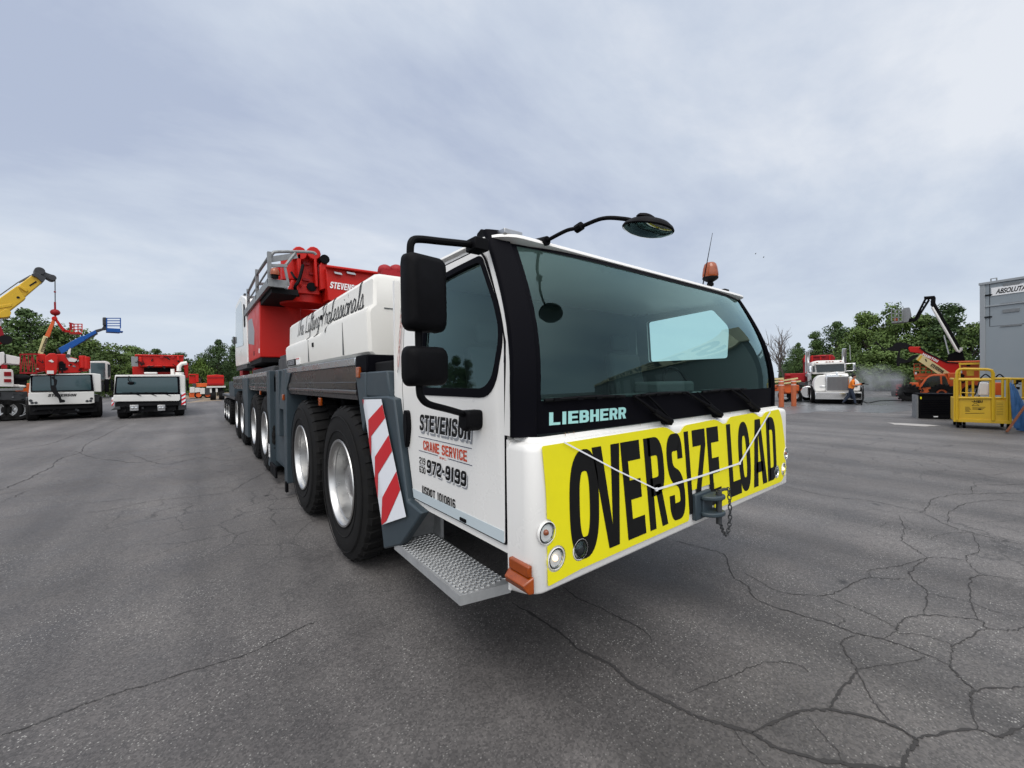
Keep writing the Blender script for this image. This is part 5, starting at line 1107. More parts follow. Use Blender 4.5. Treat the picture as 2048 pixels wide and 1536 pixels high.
for pts in ([(1160, 790), (1222, 792), (1222, 985), (1165, 985)], [(100, 870), (135, 870), (130, 990), (98, 990)]):
    mb = MB(); pp(B, z5, mb, pts, .12, .04, 0); wb = mb; xa = pts[0][0]; xb = pts[1][0]
    for k in range(3 if xa > 500 else 2): y = pts[0][1] + 45 + k * 62; pp(B, z5, mb, [(xa, y), (xb, y - 35), (xb, y - 5), (xa, y + 32)], .115, .01, 1)
    mb.build('warning_board', [M['stripewhite'], M['stripered']], rB, smooth=0)
mb = MB()
for x in (550, 780, 1000): a = B.p(*z5(x, 850), .05); b = B.p(*z5(x - 170, 795), .12); mb.bar(a, b, .03); mb.bar(b + V((-.3, 0, 0)), b + V((.3, 0, 0)), .02)
mb.build('wiper', M['black'], cB)
mb = MB(); a = B.p(*z5(365, 545), -.1); b = B.p(*z5(350, 600), -.3); c = B.p(*z5(392, 655), -.3); mb.tube([a, b, c], .02, 6); mb.ell(c, (.13, .05, .09), 10, 6); mb.build('front_mirror', M['black'], cB)
for x0, x1 in ((1235, 1270), (85, 118)): mb = MB(); rp(B, z5, mb, x0, 605, x1, 770, .15, .12); mb.build('side_mirror', M['black'], cB, bevel=.03)
mb = MB(); rp(B, z5, mb, 1110, 915, 1235, 1060, .3, .9); mb.build('side_box', M['chassis'], rB, bevel=.02); mb = MB(); pp(B, z5, mb, [(80, 1070), (150, 1015), (230, 1010), (235, 1055), (150, 1060)], .1, .3); mb.build('step', M['chassis'], rB, bevel=.02)
for k, (x, y) in enumerate(((-1.12, 1.0), (1.12, 1.0), (-1.12, 2.4), (1.12, 2.4), (-1.12, 5.5), (1.12, 5.5), (-1.12, 6.9), (1.12, 6.9))): yw(rB, x, y, .56, .56, .3, .42, 'x')
mb = MB(); mb.box(-1.25, 1.25, .6, 9, .75, 1.15); mb.box(-.8, .8, .5, 9, .35, .8); mb.build('chassis', M['chassis'], rB, bevel=.03)
mb = MB(); pp(B, z5, mb, [(450, 235), (1190, 245), (1180, 400), (1060, 410), (560, 410), (500, 400)], 2.6, 3.2); pp(B, z5, mb, [(415, 400), (1100, 400), (1100, 535), (415, 535)], 3.4, 3.5); pp(B, z5, mb, [(1190, 345), (1262, 350), (1265, 570), (1215, 580)], 2.4, 2.5)
rp(B, z5, mb, 520, 255, 560, 400, 2.5, .12); rp(B, z5, mb, 1090, 250, 1130, 390, 2.5, .12); rp(B, z5, mb, 450, 225, 1195, 245, 2.5, 3.3); rp(B, z5, mb, 560, 380, 1060, 400, 2.5, .1)
suB = mb.build('superstructure', M['red'], rB, bevel=.03)
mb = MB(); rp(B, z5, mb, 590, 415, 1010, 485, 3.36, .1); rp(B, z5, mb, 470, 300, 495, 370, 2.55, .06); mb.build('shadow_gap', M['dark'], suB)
mb = MB(); rp(B, z5, mb, 398, 252, 500, 400, 2.5, .4); mb.build('ladder_box', M['galv'], suB, bevel=.01); mb = MB(); rp(B, z5, mb, 590, 488, 795, 518, 2.2, .5); mb.build('air_intake', M['white2'], rB, bevel=.04)
mb = MB(); mb.tube([B.p(*z5(1120, 470), 2.2), B.p(*z5(1125, 400), 2.2), B.p(*z5(1165, 360), 2.2), B.p(*z5(1245, 348), 2.2)], .11, 10); c = B.p(*z5(1130, 490), 2.2); mb.cyl(c, c + V((0, 0, -.3)), .2, 12); c = B.p(*z5(1025, 480), 2.2); mb.cyl(c + V((0, 0, .15)), c + V((0, 0, -.2)), .09, 10); mb.build('exhaust_pipe', M['cream'], rB)

# ---- white crane with the lattice jib, left of it
def z4(x, y): return x * .1302, 680 + y * .1302
A = FR(125, 840, 0); rA = A.root('mobile_crane', 'white mobile crane with a red folded lattice jib and black hook hanging before its windscreen', 'mobile crane', 'parked mobile cranes')
mb = MB(); pp(A, z4, mb, [(470, 530), (1430, 510), (1550, 525), (1560, 800), (1440, 795), (440, 815)], .2, 1.9, rad=.05); cA = mb.build('cab', M['white2'], rA, bevel=.03)
mb = MB(); pp(A, z4, mb, [(465, 545), (1415, 528), (1445, 785), (475, 800)], .15, .06); mb.build('window_surround', M['trim'], cA)
mb = MB(); pp(A, z4, mb, [(500, 560), (1385, 542), (1402, 765), (492, 782)], .13, .03, rad=.06); mb.build('windscreen', M['tealglass'], cA)
mb = MB(); pp(A, z4, mb, [(432, 815), (1445, 792), (1455, 965), (1380, 978), (440, 1000)], .0, .7, rad=.03); fA = mb.build('front_panel', M['white2'], rA, bevel=.02)
mb = MB(); A.text(mb, 'STEVENSON', *[z4(740, 0)[0], z4(1170, 0)[0]], z4(0, 872)[1], z4(0, 832)[1], -.012, slope=-1.0, wx=.36, wy=.22, shear=.03); mb.build('lettering', M['ink'], fA, smooth=0)
for x, y in ((470, 930), (492, 965), (552, 965), (1405, 898), (1338, 938), (1392, 935)):
    mb = MB(); c = A.p(*z4(x, y), 0); mb.lathe([(.062, -.01), (.06, .015), (.045, .02), (.001, .01)], c, (0, -1, 0), 12); mb.build('headlight', M['chassis'], fA)
mb = MB(); rp(A, z4, mb, 450, 995, 1500, 1130, .3, 1.6); rp(A, z4, mb, 560, 1010, 1440, 1060, .15, .3); mb.build('bumper', M['dark'], rA, bevel=.02)
mb = MB(); pp(A, z4, mb, [(1445, 860), (1520, 850), (1525, 1060), (1455, 1060)], .4, 1.0); rp(A, z4, mb, 1540, 640, 1600, 780, .6, .8); mb.build('step', M['chassis'], rA, bevel=.02)
for x0, x1, y0, y1 in ((1430, 1530, 560, 700), (1605, 1675, 600, 800)): mb = MB(); rp(A, z4, mb, x0, y0, x1, y1, .4, .14); mb.build('side_mirror', M['black'], cA, bevel=.03)
for x, y in ((-1.0, .9), (1.25, .9), (-1.0, 2.5), (1.25, 2.5), (1.35, 4.5), (1.4, 6.2)): yw(rA, x, y, .58, .58, .31, .42, 'x')
mb = MB(); mb.box(-1.2, 1.4, .6, 9, .7, 1.2); mb.build('chassis', M['chassis'], rA, bevel=.03)
mb = MB(); pp(A, z4, mb, [(1375, 325), (1630, 322), (1690, 350), (1700, 590), (1650, 620), (1400, 615)], 3.2, 1.5, rad=.08); oA = mb.build('operator_cab', M['white2'], rA, bevel=.03)
mb = MB(); pp(A, z4, mb, [(1390, 352), (1612, 352), (1618, 605), (1400, 600)], 3.16, .03); mb.build('windscreen', M['tealglass'], oA); mb = MB(); pp(A, z4, mb, [(1650, 365), (1690, 380), (1695, 560), (1655, 575)], 3.17, .03); mb.build('side_window', M['darkglass'], oA)
# boom head, boom, jib
mb = MB(); pp(A, z4, mb, [(690, 250), (760, 205), (850, 205), (890, 260), (880, 470), (850, 535), (720, 535), (690, 470)], -.2, .9, rad=.05); pp(A, z4, mb, [(560, 210), (700, 215), (700, 480), (560, 500)], .3, .9); pp(A, z4, mb, [(850, 215), (1000, 215), (1080, 260), (1370, 330), (1365, 470), (1200, 500), (900, 510)], .35, 1.3, rad=.05)
for x, y in ((1270, 330), (1330, 345)): c = A.p(*z4(x, y), .3); mb.cyl(c + V((0, 0, -.35)), c + V((0, 0, .3)), .14, 10)
bA = mb.build('boom', M['red'], rA, bevel=.03)
mb = MB(); rp(A, z4, mb, 720, 470, 825, 520, -.24, .1); mb.build('boom_marking', M['white2'], bA); mb = MB(); pp(A, z4, mb, [(740, 320), (790, 300), (830, 335), (800, 345)], -.23, .08); mb.build('boom_marking', M['white2'], bA); mb = MB(); pp(A, z4, mb, [(1010, 250), (1240, 310), (1180, 340), (1060, 330)], .3, .08, 0); mb.build('boom_marking', M['white2'], bA)
mb = MB(); rp(A, z4, mb, 760, 190, 850, 225, -.1, .5); rp(A, z4, mb, 905, 360, 1010, 470, .31, .06); mb.build('sheave_block', M['dark'], bA)
mb = MB(); L0, L1 = 312, 560; Y0, Y1 = 222, 505
for yy in (-.15, .55):
    for y in (Y0, Y1): mb.bar(A.p(*z4(L0, y), yy), A.p(*z4(L1, y + (-6 if y == Y0 else 4)), yy), .07)
    for k in range(4):
        xa = L0 + (L1 - L0) * k / 4; xb = L0 + (L1 - L0) * (k + 1) / 4
        mb.bar(A.p(*z4(xa, Y0 if k % 2 else Y1), yy), A.p(*z4(xb, Y1 if k % 2 else Y0), yy), .035); mb.bar(A.p(*z4(xa, Y0), yy), A.p(*z4(xa, Y1), yy), .035)
for y in (Y0, (Y0 + Y1) / 2, Y1):
    for x in (L0, L1): mb.bar(A.p(*z4(x, y), -.15), A.p(*z4(x, y), .55), .06)
mb.build('lattice_jib', M['darkred'], rA)
mb = MB()
for x in (775, 830): mb.tube([A.p(*z4(x, 530), -.3), A.p(*z4(x + 10, 740), -.3)], .02, 5)
pp(A, z4, mb, [(775, 700), (850, 690), (880, 790), (930, 850), (945, 915), (1000, 920), (1000, 955), (915, 968), (900, 900), (830, 840), (785, 770)], -.42, .24, rad=.04)
mb.tube([A.p(*z4(800, 570), -.3), A.p(*z4(860, 620), -.3), A.p(*z4(845, 700), -.3)], .05, 6); mb.build('hook_block', M['dark'], rA)

# ---- crane standing side on at the left edge
Cc = FR(30, 842, 4); rC = Cc.root('mobile_crane', 'white and black crane carrier side on at the left edge with two red vents', 'mobile crane', 'parked mobile cranes')
mb = MB(); pp(Cc, z4, mb, [(-900, 790), (425, 790), (430, 990), (-900, 990)], .3, 2.4); pp(Cc, z4, mb, [(-900, 985), (440, 985), (600, 1130), (-900, 1130)], .6, 1.8); mb.build('chassis', M['chassis'], rC, bevel=.03)
mb = MB(); rp(Cc, z4, mb, -900, 750, 360, 790, .25, 2.4); mb.build('deck', M['galv'], rC, bevel=.02)
for x in (-700, -500, -100, 110, 285): a = Cc.p(*z4(x, 1075), .1); r_ = max(.4, a.z); yw(rC, a.x, .5, r_, r_, r_ * .6, .42, 'y')
mb = MB(); pp(Cc, z4, mb, [(-900, 440), (185, 450), (205, 480), (215, 700), (205, 720), (-900, 700)], .3, 2.2, rad=.06); bC = mb.build('engine_cover', M['white2'], rC, bevel=.03)
for y0, y1 in ((490, 555), (600, 650)):
    mb = MB(); rp(Cc, z4, mb, 62, y0, 172, y1, .27, .05)
    for k in range(4): rp(Cc, z4, mb, 64, y0 + 8 + k * (y1 - y0) / 4, 170, y0 + 12 + k * (y1 - y0) / 4, .25, .03)
    mb.build('vent', M['darkred'], bC)
mb = MB(); pp(Cc, z4, mb, [(-900, 150), (0, 190), (60, 180), (70, 215), (315, 265), (315, 380), (60, 360), (0, 400), (-900, 400)], .5, 1.2); 
cb = mb.build('boom', M['white2'], rC, bevel=.03)
mb = MB(); rp(Cc, z4, mb, 20, 380, 110, 440, .45, .2); mb.build('marking', M['darkred'], cb); mb = MB(); pp(Cc, z4, mb, [(210, 560), (380, 540), (420, 640), (400, 740), (220, 740)], .7, 1.4); rp(Cc, z4, mb, 70, 215, 90, 355, .47, .1); c = Cc.p(*z4(300, 580), .8); mb.ell(c, (.4, .3, .18), 12, 8); mb.build('turntable', M['dark'], rC, bevel=.03)
mb = MB(); c = Cc.p(*z4(240, 705), .6); mb.ell(c, (.2, .1, .09), 8, 6); c = Cc.p(*z4(335, 712), .6); mb.ell(c, (.15, .1, .08), 8, 6); mb.build('work_lamp', M['cream'], rC)

def details(f, z, parent, x0, x1, y0, y1, y, n, seed, cols=('dark', 'darkred', 'white2', 'chassis', 'galv')):
    """valves, brackets, hoses and covers on a machine, each a part of its own"""
    rg = random.Random(seed)
    for k in range(n):
        a = rg.uniform(x0, x1); b = rg.uniform(y0, y1); m = cols[rg.randrange(len(cols))]; mb = MB(); t = rg.random()
        if t < .45:
            w_ = rg.uniform(10, 45); h_ = rg.uniform(6, 28); rp(f, z, mb, a - w_ / 2, b - h_ / 2, a + w_ / 2, b + h_ / 2, y - .05, .08); mb.build('bracket', M[m], parent)
        elif t < .8:
            mb.tube(spline([f.p(*z(a, b), y - .02), f.p(*z(a + rg.uniform(-50, 50), b + rg.uniform(10, 50)), y - .12), f.p(*z(a + rg.uniform(-80, 80), b + rg.uniform(-30, 40)), y - .03)], 4), rg.uniform(.015, .03), 5); mb.build('hose', M['dark'], parent)
        else:
            c = f.p(*z(a, b), y - .04); mb.cyl(c + V((0, -.04, 0)), c + V((0, .08, 0)), rg.uniform(.04, .11), 10); mb.build('pin', M[m], parent)
details(A, z4, bA, 570, 880, 225, 500, -.0, 14, 5); details(A, z4, bA, 900, 1350, 240, 490, .36, 14, 6); details(B, z5, suB, 480, 1170, 250, 395, 2.5, 16, 7, ('darkred', 'dark', 'red', 'chassis')); details(B, z5, rB, 230, 1050, 940, 1080, .25, 14, 8, ('chassis', 'galv', 'dark')); details(A, z4, rA, 480, 1420, 1010, 1110, .25, 12, 9, ('chassis', 'galv', 'dark')); details(Cc, z4, rC, -100, 420, 800, 985, .28, 12, 10, ('chassis', 'dark', 'galv'))
# ---- yellow telescopic boom with hook ball (carrier stands out of frame to the left)
def z3(x, y): return x * .1302, 520 + y * .1302
Y_ = FR(-60, 832, 0); rY = Y_.root('crane', 'yellow telescopic crane boom reaching in from the left, hook ball hanging from its head', 'crane')
def bar2(f, mb, a, b, wd, dep, mi=None, y=0):
    """flat-sided beam between two pixels, wd pixels wide"""
    d = V((b[0] - a[0], b[1] - a[1])).normalized(); n_ = V((-d.y, d.x)); w0_, w1_ = wd if isinstance(wd, tuple) else (wd, wd)
    f.poly(mb, [(a[0] + n_.x * w0_ / 2, a[1] + n_.y * w0_ / 2), (b[0] + n_.x * w1_ / 2, b[1] + n_.y * w1_ / 2), (b[0] - n_.x * w1_ / 2, b[1] - n_.y * w1_ / 2), (a[0] - n_.x * w0_ / 2, a[1] - n_.y * w0_ / 2)], y, dep, mi)
mb = MB(); bar2(Y_, mb, z3(-900, 1400), z3(330, 490), (38, 31), .95); bar2(Y_, mb, z3(280, 520), z3(590, 270), (27, 24), .8, y=.08); yb = mb.build('boom', M['yellowpaint'], rY, bevel=.04)
mb = MB(); bar2(Y_, mb, z3(300, 400), z3(420, 480), 5, 1.1, y=-.06); mb.build('boom_collar', M['yellowpaint'], yb, bevel=.03); mb = MB(); bar2(Y_, mb, z3(-20, 720), z3(180, 690), 6, 1.1, y=-.05); pp(Y_, z3, mb, [(0, 800), (100, 740), (180, 800), (150, 870), (0, 890)], -.1, 1.1, rad=.1); mb.build('boom_collar', M['yellowpaint'], yb, bevel=.03)
mb = MB(); c = Y_.p(*z3(278, 575), 0); mb.cyl(c, c + V((0, -.03, 0)), .07, 10); bar2(Y_, mb, z3(455, 395), z3(560, 330), 3.2, .02, y=.06); mb.build('marking', M['ink'], yb)
mb = MB(); pp(Y_, z3, mb, [(480, 215), (560, 190), (720, 270), (650, 345), (560, 260), (500, 245)], -.1, 1.2, rad=.08); pp(Y_, z3, mb, [(565, 150), (600, 125), (650, 140), (700, 190), (830, 235), (848, 280), (820, 320), (740, 290), (690, 255), (600, 200)], .1, .7, rad=.1)
c = Y_.p(*z3(612, 165), .05); mb.cyl(c, c + V((0, .9, 0)), .24, 18); c = Y_.p(*z3(805, 268), .05); mb.cyl(c, c + V((0, .8, 0)), .19, 16); hb = mb.build('boom_head', M['chassis'], rY, bevel=.03)
mb = MB(); a = Y_.p(*z3(845, 290), .45); b = Y_.p(*z3(848, 760), .45); mb.tube([a, b], .028, 6); mb.tube([Y_.p(*z3(-100, 610), .4), Y_.p(*z3(275, 345), .4), Y_.p(*z3(470, 235), .4)], .03, 6); mb.tube([Y_.p(*z3(290, 345), .4), Y_.p(*z3(450, 270), .4)], .05, 6); mb.build('hoist_rope', M['chassis'], rY)
mb = MB(); c = Y_.p(*z3(843, 490), .45); mb.ell(c, (.06, .06, .06), 8, 6); mb.build('rope_weight', M['darkred'], rY); mb = MB(); c = Y_.p(*z3(848, 805), .45); mb.ell(c, (.24, .24, .22), 14, 10); mb.tube([c + V((0, 0, .7)), c + V((0, 0, -.5))], .05, 8); mb.build('hook_ball', M['darkred'], rY)
mb = MB(); bar2(Y_, mb, z3(40, 880), z3(-10, 1030), 4, .3, y=.3); mb.build('lift_ram', M['steel'], rY); mb = MB(); pp(Y_, z3, mb, [(-200, 1000), (15, 1010), (75, 1170), (60, 1270), (0, 1300), (-200, 1400)], .2, .7); mb.build('turret', M['darkred'], rY, bevel=.05)
mb = MB(); mb.box(-6, .2, .2, 2.6, .6, 1.6); mb.box(-5.5, -1.5, .3, 2.5, 1.6, 3.4); mb.build('carrier', M['yellowpaint'], rY, bevel=.05)
for x in (-5, -1.5): yw(rY, x, .3, .7, .7, .4, .5, 'y')
mb = MB(); c = Y_.p(*z3(85, 1220), .1); mb.cyl(c, c + V((0, .8, 0)), .28, 14); mb.build('winch_drum', M['dark'], rY)

# ---- red/orange articulated lift with cream lettered arm
L1_ = FR(96, 830, 0); rl = L1_.root('boom_lift', 'articulated lift with bent red and orange arm, cream lettered section and red basket', 'boom lift', 'boom lifts')
mb = MB(); bar2(L1_, mb, z3(620, 1440), z3(705, 1170), (11, 10), .5); lo = mb.build('lower_arm', M['creamarm'], rl, bevel=.02)
mb = MB(); a = L1_.p(*z3(612, 1400), -.02); b = L1_.p(*z3(690, 1190), -.02); c = L1_.p(*z3(665, 1415), -.02); block_text(mb, 'STEVENSON', lambda i, j: tuple(c + (L1_.p(*z3(745, 1205), -.02) - c) * i + (a - c) * j * .85), 0, wx=.36, wy=.2); mb.build('lettering', M['ink'], lo, smooth=0)
mb = MB(); bar2(L1_, mb, z3(725, 1175), z3(835, 900), (10, 6), .4, y=.05); mb.build('middle_arm', M['orange'], rl, bevel=.02)
mb = MB(); bar2(L1_, mb, z3(845, 890), z3(985, 1085), (4.5, 6), .4, y=.05); c = L1_.p(*z3(838, 895), 0); mb.cyl(c, c + V((0, .5, 0)), .12, 12); bar2(L1_, mb, z3(985, 1085), z3(1085, 1100), (5, 4), .3, y=.1); mb.build('upper_arm', M['red'], rl, bevel=.02)
def basket(f, z, root, x0, x1, y0, y1, m, dep=1.2, floor=25, nrail=3, npost=4):
    mb = MB(); rp(f, z, mb, x0, y1 - floor, x1, y1, -.3, dep)
    for y in (-.3, -.3 + dep):
        for k in range(npost + 1): a = x0 + (x1 - x0) * k / npost; mb.bar(f.p(*z(a, y1 - floor), y), f.p(*z(a, y0), y), .05)
        for k in range(nrail): v = y0 + (y1 - floor - y0) * k / nrail; mb.bar(f.p(*z(x0, v), y), f.p(*z(x1, v), y), .05)
    for x in (x0, x1):
        for k in range(nrail): v = y0 + (y1 - floor - y0) * k / nrail; mb.bar(f.p(*z(x, v), -.3), f.p(*z(x, v), -.3 + dep), .05)
    return mb.build('basket', m, root)
bk = basket(L1_, z3, rl, 1075, 1260, 985, 1130, M['red'], .9, 22, 3, 3); mb = MB(); rp(L1_, z3, mb, 1070, 970, 1110, 1060, -.36, .2); bar2(L1_, mb, z3(1060, 960), z3(1150, 985), 1.5, .4, y=-.3); mb.build('control_box', M['darkred'], bk)
mb = MB(); mb.box(-1.2, .8, -.2, 1.8, .5, 1.9); mb.build('base', M['orange'], rl, bevel=.05)
for x in (-1, .6): yw(rl, x, -.2, .45, .45, .25, .3, 'y')
# ---- blue lift
L2_ = FR(140, 832, 0); r2 = L2_.root('boom_lift', 'blue boom lift with its arm raised to the right carrying a blue railed basket', 'boom lift', 'boom lifts')
mb = MB(); bar2(L2_, mb, z3(920, 1400), z3(1290, 1195), (13, 11), .45); bar2(L2_, mb, z3(1280, 1205), z3(1480, 1095), (8, 7), .35, y=.05); mb.build('arm', M['blue'], r2, bevel=.02)
mb = MB(); bar2(L2_, mb, z3(1130, 1330), z3(1500, 1125), 3.5, .25, y=.1); bar2(L2_, mb, z3(1470, 1095), z3(1600, 1055), (6, 4), .3, y=.05); pp(L2_, z3, mb, [(1570, 1040), (1600, 990), (1640, 985), (1650, 1060), (1600, 1075)], .05, .4); bar2(L2_, mb, z3(870, 1400), z3(930, 1380), 7, .4, y=.1); mb.build('jib_link', M['chassis'], r2, bevel=.01)
bk = basket(L2_, z3, r2, 1640, 1850, 895, 1105, M['blue'], .9, 55, 4, 1); mb = MB(); rp(L2_, z3, mb, 1580, 880, 1640, 1000, -.1, .4); mb.build('control_box', M['chassis'], bk, bevel=.03); mb = MB(); rp(L2_, z3, mb, 1845, 1090, 1890, 1108, -.2, .6); mb.build('step', M['blue'], bk)
mb = MB(); bar2(L2_, mb, z3(1055, 1450), z3(1080, 1330), (7, 4), .4); mb.build('riser', M['white2'], r2, bevel=.02); mb = MB(); mb.box(-1.2, .8, -.2, 1.8, .5, 1.9); mb.build('base', M['blue'], r2, bevel=.05)
for x in (-1, .6): yw(r2, x, -.2, .45, .45, .25, .3, 'y')

# ---- far red trucks between the cranes
T1 = FR(440, 800, 0); rt1 = T1.root('truck', 'far truck with a red box body seen between the white crane and the big crane', 'truck')
mb = MB(); pp(T1, z5, mb, [(1545, 535), (1690, 525), (1805, 535), (1808, 690), (1550, 690)], 0, 4, rad=.1); rb_ = mb.build('box_body', M['red'], rt1, bevel=.05)
mb = MB(); rp(T1, z5, mb, 1548, 562, 1806, 575, -.05, .1); rp(T1, z5, mb, 1548, 660, 1806, 672, -.05, .1); mb.build('rib', M['darkred'], rb_); mb = MB(); rp(T1, z5, mb, 1540, 700, 1830, 722, -.1, 4); mb.build('bed_rail', M['white2'], rt1)
mb = MB(); rp(T1, z5, mb, 1590, 722, 1790, 790, .2, 3); mb.build('chassis', M['dark'], rt1); mb = MB(); rp(T1, z5, mb, 1590, 735, 1620, 800, .0, .3); mb.build('mudflap', M['white2'], rt1); mb = MB(); rp(T1, z5, mb, 1680, 735, 1710, 790, 0, .3); mb.build('mudflap', M['white2'], rt1)
for x in (1640, 1770): a = T1.p(*z5(x, 800), .4); yw(rt1, a.x, .4, .5, .5, .3, .5, 'x')
T2 = FR(398, 797, 0); rt2 = T2.root('flatbed_truck', 'far red and orange flatbed loaded with pale crates beside the white crane', 'truck')
mb = MB(); rp(T2, z5, mb, 1275, 800, 1470, 870, .2, 2.4); rp(T2, z5, mb, 1380, 655, 1550, 712, .8, 2); mb.build('bed', M['orange'], rt2, bevel=.03); mb = MB()
rp(T2, z5, mb, 1275, 545, 1390, 660, 1.2, 2); rp(T2, z5, mb, 1375, 515, 1420, 640, 1.0, .3); rp(T2, z5, mb, 1275, 515, 1420, 535, 1.0, .3); mb.build('headboard', M['red'], rt2, bevel=.03)
mb = MB(); rp(T2, z5, mb, 1285, 715, 1360, 800, .1, 1.2); rp(T2, z5, mb, 1362, 725, 1440, 795, .15, 1.2); rp(T2, z5, mb, 1442, 730, 1515, 820, .1, 1.2); mb.build('side_panel', M['white2'], rt2, bevel=.02); mb = MB(); rp(T2, z5, mb, 1515, 730, 1590, 830, .1, 1.0); rp(T2, z5, mb, 1330, 660, 1380, 715, .6, .5); mb.build('tool_box', M['chassis'], rt2, bevel=.02)
for x in (1420, 1560): a = T2.p(*z5(x, 830), .2); yw(rt2, a.x, .3, .42, .42, .26, .3, 'y', hubm='orange')

# ------------------------------------------------------------------ right side of the yard
def z6(x, y): return 1530 + x * .12207, 680 + y * .12207
def z7(x, y): return 1750 + x * .2084, 560 + y * .2084
# ---- white semi truck with chrome grille
K = FR(1668, 808, 6); rk = K.root('semi_truck', 'white semi truck with a tall grey grille and chrome bumper, being washed', 'truck')
mb = MB(); pp(K, z6, mb, [(1005, 585), (1010, 560), (1100, 530), (1175, 520), (1260, 530), (1360, 550), (1372, 585), (1372, 838), (1005, 838)], .05, 1.9, rad=.03); hk_ = mb.build('hood', M['white'], rk, bevel=.05)
mb = MB(); pp(K, z6, mb, [(990, 600), (1010, 575), (1175, 555), (1365, 575), (1380, 600), (1378, 838), (1000, 838)], .0, .08, rad=.03); gr = mb.build('grille_frame', M['chrome'], rk, bevel=.02)
mb = MB(); rp(K, z6, mb, 1020, 605, 1362, 830, -.02, .04)
gm = mb.build('grille', mat('grey_grille_mesh', (.16, .155, .16), .45, metal=.4), rk); mb = MB()
for k in range(17): x = 1026 + k * 20.6; rp(K, z6, mb, x, 608, x + 5, 828, -.035, .02)
mb.build('grille_bars', M['galv'], gm); mb = MB(); rp(K, z6, mb, 1160, 525, 1195, 565, -.03, .05); mb.build('hood_ornament', M['chrome'], hk_, bevel=.01)
for pts, lit in (([(795, 700), (835, 620), (900, 575), (1000, 575), (1008, 840), (830, 850), (800, 800)], (900, 990, 750, 780)), ([(1378, 600), (1440, 600), (1540, 680), (1562, 740), (1560, 835), (1378, 840)], (1430, 1520, 745, 775))):
    mb = MB(); pp(K, z6, mb, pts, .08, 1.3, rad=.08); fd = mb.build('fender', M['white'], rk, bevel=.05); mb = MB(); rp(K, z6, mb, lit[0], lit[2], lit[1], lit[3], .05, .05); mb.build('headlight', M['chrome'], fd, bevel=.02)
mb = MB(); rp(K, z6, mb, 822, 860, 1588, 975, -.25, .25); bpz = mb.build('bumper', M['chrome'], rk, bevel=.03); mb = MB(); rp(K, z6, mb, 820, 848, 1580, 862, -.26, .3); mb.build('bumper_edge', M['white'], bpz)
mb = MB(); pp(K, z6, mb, [(762, 360), (850, 340), (1285, 328), (1310, 390), (1320, 520), (1300, 545), (830, 560), (770, 560)], 1.9, 1.7, rad=.08); ck = mb.build('cab', M['white'], rk, bevel=.06)
mb = MB(); pp(K, z6, mb, [(832, 402), (1298, 388), (1306, 512), (850, 530)], 1.86, .05, rad=.04); mb.build('windscreen', M['darkglass'], ck); mb = MB(); pp(K, z6, mb, [(778, 430), (812, 420), (824, 525), (780, 525)], 1.87, .05); mb.build('side_window', M['darkglass'], ck)
mb = MB(); pp(K, z6, mb, [(815, 372), (1290, 352), (1312, 385), (825, 405)], 1.6, .35); vz = mb.build('sun_visor', M['white'], ck, bevel=.02)
for x, y in ((855, 368), (1010, 358), (1060, 356), (1110, 354), (1240, 347)): mb = MB(); rp(K, z6, mb, x - 16, y - 6, x + 16, y + 7, 1.58, .1); mb.build('marker_lamp', M['amber'], vz, bevel=.01)
for x, y0, y1 in ((693, 258, 740), (1295, 222, 520)):
    mb = MB(); a = K.p(*z6(x, y0 + 60), 3.4); b = K.p(*z6(x, y1), 3.4); mb.tube([b, a, a + (a - b).normalized() * .55 + V((0, -.12, 0))], [.12, .12, .11], 12); mb.build('exhaust_stack', M['chrome'], rk)
for pts in (([(705, 425), (760, 420), (765, 530), (705, 535)]), ([(1318, 390), (1478, 378), (1480, 500), (1320, 510)])):
    mb = MB(); q = [K.p(*z6(*p), 1.7) for p in pts]; mb.tube(q, .022, 6, closed=True); mm = mb.build('mirror_bracket', M['chrome'], ck)
    mb = MB(); xx = pts[1][0]; rp(K, z6, mb, xx - 35, pts[1][1] + 10, xx + 4, pts[2][1] - 5, 1.66, .1); mb.build('side_mirror', M['chrome'], mm, bevel=.02)
mb = MB(); rp(K, z6, mb, 690, 545, 770, 760, 2.2, .8); mb.build('heat_shield', M['steel'], rk, bevel=.05)
mb = MB(); c = K.p(*z6(690, 850), 2.0); mb.cyl(c + V((0, -.2, 0)), c + V((0, 1.6, 0)), .38, 20); mb.build('fuel_tank', M['chrome'], rk, bevel=.03); mb = MB(); rp(K, z6, mb, 555, 695, 700, 745, 2.1, .6); rp(K, z6, mb, 545, 745, 610, 1040, 2.3, .3); mb.build('battery_box', M['chassis'], rk, bevel=.03)
for x in (800, 1520): a = K.p(*z6(x, 950), .9); yw(rk, a.x, .9, .52, .52, .29, .34, 'x')
for x in (700, 1480): a = K.p(*z6(x, 950), 4.5); yw(rk, a.x, 4.6, .52, .52, .29, .6, 'x')
mb = MB(); rp(K, z6, mb, 830, 960, 1540, 1030, .3, 5); mb.build('chassis', M['dark'], rk)
mb = MB(); mb.tube([K.p(*z6(1400, 330), 2.2), K.p(*z6(1390, 80), 2.2)], .02, 5); mb.tube([K.p(*z6(728, 330), 2.2), K.p(*z6(728, 170), 2.2)], .02, 5); mb.build('antenna', M['steel'], rk)
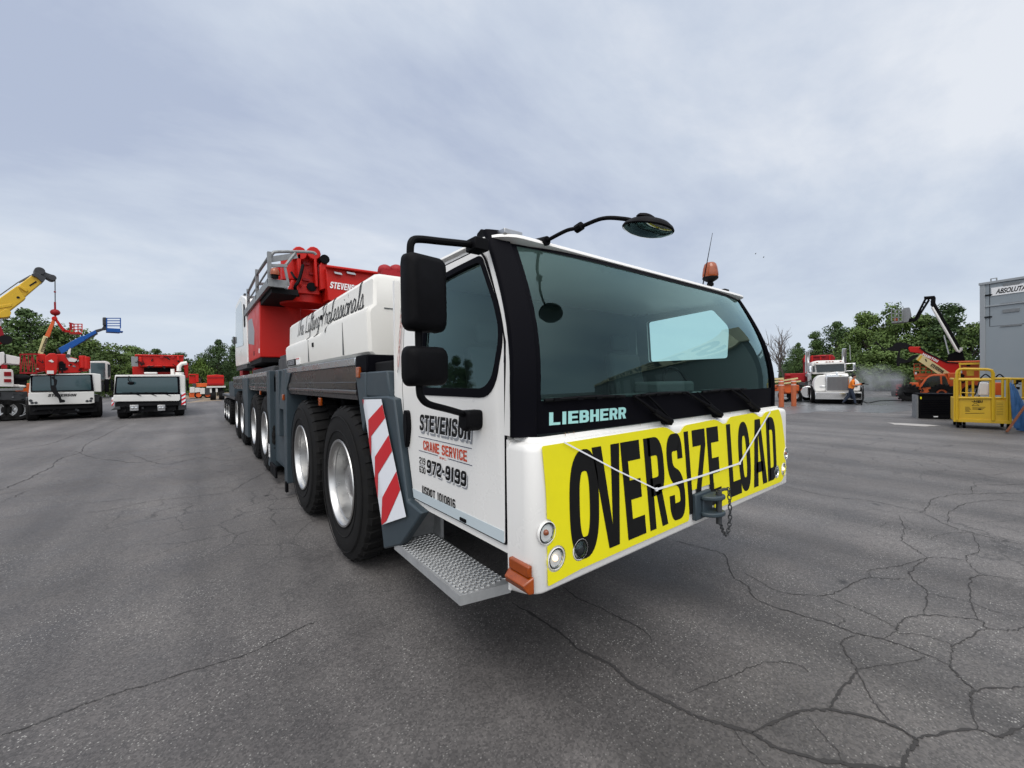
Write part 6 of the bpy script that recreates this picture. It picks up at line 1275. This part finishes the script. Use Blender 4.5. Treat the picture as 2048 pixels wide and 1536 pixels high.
# ---- red equipment behind and beside it
E1 = FR(1640, 800, 0); r1 = E1.root('red_equipment', 'red crane equipment piled behind the roof of the white semi truck', 'machinery'); mb = MB(); pp(E1, z6, mb, [(605, 300), (690, 270), (900, 245), (1110, 240), (1160, 300), (1100, 370), (640, 380)], 1.5, 2.5, rad=.1); pp(E1, z6, mb, [(620, 330), (700, 320), (700, 960), (640, 960)], 2.0, 2.0); rp(E1, z6, mb, 800, 255, 1000, 275, 1.4, 2); mb.build('frame', M['darkred'], r1, bevel=.04)
mb = MB(); 
for x in (640, 760, 900, 1050): rp(E1, z6, mb, x, 250, x + 25, 360, 1.42, .1)
mb.build('rib', M['red'], r1)
E2 = FR(1578, 806, 0); r2_ = E2.root('red_equipment', 'low red and orange trailer with pale timbers behind the two orange bollards', 'machinery'); mb = MB(); rp(E2, z6, mb, 320, 545, 650, 690, 2.0, 2); rp(E2, z6, mb, 335, 560, 420, 600, 1.8, .5); mb.build('tool_body', M['darkred'], r2_, bevel=.04)
mb = MB(); rp(E2, z6, mb, 150, 740, 560, 840, 1.0, 1.8); rp(E2, z6, mb, 250, 840, 540, 880, 1.2, 1.4); c = E2.p(*z6(380, 800), .9); mb.cyl(c, c + V((0, .4, 0)), .3, 14); mb.build('bed', M['orange'], r2_, bevel=.05)
mb = MB(); mb.bar(E2.p(*z6(150, 690), .9), E2.p(*z6(540, 625), .9), .12, .10); mb.bar(E2.p(*z6(140, 640), 1.3), E2.p(*z6(310, 632), 1.3), .12, .12); mb.bar(E2.p(*z6(300, 712), .8), E2.p(*z6(590, 672), .8), .12, .10); mb.build('timber', M['creamarm'], r2_)
for x in (330, 480): a = E2.p(*z6(x, 960), 1.4); yw(r2_, a.x, 1.5, .42, .42, .24, .3, 'y')
# ---- bollards
bol = None
for x, y0, y1, lab in ((268, 655, 1098, 'orange bollard with white top bands, left one of the pair beside the crane'), (472, 655, 1085, 'orange bollard with white top bands, right one of the pair nearer the semi truck')):
    f = FR(*z6(x, y1), 0); h = f.q(*z6(x, y0))[1]
    if bol is None:
        mb = MB(); mb.lathe([(.001, 0), (.125, 0), (.125, h - .08), (.115, h - .03), (.07, h), (.001, h + .005)], (0, 0, 0), (0, 0, 1), 20)
        bol = empty('bollard', f.O, lab, 'bollard', f.rz, 'orange bollards'); mb.build('post', mat('faded_orange_sleeve', (.47, .115, .04), .6, var=.25, vs=6), bol, smooth=50)
        for k in (.80, .93): mb = MB(); mb.lathe([(.1265, h * k), (.1265, h * k + .03)], (0, 0, 0), (0, 0, 1), 20); mb.build('reflective_band', M['whiteink'], bol)
    else:
        o = copy_tree(bol); o.location = f.O; o['label'] = lab
# ---- walking man
Pf = FR(*z6(1420, 1062), 0); rpn = Pf.root('person', 'man in an orange shirt and dark trousers walking right beside the semi truck grille', 'person')
def skin_body():
    J = [((0, 0, .95), .135), ((.02, 0, 1.12), .14), ((.05, 0, 1.32), .155), ((.07, 0, 1.46), .085), ((.09, -.01, 1.54), .055), ((.11, -.01, 1.62), .085), ((.115, -.01, 1.70), .088), ((.11, -.01, 1.765), .05),
         ((-.02, -.09, .90), .10), ((.10, -.10, .50), .075), ((.17, -.10, .10), .05), ((.20, -.10, .05), .05), ((.32, -.10, .03), .035),
         ((-.03, .09, .90), .10), ((-.10, .10, .52), .075), ((-.38, .10, .16), .05), ((-.42, .10, .08), .05), ((-.32, .10, .03), .035),
         ((.06, -.19, 1.40), .065), ((.06, -.23, 1.14), .05), ((.30, -.20, 1.16), .038), ((.38, -.19, 1.18), .035),
         ((.06, .19, 1.40), .065), ((.10, .24, 1.14), .05), ((.34, .16, 1.20), .038), ((.42, .14, 1.22), .035)]
    Eg = [(0, 1), (1, 2), (2, 3), (3, 4), (4, 5), (5, 6), (6, 7), (0, 8), (8, 9), (9, 10), (10, 11), (11, 12), (0, 13), (13, 14), (14, 15), (15, 16), (16, 17), (2, 18), (18, 19), (19, 20), (20, 21), (2, 22), (22, 23), (23, 24), (24, 25)]
    for hi, b, sgn in ((21, (.38, -.19, 1.18), 1), (25, (.42, .14, 1.22), 1)):
        for k in range(4): J.append(((b[0] + .075, b[1] + (k - 1.5) * .018, b[2] - .01), .010)); Eg.append((hi, len(J) - 1)); J.append(((b[0] + .10 - abs(k - 1.4) * .008, b[1] + (k - 1.5) * .017, b[2] - .045), .008)); Eg.append((len(J) - 2, len(J) - 1))
        J.append(((b[0] + .04, b[1] - .035, b[2] + .03), .010)); Eg.append((hi, len(J) - 1))
    J.append(((.205, -.01, 1.67), .014)); Eg.append((6, len(J) - 1))
    me = bpy.data.meshes.new('b'); me.from_pydata([j[0] for j in J], Eg, []); o = bpy.data.objects.new('b', me); col.objects.link(o)
    m = o.modifiers.new('skin', 'SKIN'); sd = me.skin_vertices[0].data
    for i, j in enumerate(J): sd[i].radius = (j[1], j[1] * (1.25 if i in (0, 1, 2) else 1)); sd[i].use_root = i == 0
    s = o.modifiers.new('sub', 'SUBSURF'); s.levels = 2; s.render_levels = 2
    bpy.context.view_layer.update(); me2 = bpy.data.meshes.new_from_object(o.evaluated_get(bpy.context.evaluated_depsgraph_get())); bpy.data.objects.remove(o)
    for k in ('skin', 'shirt', 'jeans', 'boot'): me2.materials.append(M[k])
    for p in me2.polygons:
        c = p.center; p.use_smooth = True
        arm_ = abs(c.y) > .17 and c.z > .95
        p.material_index = 3 if c.z < .11 or (c.x < -.3 and c.z < .15) else 2 if (c.z < .97 and not arm_) else 0 if c.z > 1.50 or (arm_ and (c.z < 1.17 or c.x > .16)) else 1
    b = bpy.data.objects.new('body', me2); col.objects.link(b); b.parent = rpn; return b
body = skin_body()
hpx = Pf.q(*z6(1455, 560))[1]; rpn.scale = (hpx / 1.80,) * 3
mb = MB(); mb.ell((.10, -.01, 1.735), (.105, .10, .075), 14, 8); mb.ell((.05, -.01, 1.69), (.06, .09, .085), 12, 8); mb.build('hair', M['hair'], rpn, smooth=80)
mb = MB(); mb.tube([(.42, -.19, 1.14), (.50, -.18, 1.24), (.75, -.1, 1.20)], [.03, .03, .02], 8); mb.box(.44, .58, -.23, -.13, 1.20, 1.30); wnd = mb.build('spray_gun', M['black'], None, bevel=.01); wnd.location = rpn.location; wnd.rotation_euler = rpn.rotation_euler; wnd.scale = rpn.scale; tag(wnd, 'black spray gun held by the man in the orange shirt', 'spray gun')
mb = MB(); hp_ = [PZ(*z6(x, y), .03) for x, y in ((1580, 1060), (1600, 1010), (1700, 1030), (1850, 1000), (2048, 990), (2300, 985))]; a = Pf.O + Pf.ex * .5 + V((0, 0, 1.1)); mb.tube(spline([a, a + V((.1, 0, -.7)), hp_[0]] + hp_[1:], 5), .022, 6); tag(mb.build('hose', M['black']), 'thin dark hose trailing from the washing man across the wet ground', 'hose')
# ---- washing spray
def mist(u, v, d, r, dens):
    p = CAM + V((ray(u, 768).x, ray(u, 768).y, 0)) * d; mb = MB(); mb.ell((0, 0, 0), r, 20, 14); o = mb.build('spray_mist', [], smooth=60); o.location = (p.x, p.y, r[2] * .82); o.rotation_euler = (0, 0, -.9)
    m = bpy.data.materials.new('mist'); m.use_nodes = True; t = m.node_tree; t.nodes.clear(); ou = t.nodes.new('ShaderNodeOutputMaterial'); pv = t.nodes.new('ShaderNodeVolumePrincipled'); pv.inputs['Color'].default_value = (.92, .95, 1, 1); pv.inputs['Anisotropy'].default_value = .2
    tcn = t.nodes.new('ShaderNodeTexCoord'); n = t.nodes.new('ShaderNodeTexNoise'); n.inputs['Scale'].default_value = 1.1; n.inputs['Detail'].default_value = 4; t.links.new(tcn.outputs['Object'], n.inputs['Vector'])
    r1 = t.nodes.new('ShaderNodeMapRange'); r1.inputs[1].default_value = .40; r1.inputs[2].default_value = .70; t.links.new(n.outputs[0], r1.inputs[0])
    g = t.nodes.new('ShaderNodeTexCoord'); mp = t.nodes.new('ShaderNodeMapping'); mp.inputs['Scale'].default_value = (1 / r[0], 1 / r[1], 1 / r[2]); t.links.new(g.outputs['Object'], mp.inputs[0]); ln = t.nodes.new('ShaderNodeVectorMath'); ln.operation = 'LENGTH'; t.links.new(mp.outputs[0], ln.inputs[0])
    r2 = t.nodes.new('ShaderNodeMapRange'); r2.inputs[1].default_value = 1.0; r2.inputs[2].default_value = .3; r2.inputs[3].default_value = 0; r2.inputs[4].default_value = dens; t.links.new(ln.outputs['Value'], r2.inputs[0])
    ml = t.nodes.new('ShaderNodeMath'); ml.operation = 'MULTIPLY'; t.links.new(r1.outputs[0], ml.inputs[0]); t.links.new(r2.outputs[0], ml.inputs[1]); t.links.new(ml.outputs[0], pv.inputs['Density']); t.links.new(pv.outputs[0], ou.inputs['Volume'])
    o.data.materials.append(m); tag(o, kind='stuff')
mist(1742, 795, 26.5, (2.2, 1.2, 1.4), 1.5)
# ---- telehandler
H_ = FR(1818, 803, 0); rh = H_.root('telehandler', 'telehandler with a red boom, cream lettered plate and orange cab, facing left', 'telehandler')
mb = MB(); pp(H_, z7, mb, [(318, 655), (330, 640), (435, 640), (480, 692), (690, 795), (815, 800), (815, 892), (705, 897), (435, 705), (335, 692)], .9, .6); tb = mb.build('boom', M['red'], rh, bevel=.03)
mb = MB(); mb.tube([H_.p(*z7(430, 648), .88), H_.p(*z7(490, 694), .88), H_.p(*z7(690, 790), .88), H_.p(*z7(800, 796), .88)], .045, 6); mb.build('hydraulic_line', M['dark'], tb)
mb = MB(); q = H_.p; sl = (775 - 712) / (600 - 455)
a = q(*z7(452, 720), .88); b = q(*z7(598, 792), .88); c = q(*z7(464, 698), .88); block_text(mb, 'MANITOU', lambda i, j: tuple(a + (b - a) * i + (c - a) * j), 0, wx=.34, wy=.2); mb.build('lettering', M['whiteink'], tb, smooth=0)
mb = MB(); pp(H_, z7, mb, [(392, 760), (440, 708), (725, 895), (600, 900)], .86, .03); pl_ = mb.build('name_plate', M['creamarm'], rh)
mb = MB(); a = q(*z7(528, 826), .845); b = q(*z7(645, 898), .845); c = q(*z7(548, 800), .845); block_text(mb, 'STEVENSON', lambda i, j: tuple(a + (b - a) * i + (c - a) * j), 0, wx=.36, wy=.22); pp(H_, z7, mb, [(478, 760), (492, 758), (500, 782), (490, 785)], .85, .01); pp(H_, z7, mb, [(440, 722), (456, 732), (420, 778), (404, 770)], .85, .01, 1); mb.build('lettering', [M['ink'], M['yellowpaint']], pl_, smooth=0)
mb = MB(); pp(H_, z7, mb, [(100, 660), (160, 640), (200, 600), (290, 600), (380, 640), (330, 665), (245, 655), (235, 740), (300, 770), (360, 720), (430, 715), (330, 790), (240, 800), (232, 830), (208, 828), (205, 760), (225, 680), (150, 680)], .95, .5, rad=.06); mb.bar(q(*z7(120, 680), 1), q(*z7(0, 600), 1), .05); mb.bar(q(*z7(100, 690), 1), q(*z7(10, 590), .6), .05); mb.build('attachment', M['dark'], rh, bevel=.03)
mb = MB(); pp(H_, z7, mb, [(412, 1092), (420, 1035), (480, 950), (520, 918), (570, 903), (670, 903), (700, 940), (728, 1020), (725, 1092)], .2, 1.1, rad=.06); hc = mb.build('cab', M['orange'], rh, bevel=.04)
mb = MB(); pp(H_, z7, mb, [(445, 1028), (505, 940), (545, 922), (622, 920), (630, 1022)], .16, .05, rad=.03); mb.build('side_window', M['darkglass'], hc); mb = MB(); pp(H_, z7, mb, [(642, 920), (676, 925), (712, 1015), (648, 1025)], .16, .05, rad=.03); mb.build('rear_window', M['darkglass'], hc)
mb = MB(); pp(H_, z7, mb, [(255, 1080), (270, 1050), (330, 1030), (410, 1040), (412, 1092)], .1, .8); mb.build('front_fender', M['dark'], rh, bevel=.04); mb = MB(); rp(H_, z7, mb, 330, 985, 420, 1050, .5, .8); mb.build('front_body', M['orange'], rh, bevel=.04); mb = MB(); rp(H_, z7, mb, 700, 890, 820, 1100, .5, .9); mb.build('engine_bay', M['orange'], rh, bevel=.04)
for x in (322, 640): a = q(*z7(x, 1085), .2); yw(rh, a.x, .3, a.z, a.z, a.z * .5, .42, 'y', lug=1, hubm='dark')
mb = MB(); rp(H_, z7, mb, 300, 1050, 800, 1110, .5, 1.2); mb.build('chassis', M['dark'], rh)
# ---- tall lift with black arms
J_ = FR(1925, 801, 0); rj = J_.root('boom_lift', 'tall boom lift with black folded arms, pale cable track and grey basket against the trees', 'boom lift')
mb = MB(); bar2(J_, mb, z7(560, 235), z7(800, 660), (10.5, 11), .7); pp(J_, z7, mb, [(530, 200), (575, 195), (585, 250), (545, 265)], -.02, .74, rad=.05); a = J_.p(*z7(812, 655), .35); pp(J_, z7, mb, [(770, 690), (840, 680), (865, 770), (870, 800), (690, 800), (700, 720)], .0, 1.0); mb.build('main_arm', M['black'], rj, bevel=.03)
mb = MB(); bar2(J_, mb, z7(470, 170), z7(575, 162), 5, .5, y=.1); bar2(J_, mb, z7(560, 160), z7(553, 245), 9, .5, y=.1); bar2(J_, mb, z7(490, 165), z7(385, 370), 3.4, .4, y=.1); bar2(J_, mb, z7(518, 185), z7(395, 380), 3.4, .4, y=.1)
for t in (.2, .4, .6, .8): x = 490 + (385 - 490) * t; y = 165 + 205 * t; bar2(J_, mb, z7(x, y), z7(x + 24, y + 18), 2.5, .3, y=.12)
bar2(J_, mb, z7(390, 378), z7(320, 385), 6, .4, y=.1); mb.build('upper_arm', M['black'], rj, bevel=.02)
mb = MB(); mb.tube([J_.p(*z7(548, 262), -.08), J_.p(*z7(675, 480), -.08), J_.p(*z7(788, 678), -.08), J_.p(*z7(808, 690), -.08), J_.p(*z7(828, 670), -.08), J_.p(*z7(826, 648), -.08)], .075, 6)
for t in (.2, .4, .58, .76): x = 548 + 240 * t; y = 262 + 416 * t; rp(J_, z7, mb, x - 2, y - 5, x + 16, y + 4, -.12, .1)
mb.build('cable_track', M['white2'], rj); mb = MB(); bar2(J_, mb, z7(662, 530), z7(708, 710), 2.6, .2, y=.3); mb.build('lift_ram', M['steel'], rj)
bk = basket(J_, z7, rj, 158, 262, 285, 408, M['galv'], .9, 14, 3, 3); mb = MB(); pp(J_, z7, mb, [(268, 270), (330, 262), (345, 330), (318, 400), (270, 405)], -.1, .6, rad=.05); mb.build('control_box', M['galv'], bk); mb = MB(); rp(J_, z7, mb, 180, 365, 215, 392, -.2, .3); mb.build('tool_bag', M['orange'], bk)
mb = MB(); rp(J_, z7, mb, 690, 776, 1030, 796, -.1, 1.2); rp(J_, z7, mb, 640, 796, 1000, 1080, .2, 1.6); mb.build('base', M['orange'], rj, bevel=.04)
for x in (700, 940): a = J_.p(*z7(x, 1080), .1); yw(rj, a.x, .2, .5, .5, .3, .35, 'y')
# ---- orange scissor lift
S_ = FR(1848, 801, 0); rs_ = S_.root('scissor_lift', 'small orange scissor lift with railed platform behind the telehandler cab', 'scissor lift'); mb = MB(); bk = basket(S_, z7, rs_, 375, 600, 805, 925, M['orange'], 1.0, 28, 3, 4); rp(S_, z7, mb, 380, 930, 560, 955, -.3, 1.3)
for k in range(3): a = 958 + k * 25; bar2(S_, mb, z7(390, a), z7(545, a + 24), 2.2, .1, y=.1); bar2(S_, mb, z7(390, a + 24), z7(545, a), 2.2, .1, y=.1)
mb.build('scissor_stack', M['orange'], rs_); mb = MB(); rp(S_, z7, mb, 380, 1035, 560, 1110, -.3, 1.2); mb.build('base', M['orange'], rs_, bevel=.03); mb = MB(); rp(S_, z7, mb, 382, 885, 402, 905, -.34, .05); mb.build('decal', M['whiteink'], bk)
for x in (410, 530): a = S_.p(*z7(x, 1120), 0); yw(rs_, a.x, .1, .25, .25, .15, .2, 'y')
# ---- dark box behind
o = FR(1793, 793, 0); ro = o.root('storage_box', 'dark dull storage box standing under the trees left of the telehandler', 'box'); mb = MB(); rp(o, z7, mb, 155, 960, 262, 1110, 0, 1.5); mb.build('box_body', M['chassis'], ro, bevel=.04); mb = MB(); rp(o, z7, mb, 150, 950, 268, 965, -.05, 1.6); mb.build('lid', M['galv'], ro); mb = MB(); rp(o, z7, mb, 200, 1000, 262, 1110, -.03, .05); mb.build('door', M['darkred'], ro)
# ---- yellow rack behind the basket
Q_ = FR(1940, 812, 0); rq = Q_.root('yellow_rack', 'tall yellow tube rack standing behind the yellow work basket beside the building', 'rack'); mb = MB()
for x in (815, 1005): rp(Q_, z7, mb, x - 6, 795, x + 6, 1100, 0, .12); rp(Q_, z7, mb, x - 6, 795, x + 6, 1100, .9, .12)
rp(Q_, z7, mb, 805, 795, 1012, 812, 0, .12); rp(Q_, z7, mb, 860, 845, 1000, 856, 0, .1); rp(Q_, z7, mb, 880, 870, 950, 920, .3, .1); rp(Q_, z7, mb, 805, 940, 1012, 952, 0, .12); mb.build('frame', M['yellowpaint'], rq, bevel=.01)
# ---- black ribbed container
X_ = FR(1838, 837, 8); rx = X_.root('container', 'low black ribbed plastic container on the asphalt left of the yellow basket', 'container'); mb = MB(); pp(X_, z7, mb, [(418, 1102), (775, 1094), (775, 1328), (422, 1332)], 0, 1.0); cx = mb.build('container_body', M['black'], rx, bevel=.02)
mb = MB()
for k in range(7): y = 1150 + k * 21; pp(X_, z7, mb, [(440, y), (770, y - 3), (770, y + 6), (440, y + 9)], -.02, .03)
rp(X_, z7, mb, 412, 1092, 780, 1106, -.03, 1.06); mb.build('rib', M['trim'], cx); mb = MB(); rp(X_, z7, mb, 434, 1120, 448, 1143, -.012, .01); mb.build('sticker', M['yellow'], cx); mb = MB(); pp(X_, z7, mb, [(560, 1306), (608, 1306), (600, 1317), (566, 1317)], -.012, .01); mb.build('marking', M['whiteink'], cx); mb = MB(); rp(X_, z7, mb, 400, 1105, 416, 1330, 0, 1.0); mb.build('end_panel', M['galv'], cx)
# ---- yellow work basket
W_ = FR(1913, 856, 4); rw = W_.root('work_basket', 'yellow lettered crane work basket with a round topped gate, standing on castors', 'basket'); G = W_.p
def tb_(mb, pts, y, r=.035): mb.tube([G(*z7(a, b), y) for a, b in pts], r, 8)
mb = MB(); pp(W_, z7, mb, [(768, 1132), (1128, 1132), (1128, 1350), (768, 1345)], 0, .03); pp(W_, z7, mb, [(1128, 1150), (1308, 1156), (1312, 1366), (1128, 1362)], .0, .03); 
wbp = mb.build('side_panel', M['yellowpaint'], rw, bevel=.006)
mb = MB(); rp(W_, z7, mb, 765, 1340, 1316, 1372, -.03, 1.4); xa = G(*z7(768, 1240), 0).x; xb = G(*z7(1310, 1240), 0).x; za = G(*z7(900, 1345), 0).z; zb = G(*z7(900, 1135), 0).z; mb.box(xa, xb, 1.34, 1.37, za, zb); mb.box(xa - .01, xa + .02, 0, 1.36, za, zb); mb.box(xb - .02, xb + .01, 0, 1.36, za, zb); mb.build('floor_tray', M['yellowpaint'], rw, bevel=.006)
mb = MB(); tb_(mb, [(788, 1345), (786, 905), (792, 875), (812, 858), (850, 854), (1080, 858), (1118, 868), (1132, 895), (1134, 1350)], -.02, .042); tb_(mb, [(790, 958), (1132, 958)], -.02); tb_(mb, [(790, 1132), (1132, 1132)], -.02); tb_(mb, [(818, 958), (820, 1132)], 0, .022); tb_(mb, [(1105, 958), (1105, 1132)], 0, .022); tb_(mb, [(820, 1080), (960, 1085)], .02, .014); mb.build('gate', M['yellowpaint'], rw)
mb = MB()
for y in (.0, 1.36):
    tb_(mb, [(762, 950), (1300, 950)] if y else [(1134, 946), (1440, 950)], y); tb_(mb, [(762, 1130), (1440, 1132)], y, .025)
    for x in (765, 1270, 1300): tb_(mb, [(x, 950), (x, 1360)], y, .03)
    for x in ((880, 940) if y else (1225,)): tb_(mb, [(x, 950), (x, 1132)], y, .03)
za = G(*z7(900, 950), 0).z
for x in (xa, xb): mb.tube([(x, 0, za), (x, 1.36, za)], .035, 8)
tb_(mb, [(1340, 950), (1345, 1130)], .2, .025); tb_(mb, [(1420, 950), (1425, 1150)], .2, .025); mb.build('guard_rail', M['yellowpaint'], rw)
mb = MB(); tb_(mb, [(955, 1110), (975, 1060), (1000, 980), (1020, 965)], .3, .014)
for a, b in ((1010, 1110), (1150, 1240)): mb.tube(spline([G(*z7(a, 945), .6), G(*z7((a + b) / 2, 905), .6), G(*z7(b, 940), .6)], 5), .018, 6)
mb.build('hose', M['black'], rw); mb = MB(); rp(W_, z7, mb, 1000, 985, 1090, 1105, .7, .3); mb.build('control_panel', M['whiteink'], rw, bevel=.02); mb = MB(); rp(W_, z7, mb, 1155, 985, 1225, 1105, .6, .3); mb.build('tool_box', M['orange'], rw, bevel=.02)
mb = MB(); W_.text(mb, '4-MBI', z7(893, 0)[0], z7(1035, 0)[0], z7(0, 1180)[1], z7(0, 1155)[1], -.004, wx=.36, wy=.22, shear=.03)
bar2(W_, mb, z7(965, 1180), z7(930, 1205), .7, .002, y=-.004); bar2(W_, mb, z7(965, 1180), z7(1000, 1205), .7, .002, y=-.004); bar2(W_, mb, z7(930, 1205), z7(1000, 1205), .7, .002, y=-.004)
for k in range(5):
    bar2(W_, mb, z7(865, 1220 + k * 10), z7(905 + 8 * (k % 3), 1220 + k * 10), .7, .002, y=-.004); 
    if k < 3: bar2(W_, mb, z7(935, 1220 + k * 11), z7(1060 - 12 * k, 1221 + k * 11), .7, .002, y=-.004)
bar2(W_, mb, z7(865, 1280), z7(1050, 1278), .8, .002, y=-.004); bar2(W_, mb, z7(990, 1240), z7(1020, 1242), 2.2, .002, y=-.004)
for k in range(8): bar2(W_, mb, z7(1165, 1180 + k * 16), z7(1230, 1181 + k * 16), .5, .002, y=-.004)
mb.build('lettering', M['ink'], wbp, smooth=0)
for x in (800, 860, 1290):
    for yy in (.15, 1.2): mb = MB(); a = G(*z7(x, 1400), 0); mb.cyl((a.x - .03, yy, .09), (a.x + .03, yy, .09), .09, 14); mb.bar((a.x, yy, .09), (a.x, yy, .22), .06); mb.build('castor', M['black'], rw)
# ---- blue tarpaulin bundle and brown plank leaning at the right edge
tp = FR(2040, 864, 0); rt = tp.root('tarpaulin', 'blue tarpaulin bundle draped upright at the right end of the yellow basket', 'tarpaulin'); mb = MB()
for k, (a, b, c, d, r) in enumerate(((1300, 985, 1345, 1330, .06), (1320, 1000, 1375, 1420, .09), (1345, 1040, 1400, 1440, .10), (1370, 1110, 1440, 1445, .12))): mb.tube(spline([tp.p(*z7(a, b), .05 * k), tp.p(*z7((a + c) / 2 + 8, (b + d) / 2), .05 * k - .05), tp.p(*z7(c, d), .05 * k)], 4), [r * .3, r * .5, r * .6, r * .8, r, r, r, r, r * .9], 8)
mb.build('folds', mat('blue_tarpaulin', (.035, .13, .32), .55, var=.4, vs=6, bump=.4, bs=12), rt, smooth=60)
mb = MB(); mb.bar(tp.p(*z7(1300, 960), .1), tp.p(*z7(1330, 1100), .1), .03); mb.build('tie_rope', M['galv'], rt)
pk = FR(2018, 866, 0); mb = MB(); mb.bar(pk.p(*z7(1258, 1468), 0) - pk.p(*z7(1258, 1468), 0), pk.p(*z7(1470, 1170), .15) - pk.p(*z7(1258, 1468), 0), .05, .22, up=(0, 1, 0)); pkb = mb.build('plank', M['wood'], None, bevel=.008); pkb.location = PZ(*z7(1262, 1470)) + V((0, 0, .03)); pkb.rotation_euler = (0, 0, pk.rz); tag(pkb, 'reddish brown plank leaning from the ground at the right edge', 'plank')

# ---- grey steel building at the right edge
az = R(16.5); d0 = 21.0
e0 = CAM + V((ray(1962, 768).x, ray(1962, 768).y, 0)) * d0; e0.z = 0
wd = V((-math.sin(az), -math.cos(az), 0)); nd = V((-math.cos(az), math.sin(az), 0))     # along the wall towards the viewer; outwards
bd = empty('grey_building', e0, 'tall grey steel building with a lettered white sign at the right edge', 'building', math.atan2(wd.y, wd.x))
def zat(u, v):      # wall coordinates (along, up) of a pixel on the wall plane
    d = ray(u, v); t = (e0 - CAM).dot(nd) / d.dot(nd); P_ = CAM + d * t; return (P_ - e0).dot(wd), P_.z
top = zat(1966, 567)[1]; s1 = zat(1966, 614)[1]; s2 = zat(1970, 654)[1]
# local frame: x along the wall towards the viewer, outwards is +y or -y
sy = 1 if V((-math.sin(bd.rotation_euler.z), math.cos(bd.rotation_euler.z), 0)).dot(nd) > 0 else -1
def bb(mb, x0, x1, z0, z1, out0, out1): mb.box(x0, x1, min(sy * out0, sy * out1), max(sy * out0, sy * out1), z0, z1)
mb = MB(); bb(mb, 0, 9, 0, top - .08, -8, 0); mb.build('wall', M['greywall'], bd, bevel=.01)
mb = MB(); bb(mb, -.06, 9, top - .08, top + .04, -8.05, .07); rf = mb.build('roof_edge', M['greytrim'], bd, bevel=.01)
mb = MB(); bb(mb, -.03, .16, 0, top - .081, -.2, .04); mb.build('corner_post', M['greytrim'], bd, bevel=.01)
mb = MB(); bb(mb, .163, 9, s1 - .03, s1 + .03, -.02, .05); mb.build('ledge', M['greytrim'], bd, bevel=.01)
mb = MB(); bb(mb, .32, 9, s2 - .008, s2 + .008, -.02, .005); bb(mb, .30, .325, s2, s1 - .031, -.02, .006); bb(mb, .30, .325, s1 + .031, top - .09, -.02, .006); mb.build('panel_joint', M['chassis'], bd)
for u, v, wdt, ht in ((2023, 568, .55, .16), (2022, 612 - 6, .7, .07), (2022, 614 + 7, .55, .17), (2022, 651, .7, .07)):
    a = zat(u, v); mb = MB(); bb(mb, a[0] - wdt / 2, a[0] + wdt / 2, a[1] - ht / 2, a[1] + ht / 2, .0, .03); mb.build('lifting_plate', M['galv'], bd, bevel=.006)
for u, v in ((1978, 590), (1977, 634)): a = zat(u, v); mb = MB(); bb(mb, a[0] - .12, a[0] + .12, a[1] - .03, a[1] + .03, 0, .06); mb.build('handle', M['black'], bd, bevel=.006)
a = zat(1983, 593); b = zat(1983, 580); mb = MB(); c = zat(2080, 575)
za, zb = a[1] + .02, b[1] + .10; mb = MB(); bb(mb, a[0], a[0] + 3.6, za, zb, 0, .03); sg_ = mb.build('sign_board', M['whiteink'], bd)
mb = MB(); put_text(mb, 'ABSOLUTA', lambda i, j: (a[0] + .15 + (zat(2052, 580)[0] - a[0] - .15) * i, sy * .033, za + .07 + (zb - za - .16) * j), 0, bold=.03, shear=.35); mb.build('lettering', M['ink'], sg_, smooth=0)
a = zat(1978, 562); mb = MB(); mb.tube([(a[0] - .1, -sy * .5, top), (a[0] - .1, -sy * .5, top + .25), (a[0] + .1, -sy * .5, top + .25), (a[0] + .1, -sy * .5, top)], .03, 6); mb.build('roof_loop', M['galv'], rf)

# ---- workshop behind and right of the viewer, mirrored in the windscreen
p2 = V((16.2, -1.7, 0)); p1 = p2 + V((.60, -.80, 0)) * 100; wv = (p2 - p1); Lb = wv.length; rzb = math.atan2(wv.y, wv.x)
ws = empty('workshop', p1, 'tan workshop with a lettered fascia, mirrored in the crane windscreen', 'building', rzb)
mb = MB(); mb.box(0, Lb, -1.4, 0, 0, 5.6); mb.build('wall', M['inner2'], ws); mb = MB(); mb.box(-.3, Lb + .3, -1.6, .35, 5.6, 6.9); fs_ = mb.build('fascia', M['tan'], ws, bevel=.02)
mb = MB(); block_text(mb, 'STEVENSON', lambda i, j: (Lb - 1.5 - 40 * i, .36, 5.75 + 1.0 * j), 0, wx=.34, wy=.2, gap=.25); mb.build('lettering', M['ink'], fs_, smooth=0)
for k in range(13): mb = MB(); mb.box(2 + 7 * k, 6.6 + 7 * k, 0, .06, 0, 4.4); mb.build('roller_door', M['galv'], ws)

details(H_, z7, rh, 430, 780, 1010, 1085, .22, 8, 32, ('dark', 'chassis', 'orange')); details(K, z6, rk, 600, 770, 560, 900, 2.1, 8, 33, ('chrome', 'dark', 'galv')); details(J_, z7, rj, 700, 960, 800, 1000, .18, 8, 34, ('dark', 'orange', 'white2')); details(E2, z6, r2_, 170, 540, 700, 830, .98, 8, 35, ('dark', 'red', 'orange')); details(W_, z7, rw, 1330, 1430, 960, 1120, .3, 5, 36, ('yellowpaint', 'dark'))
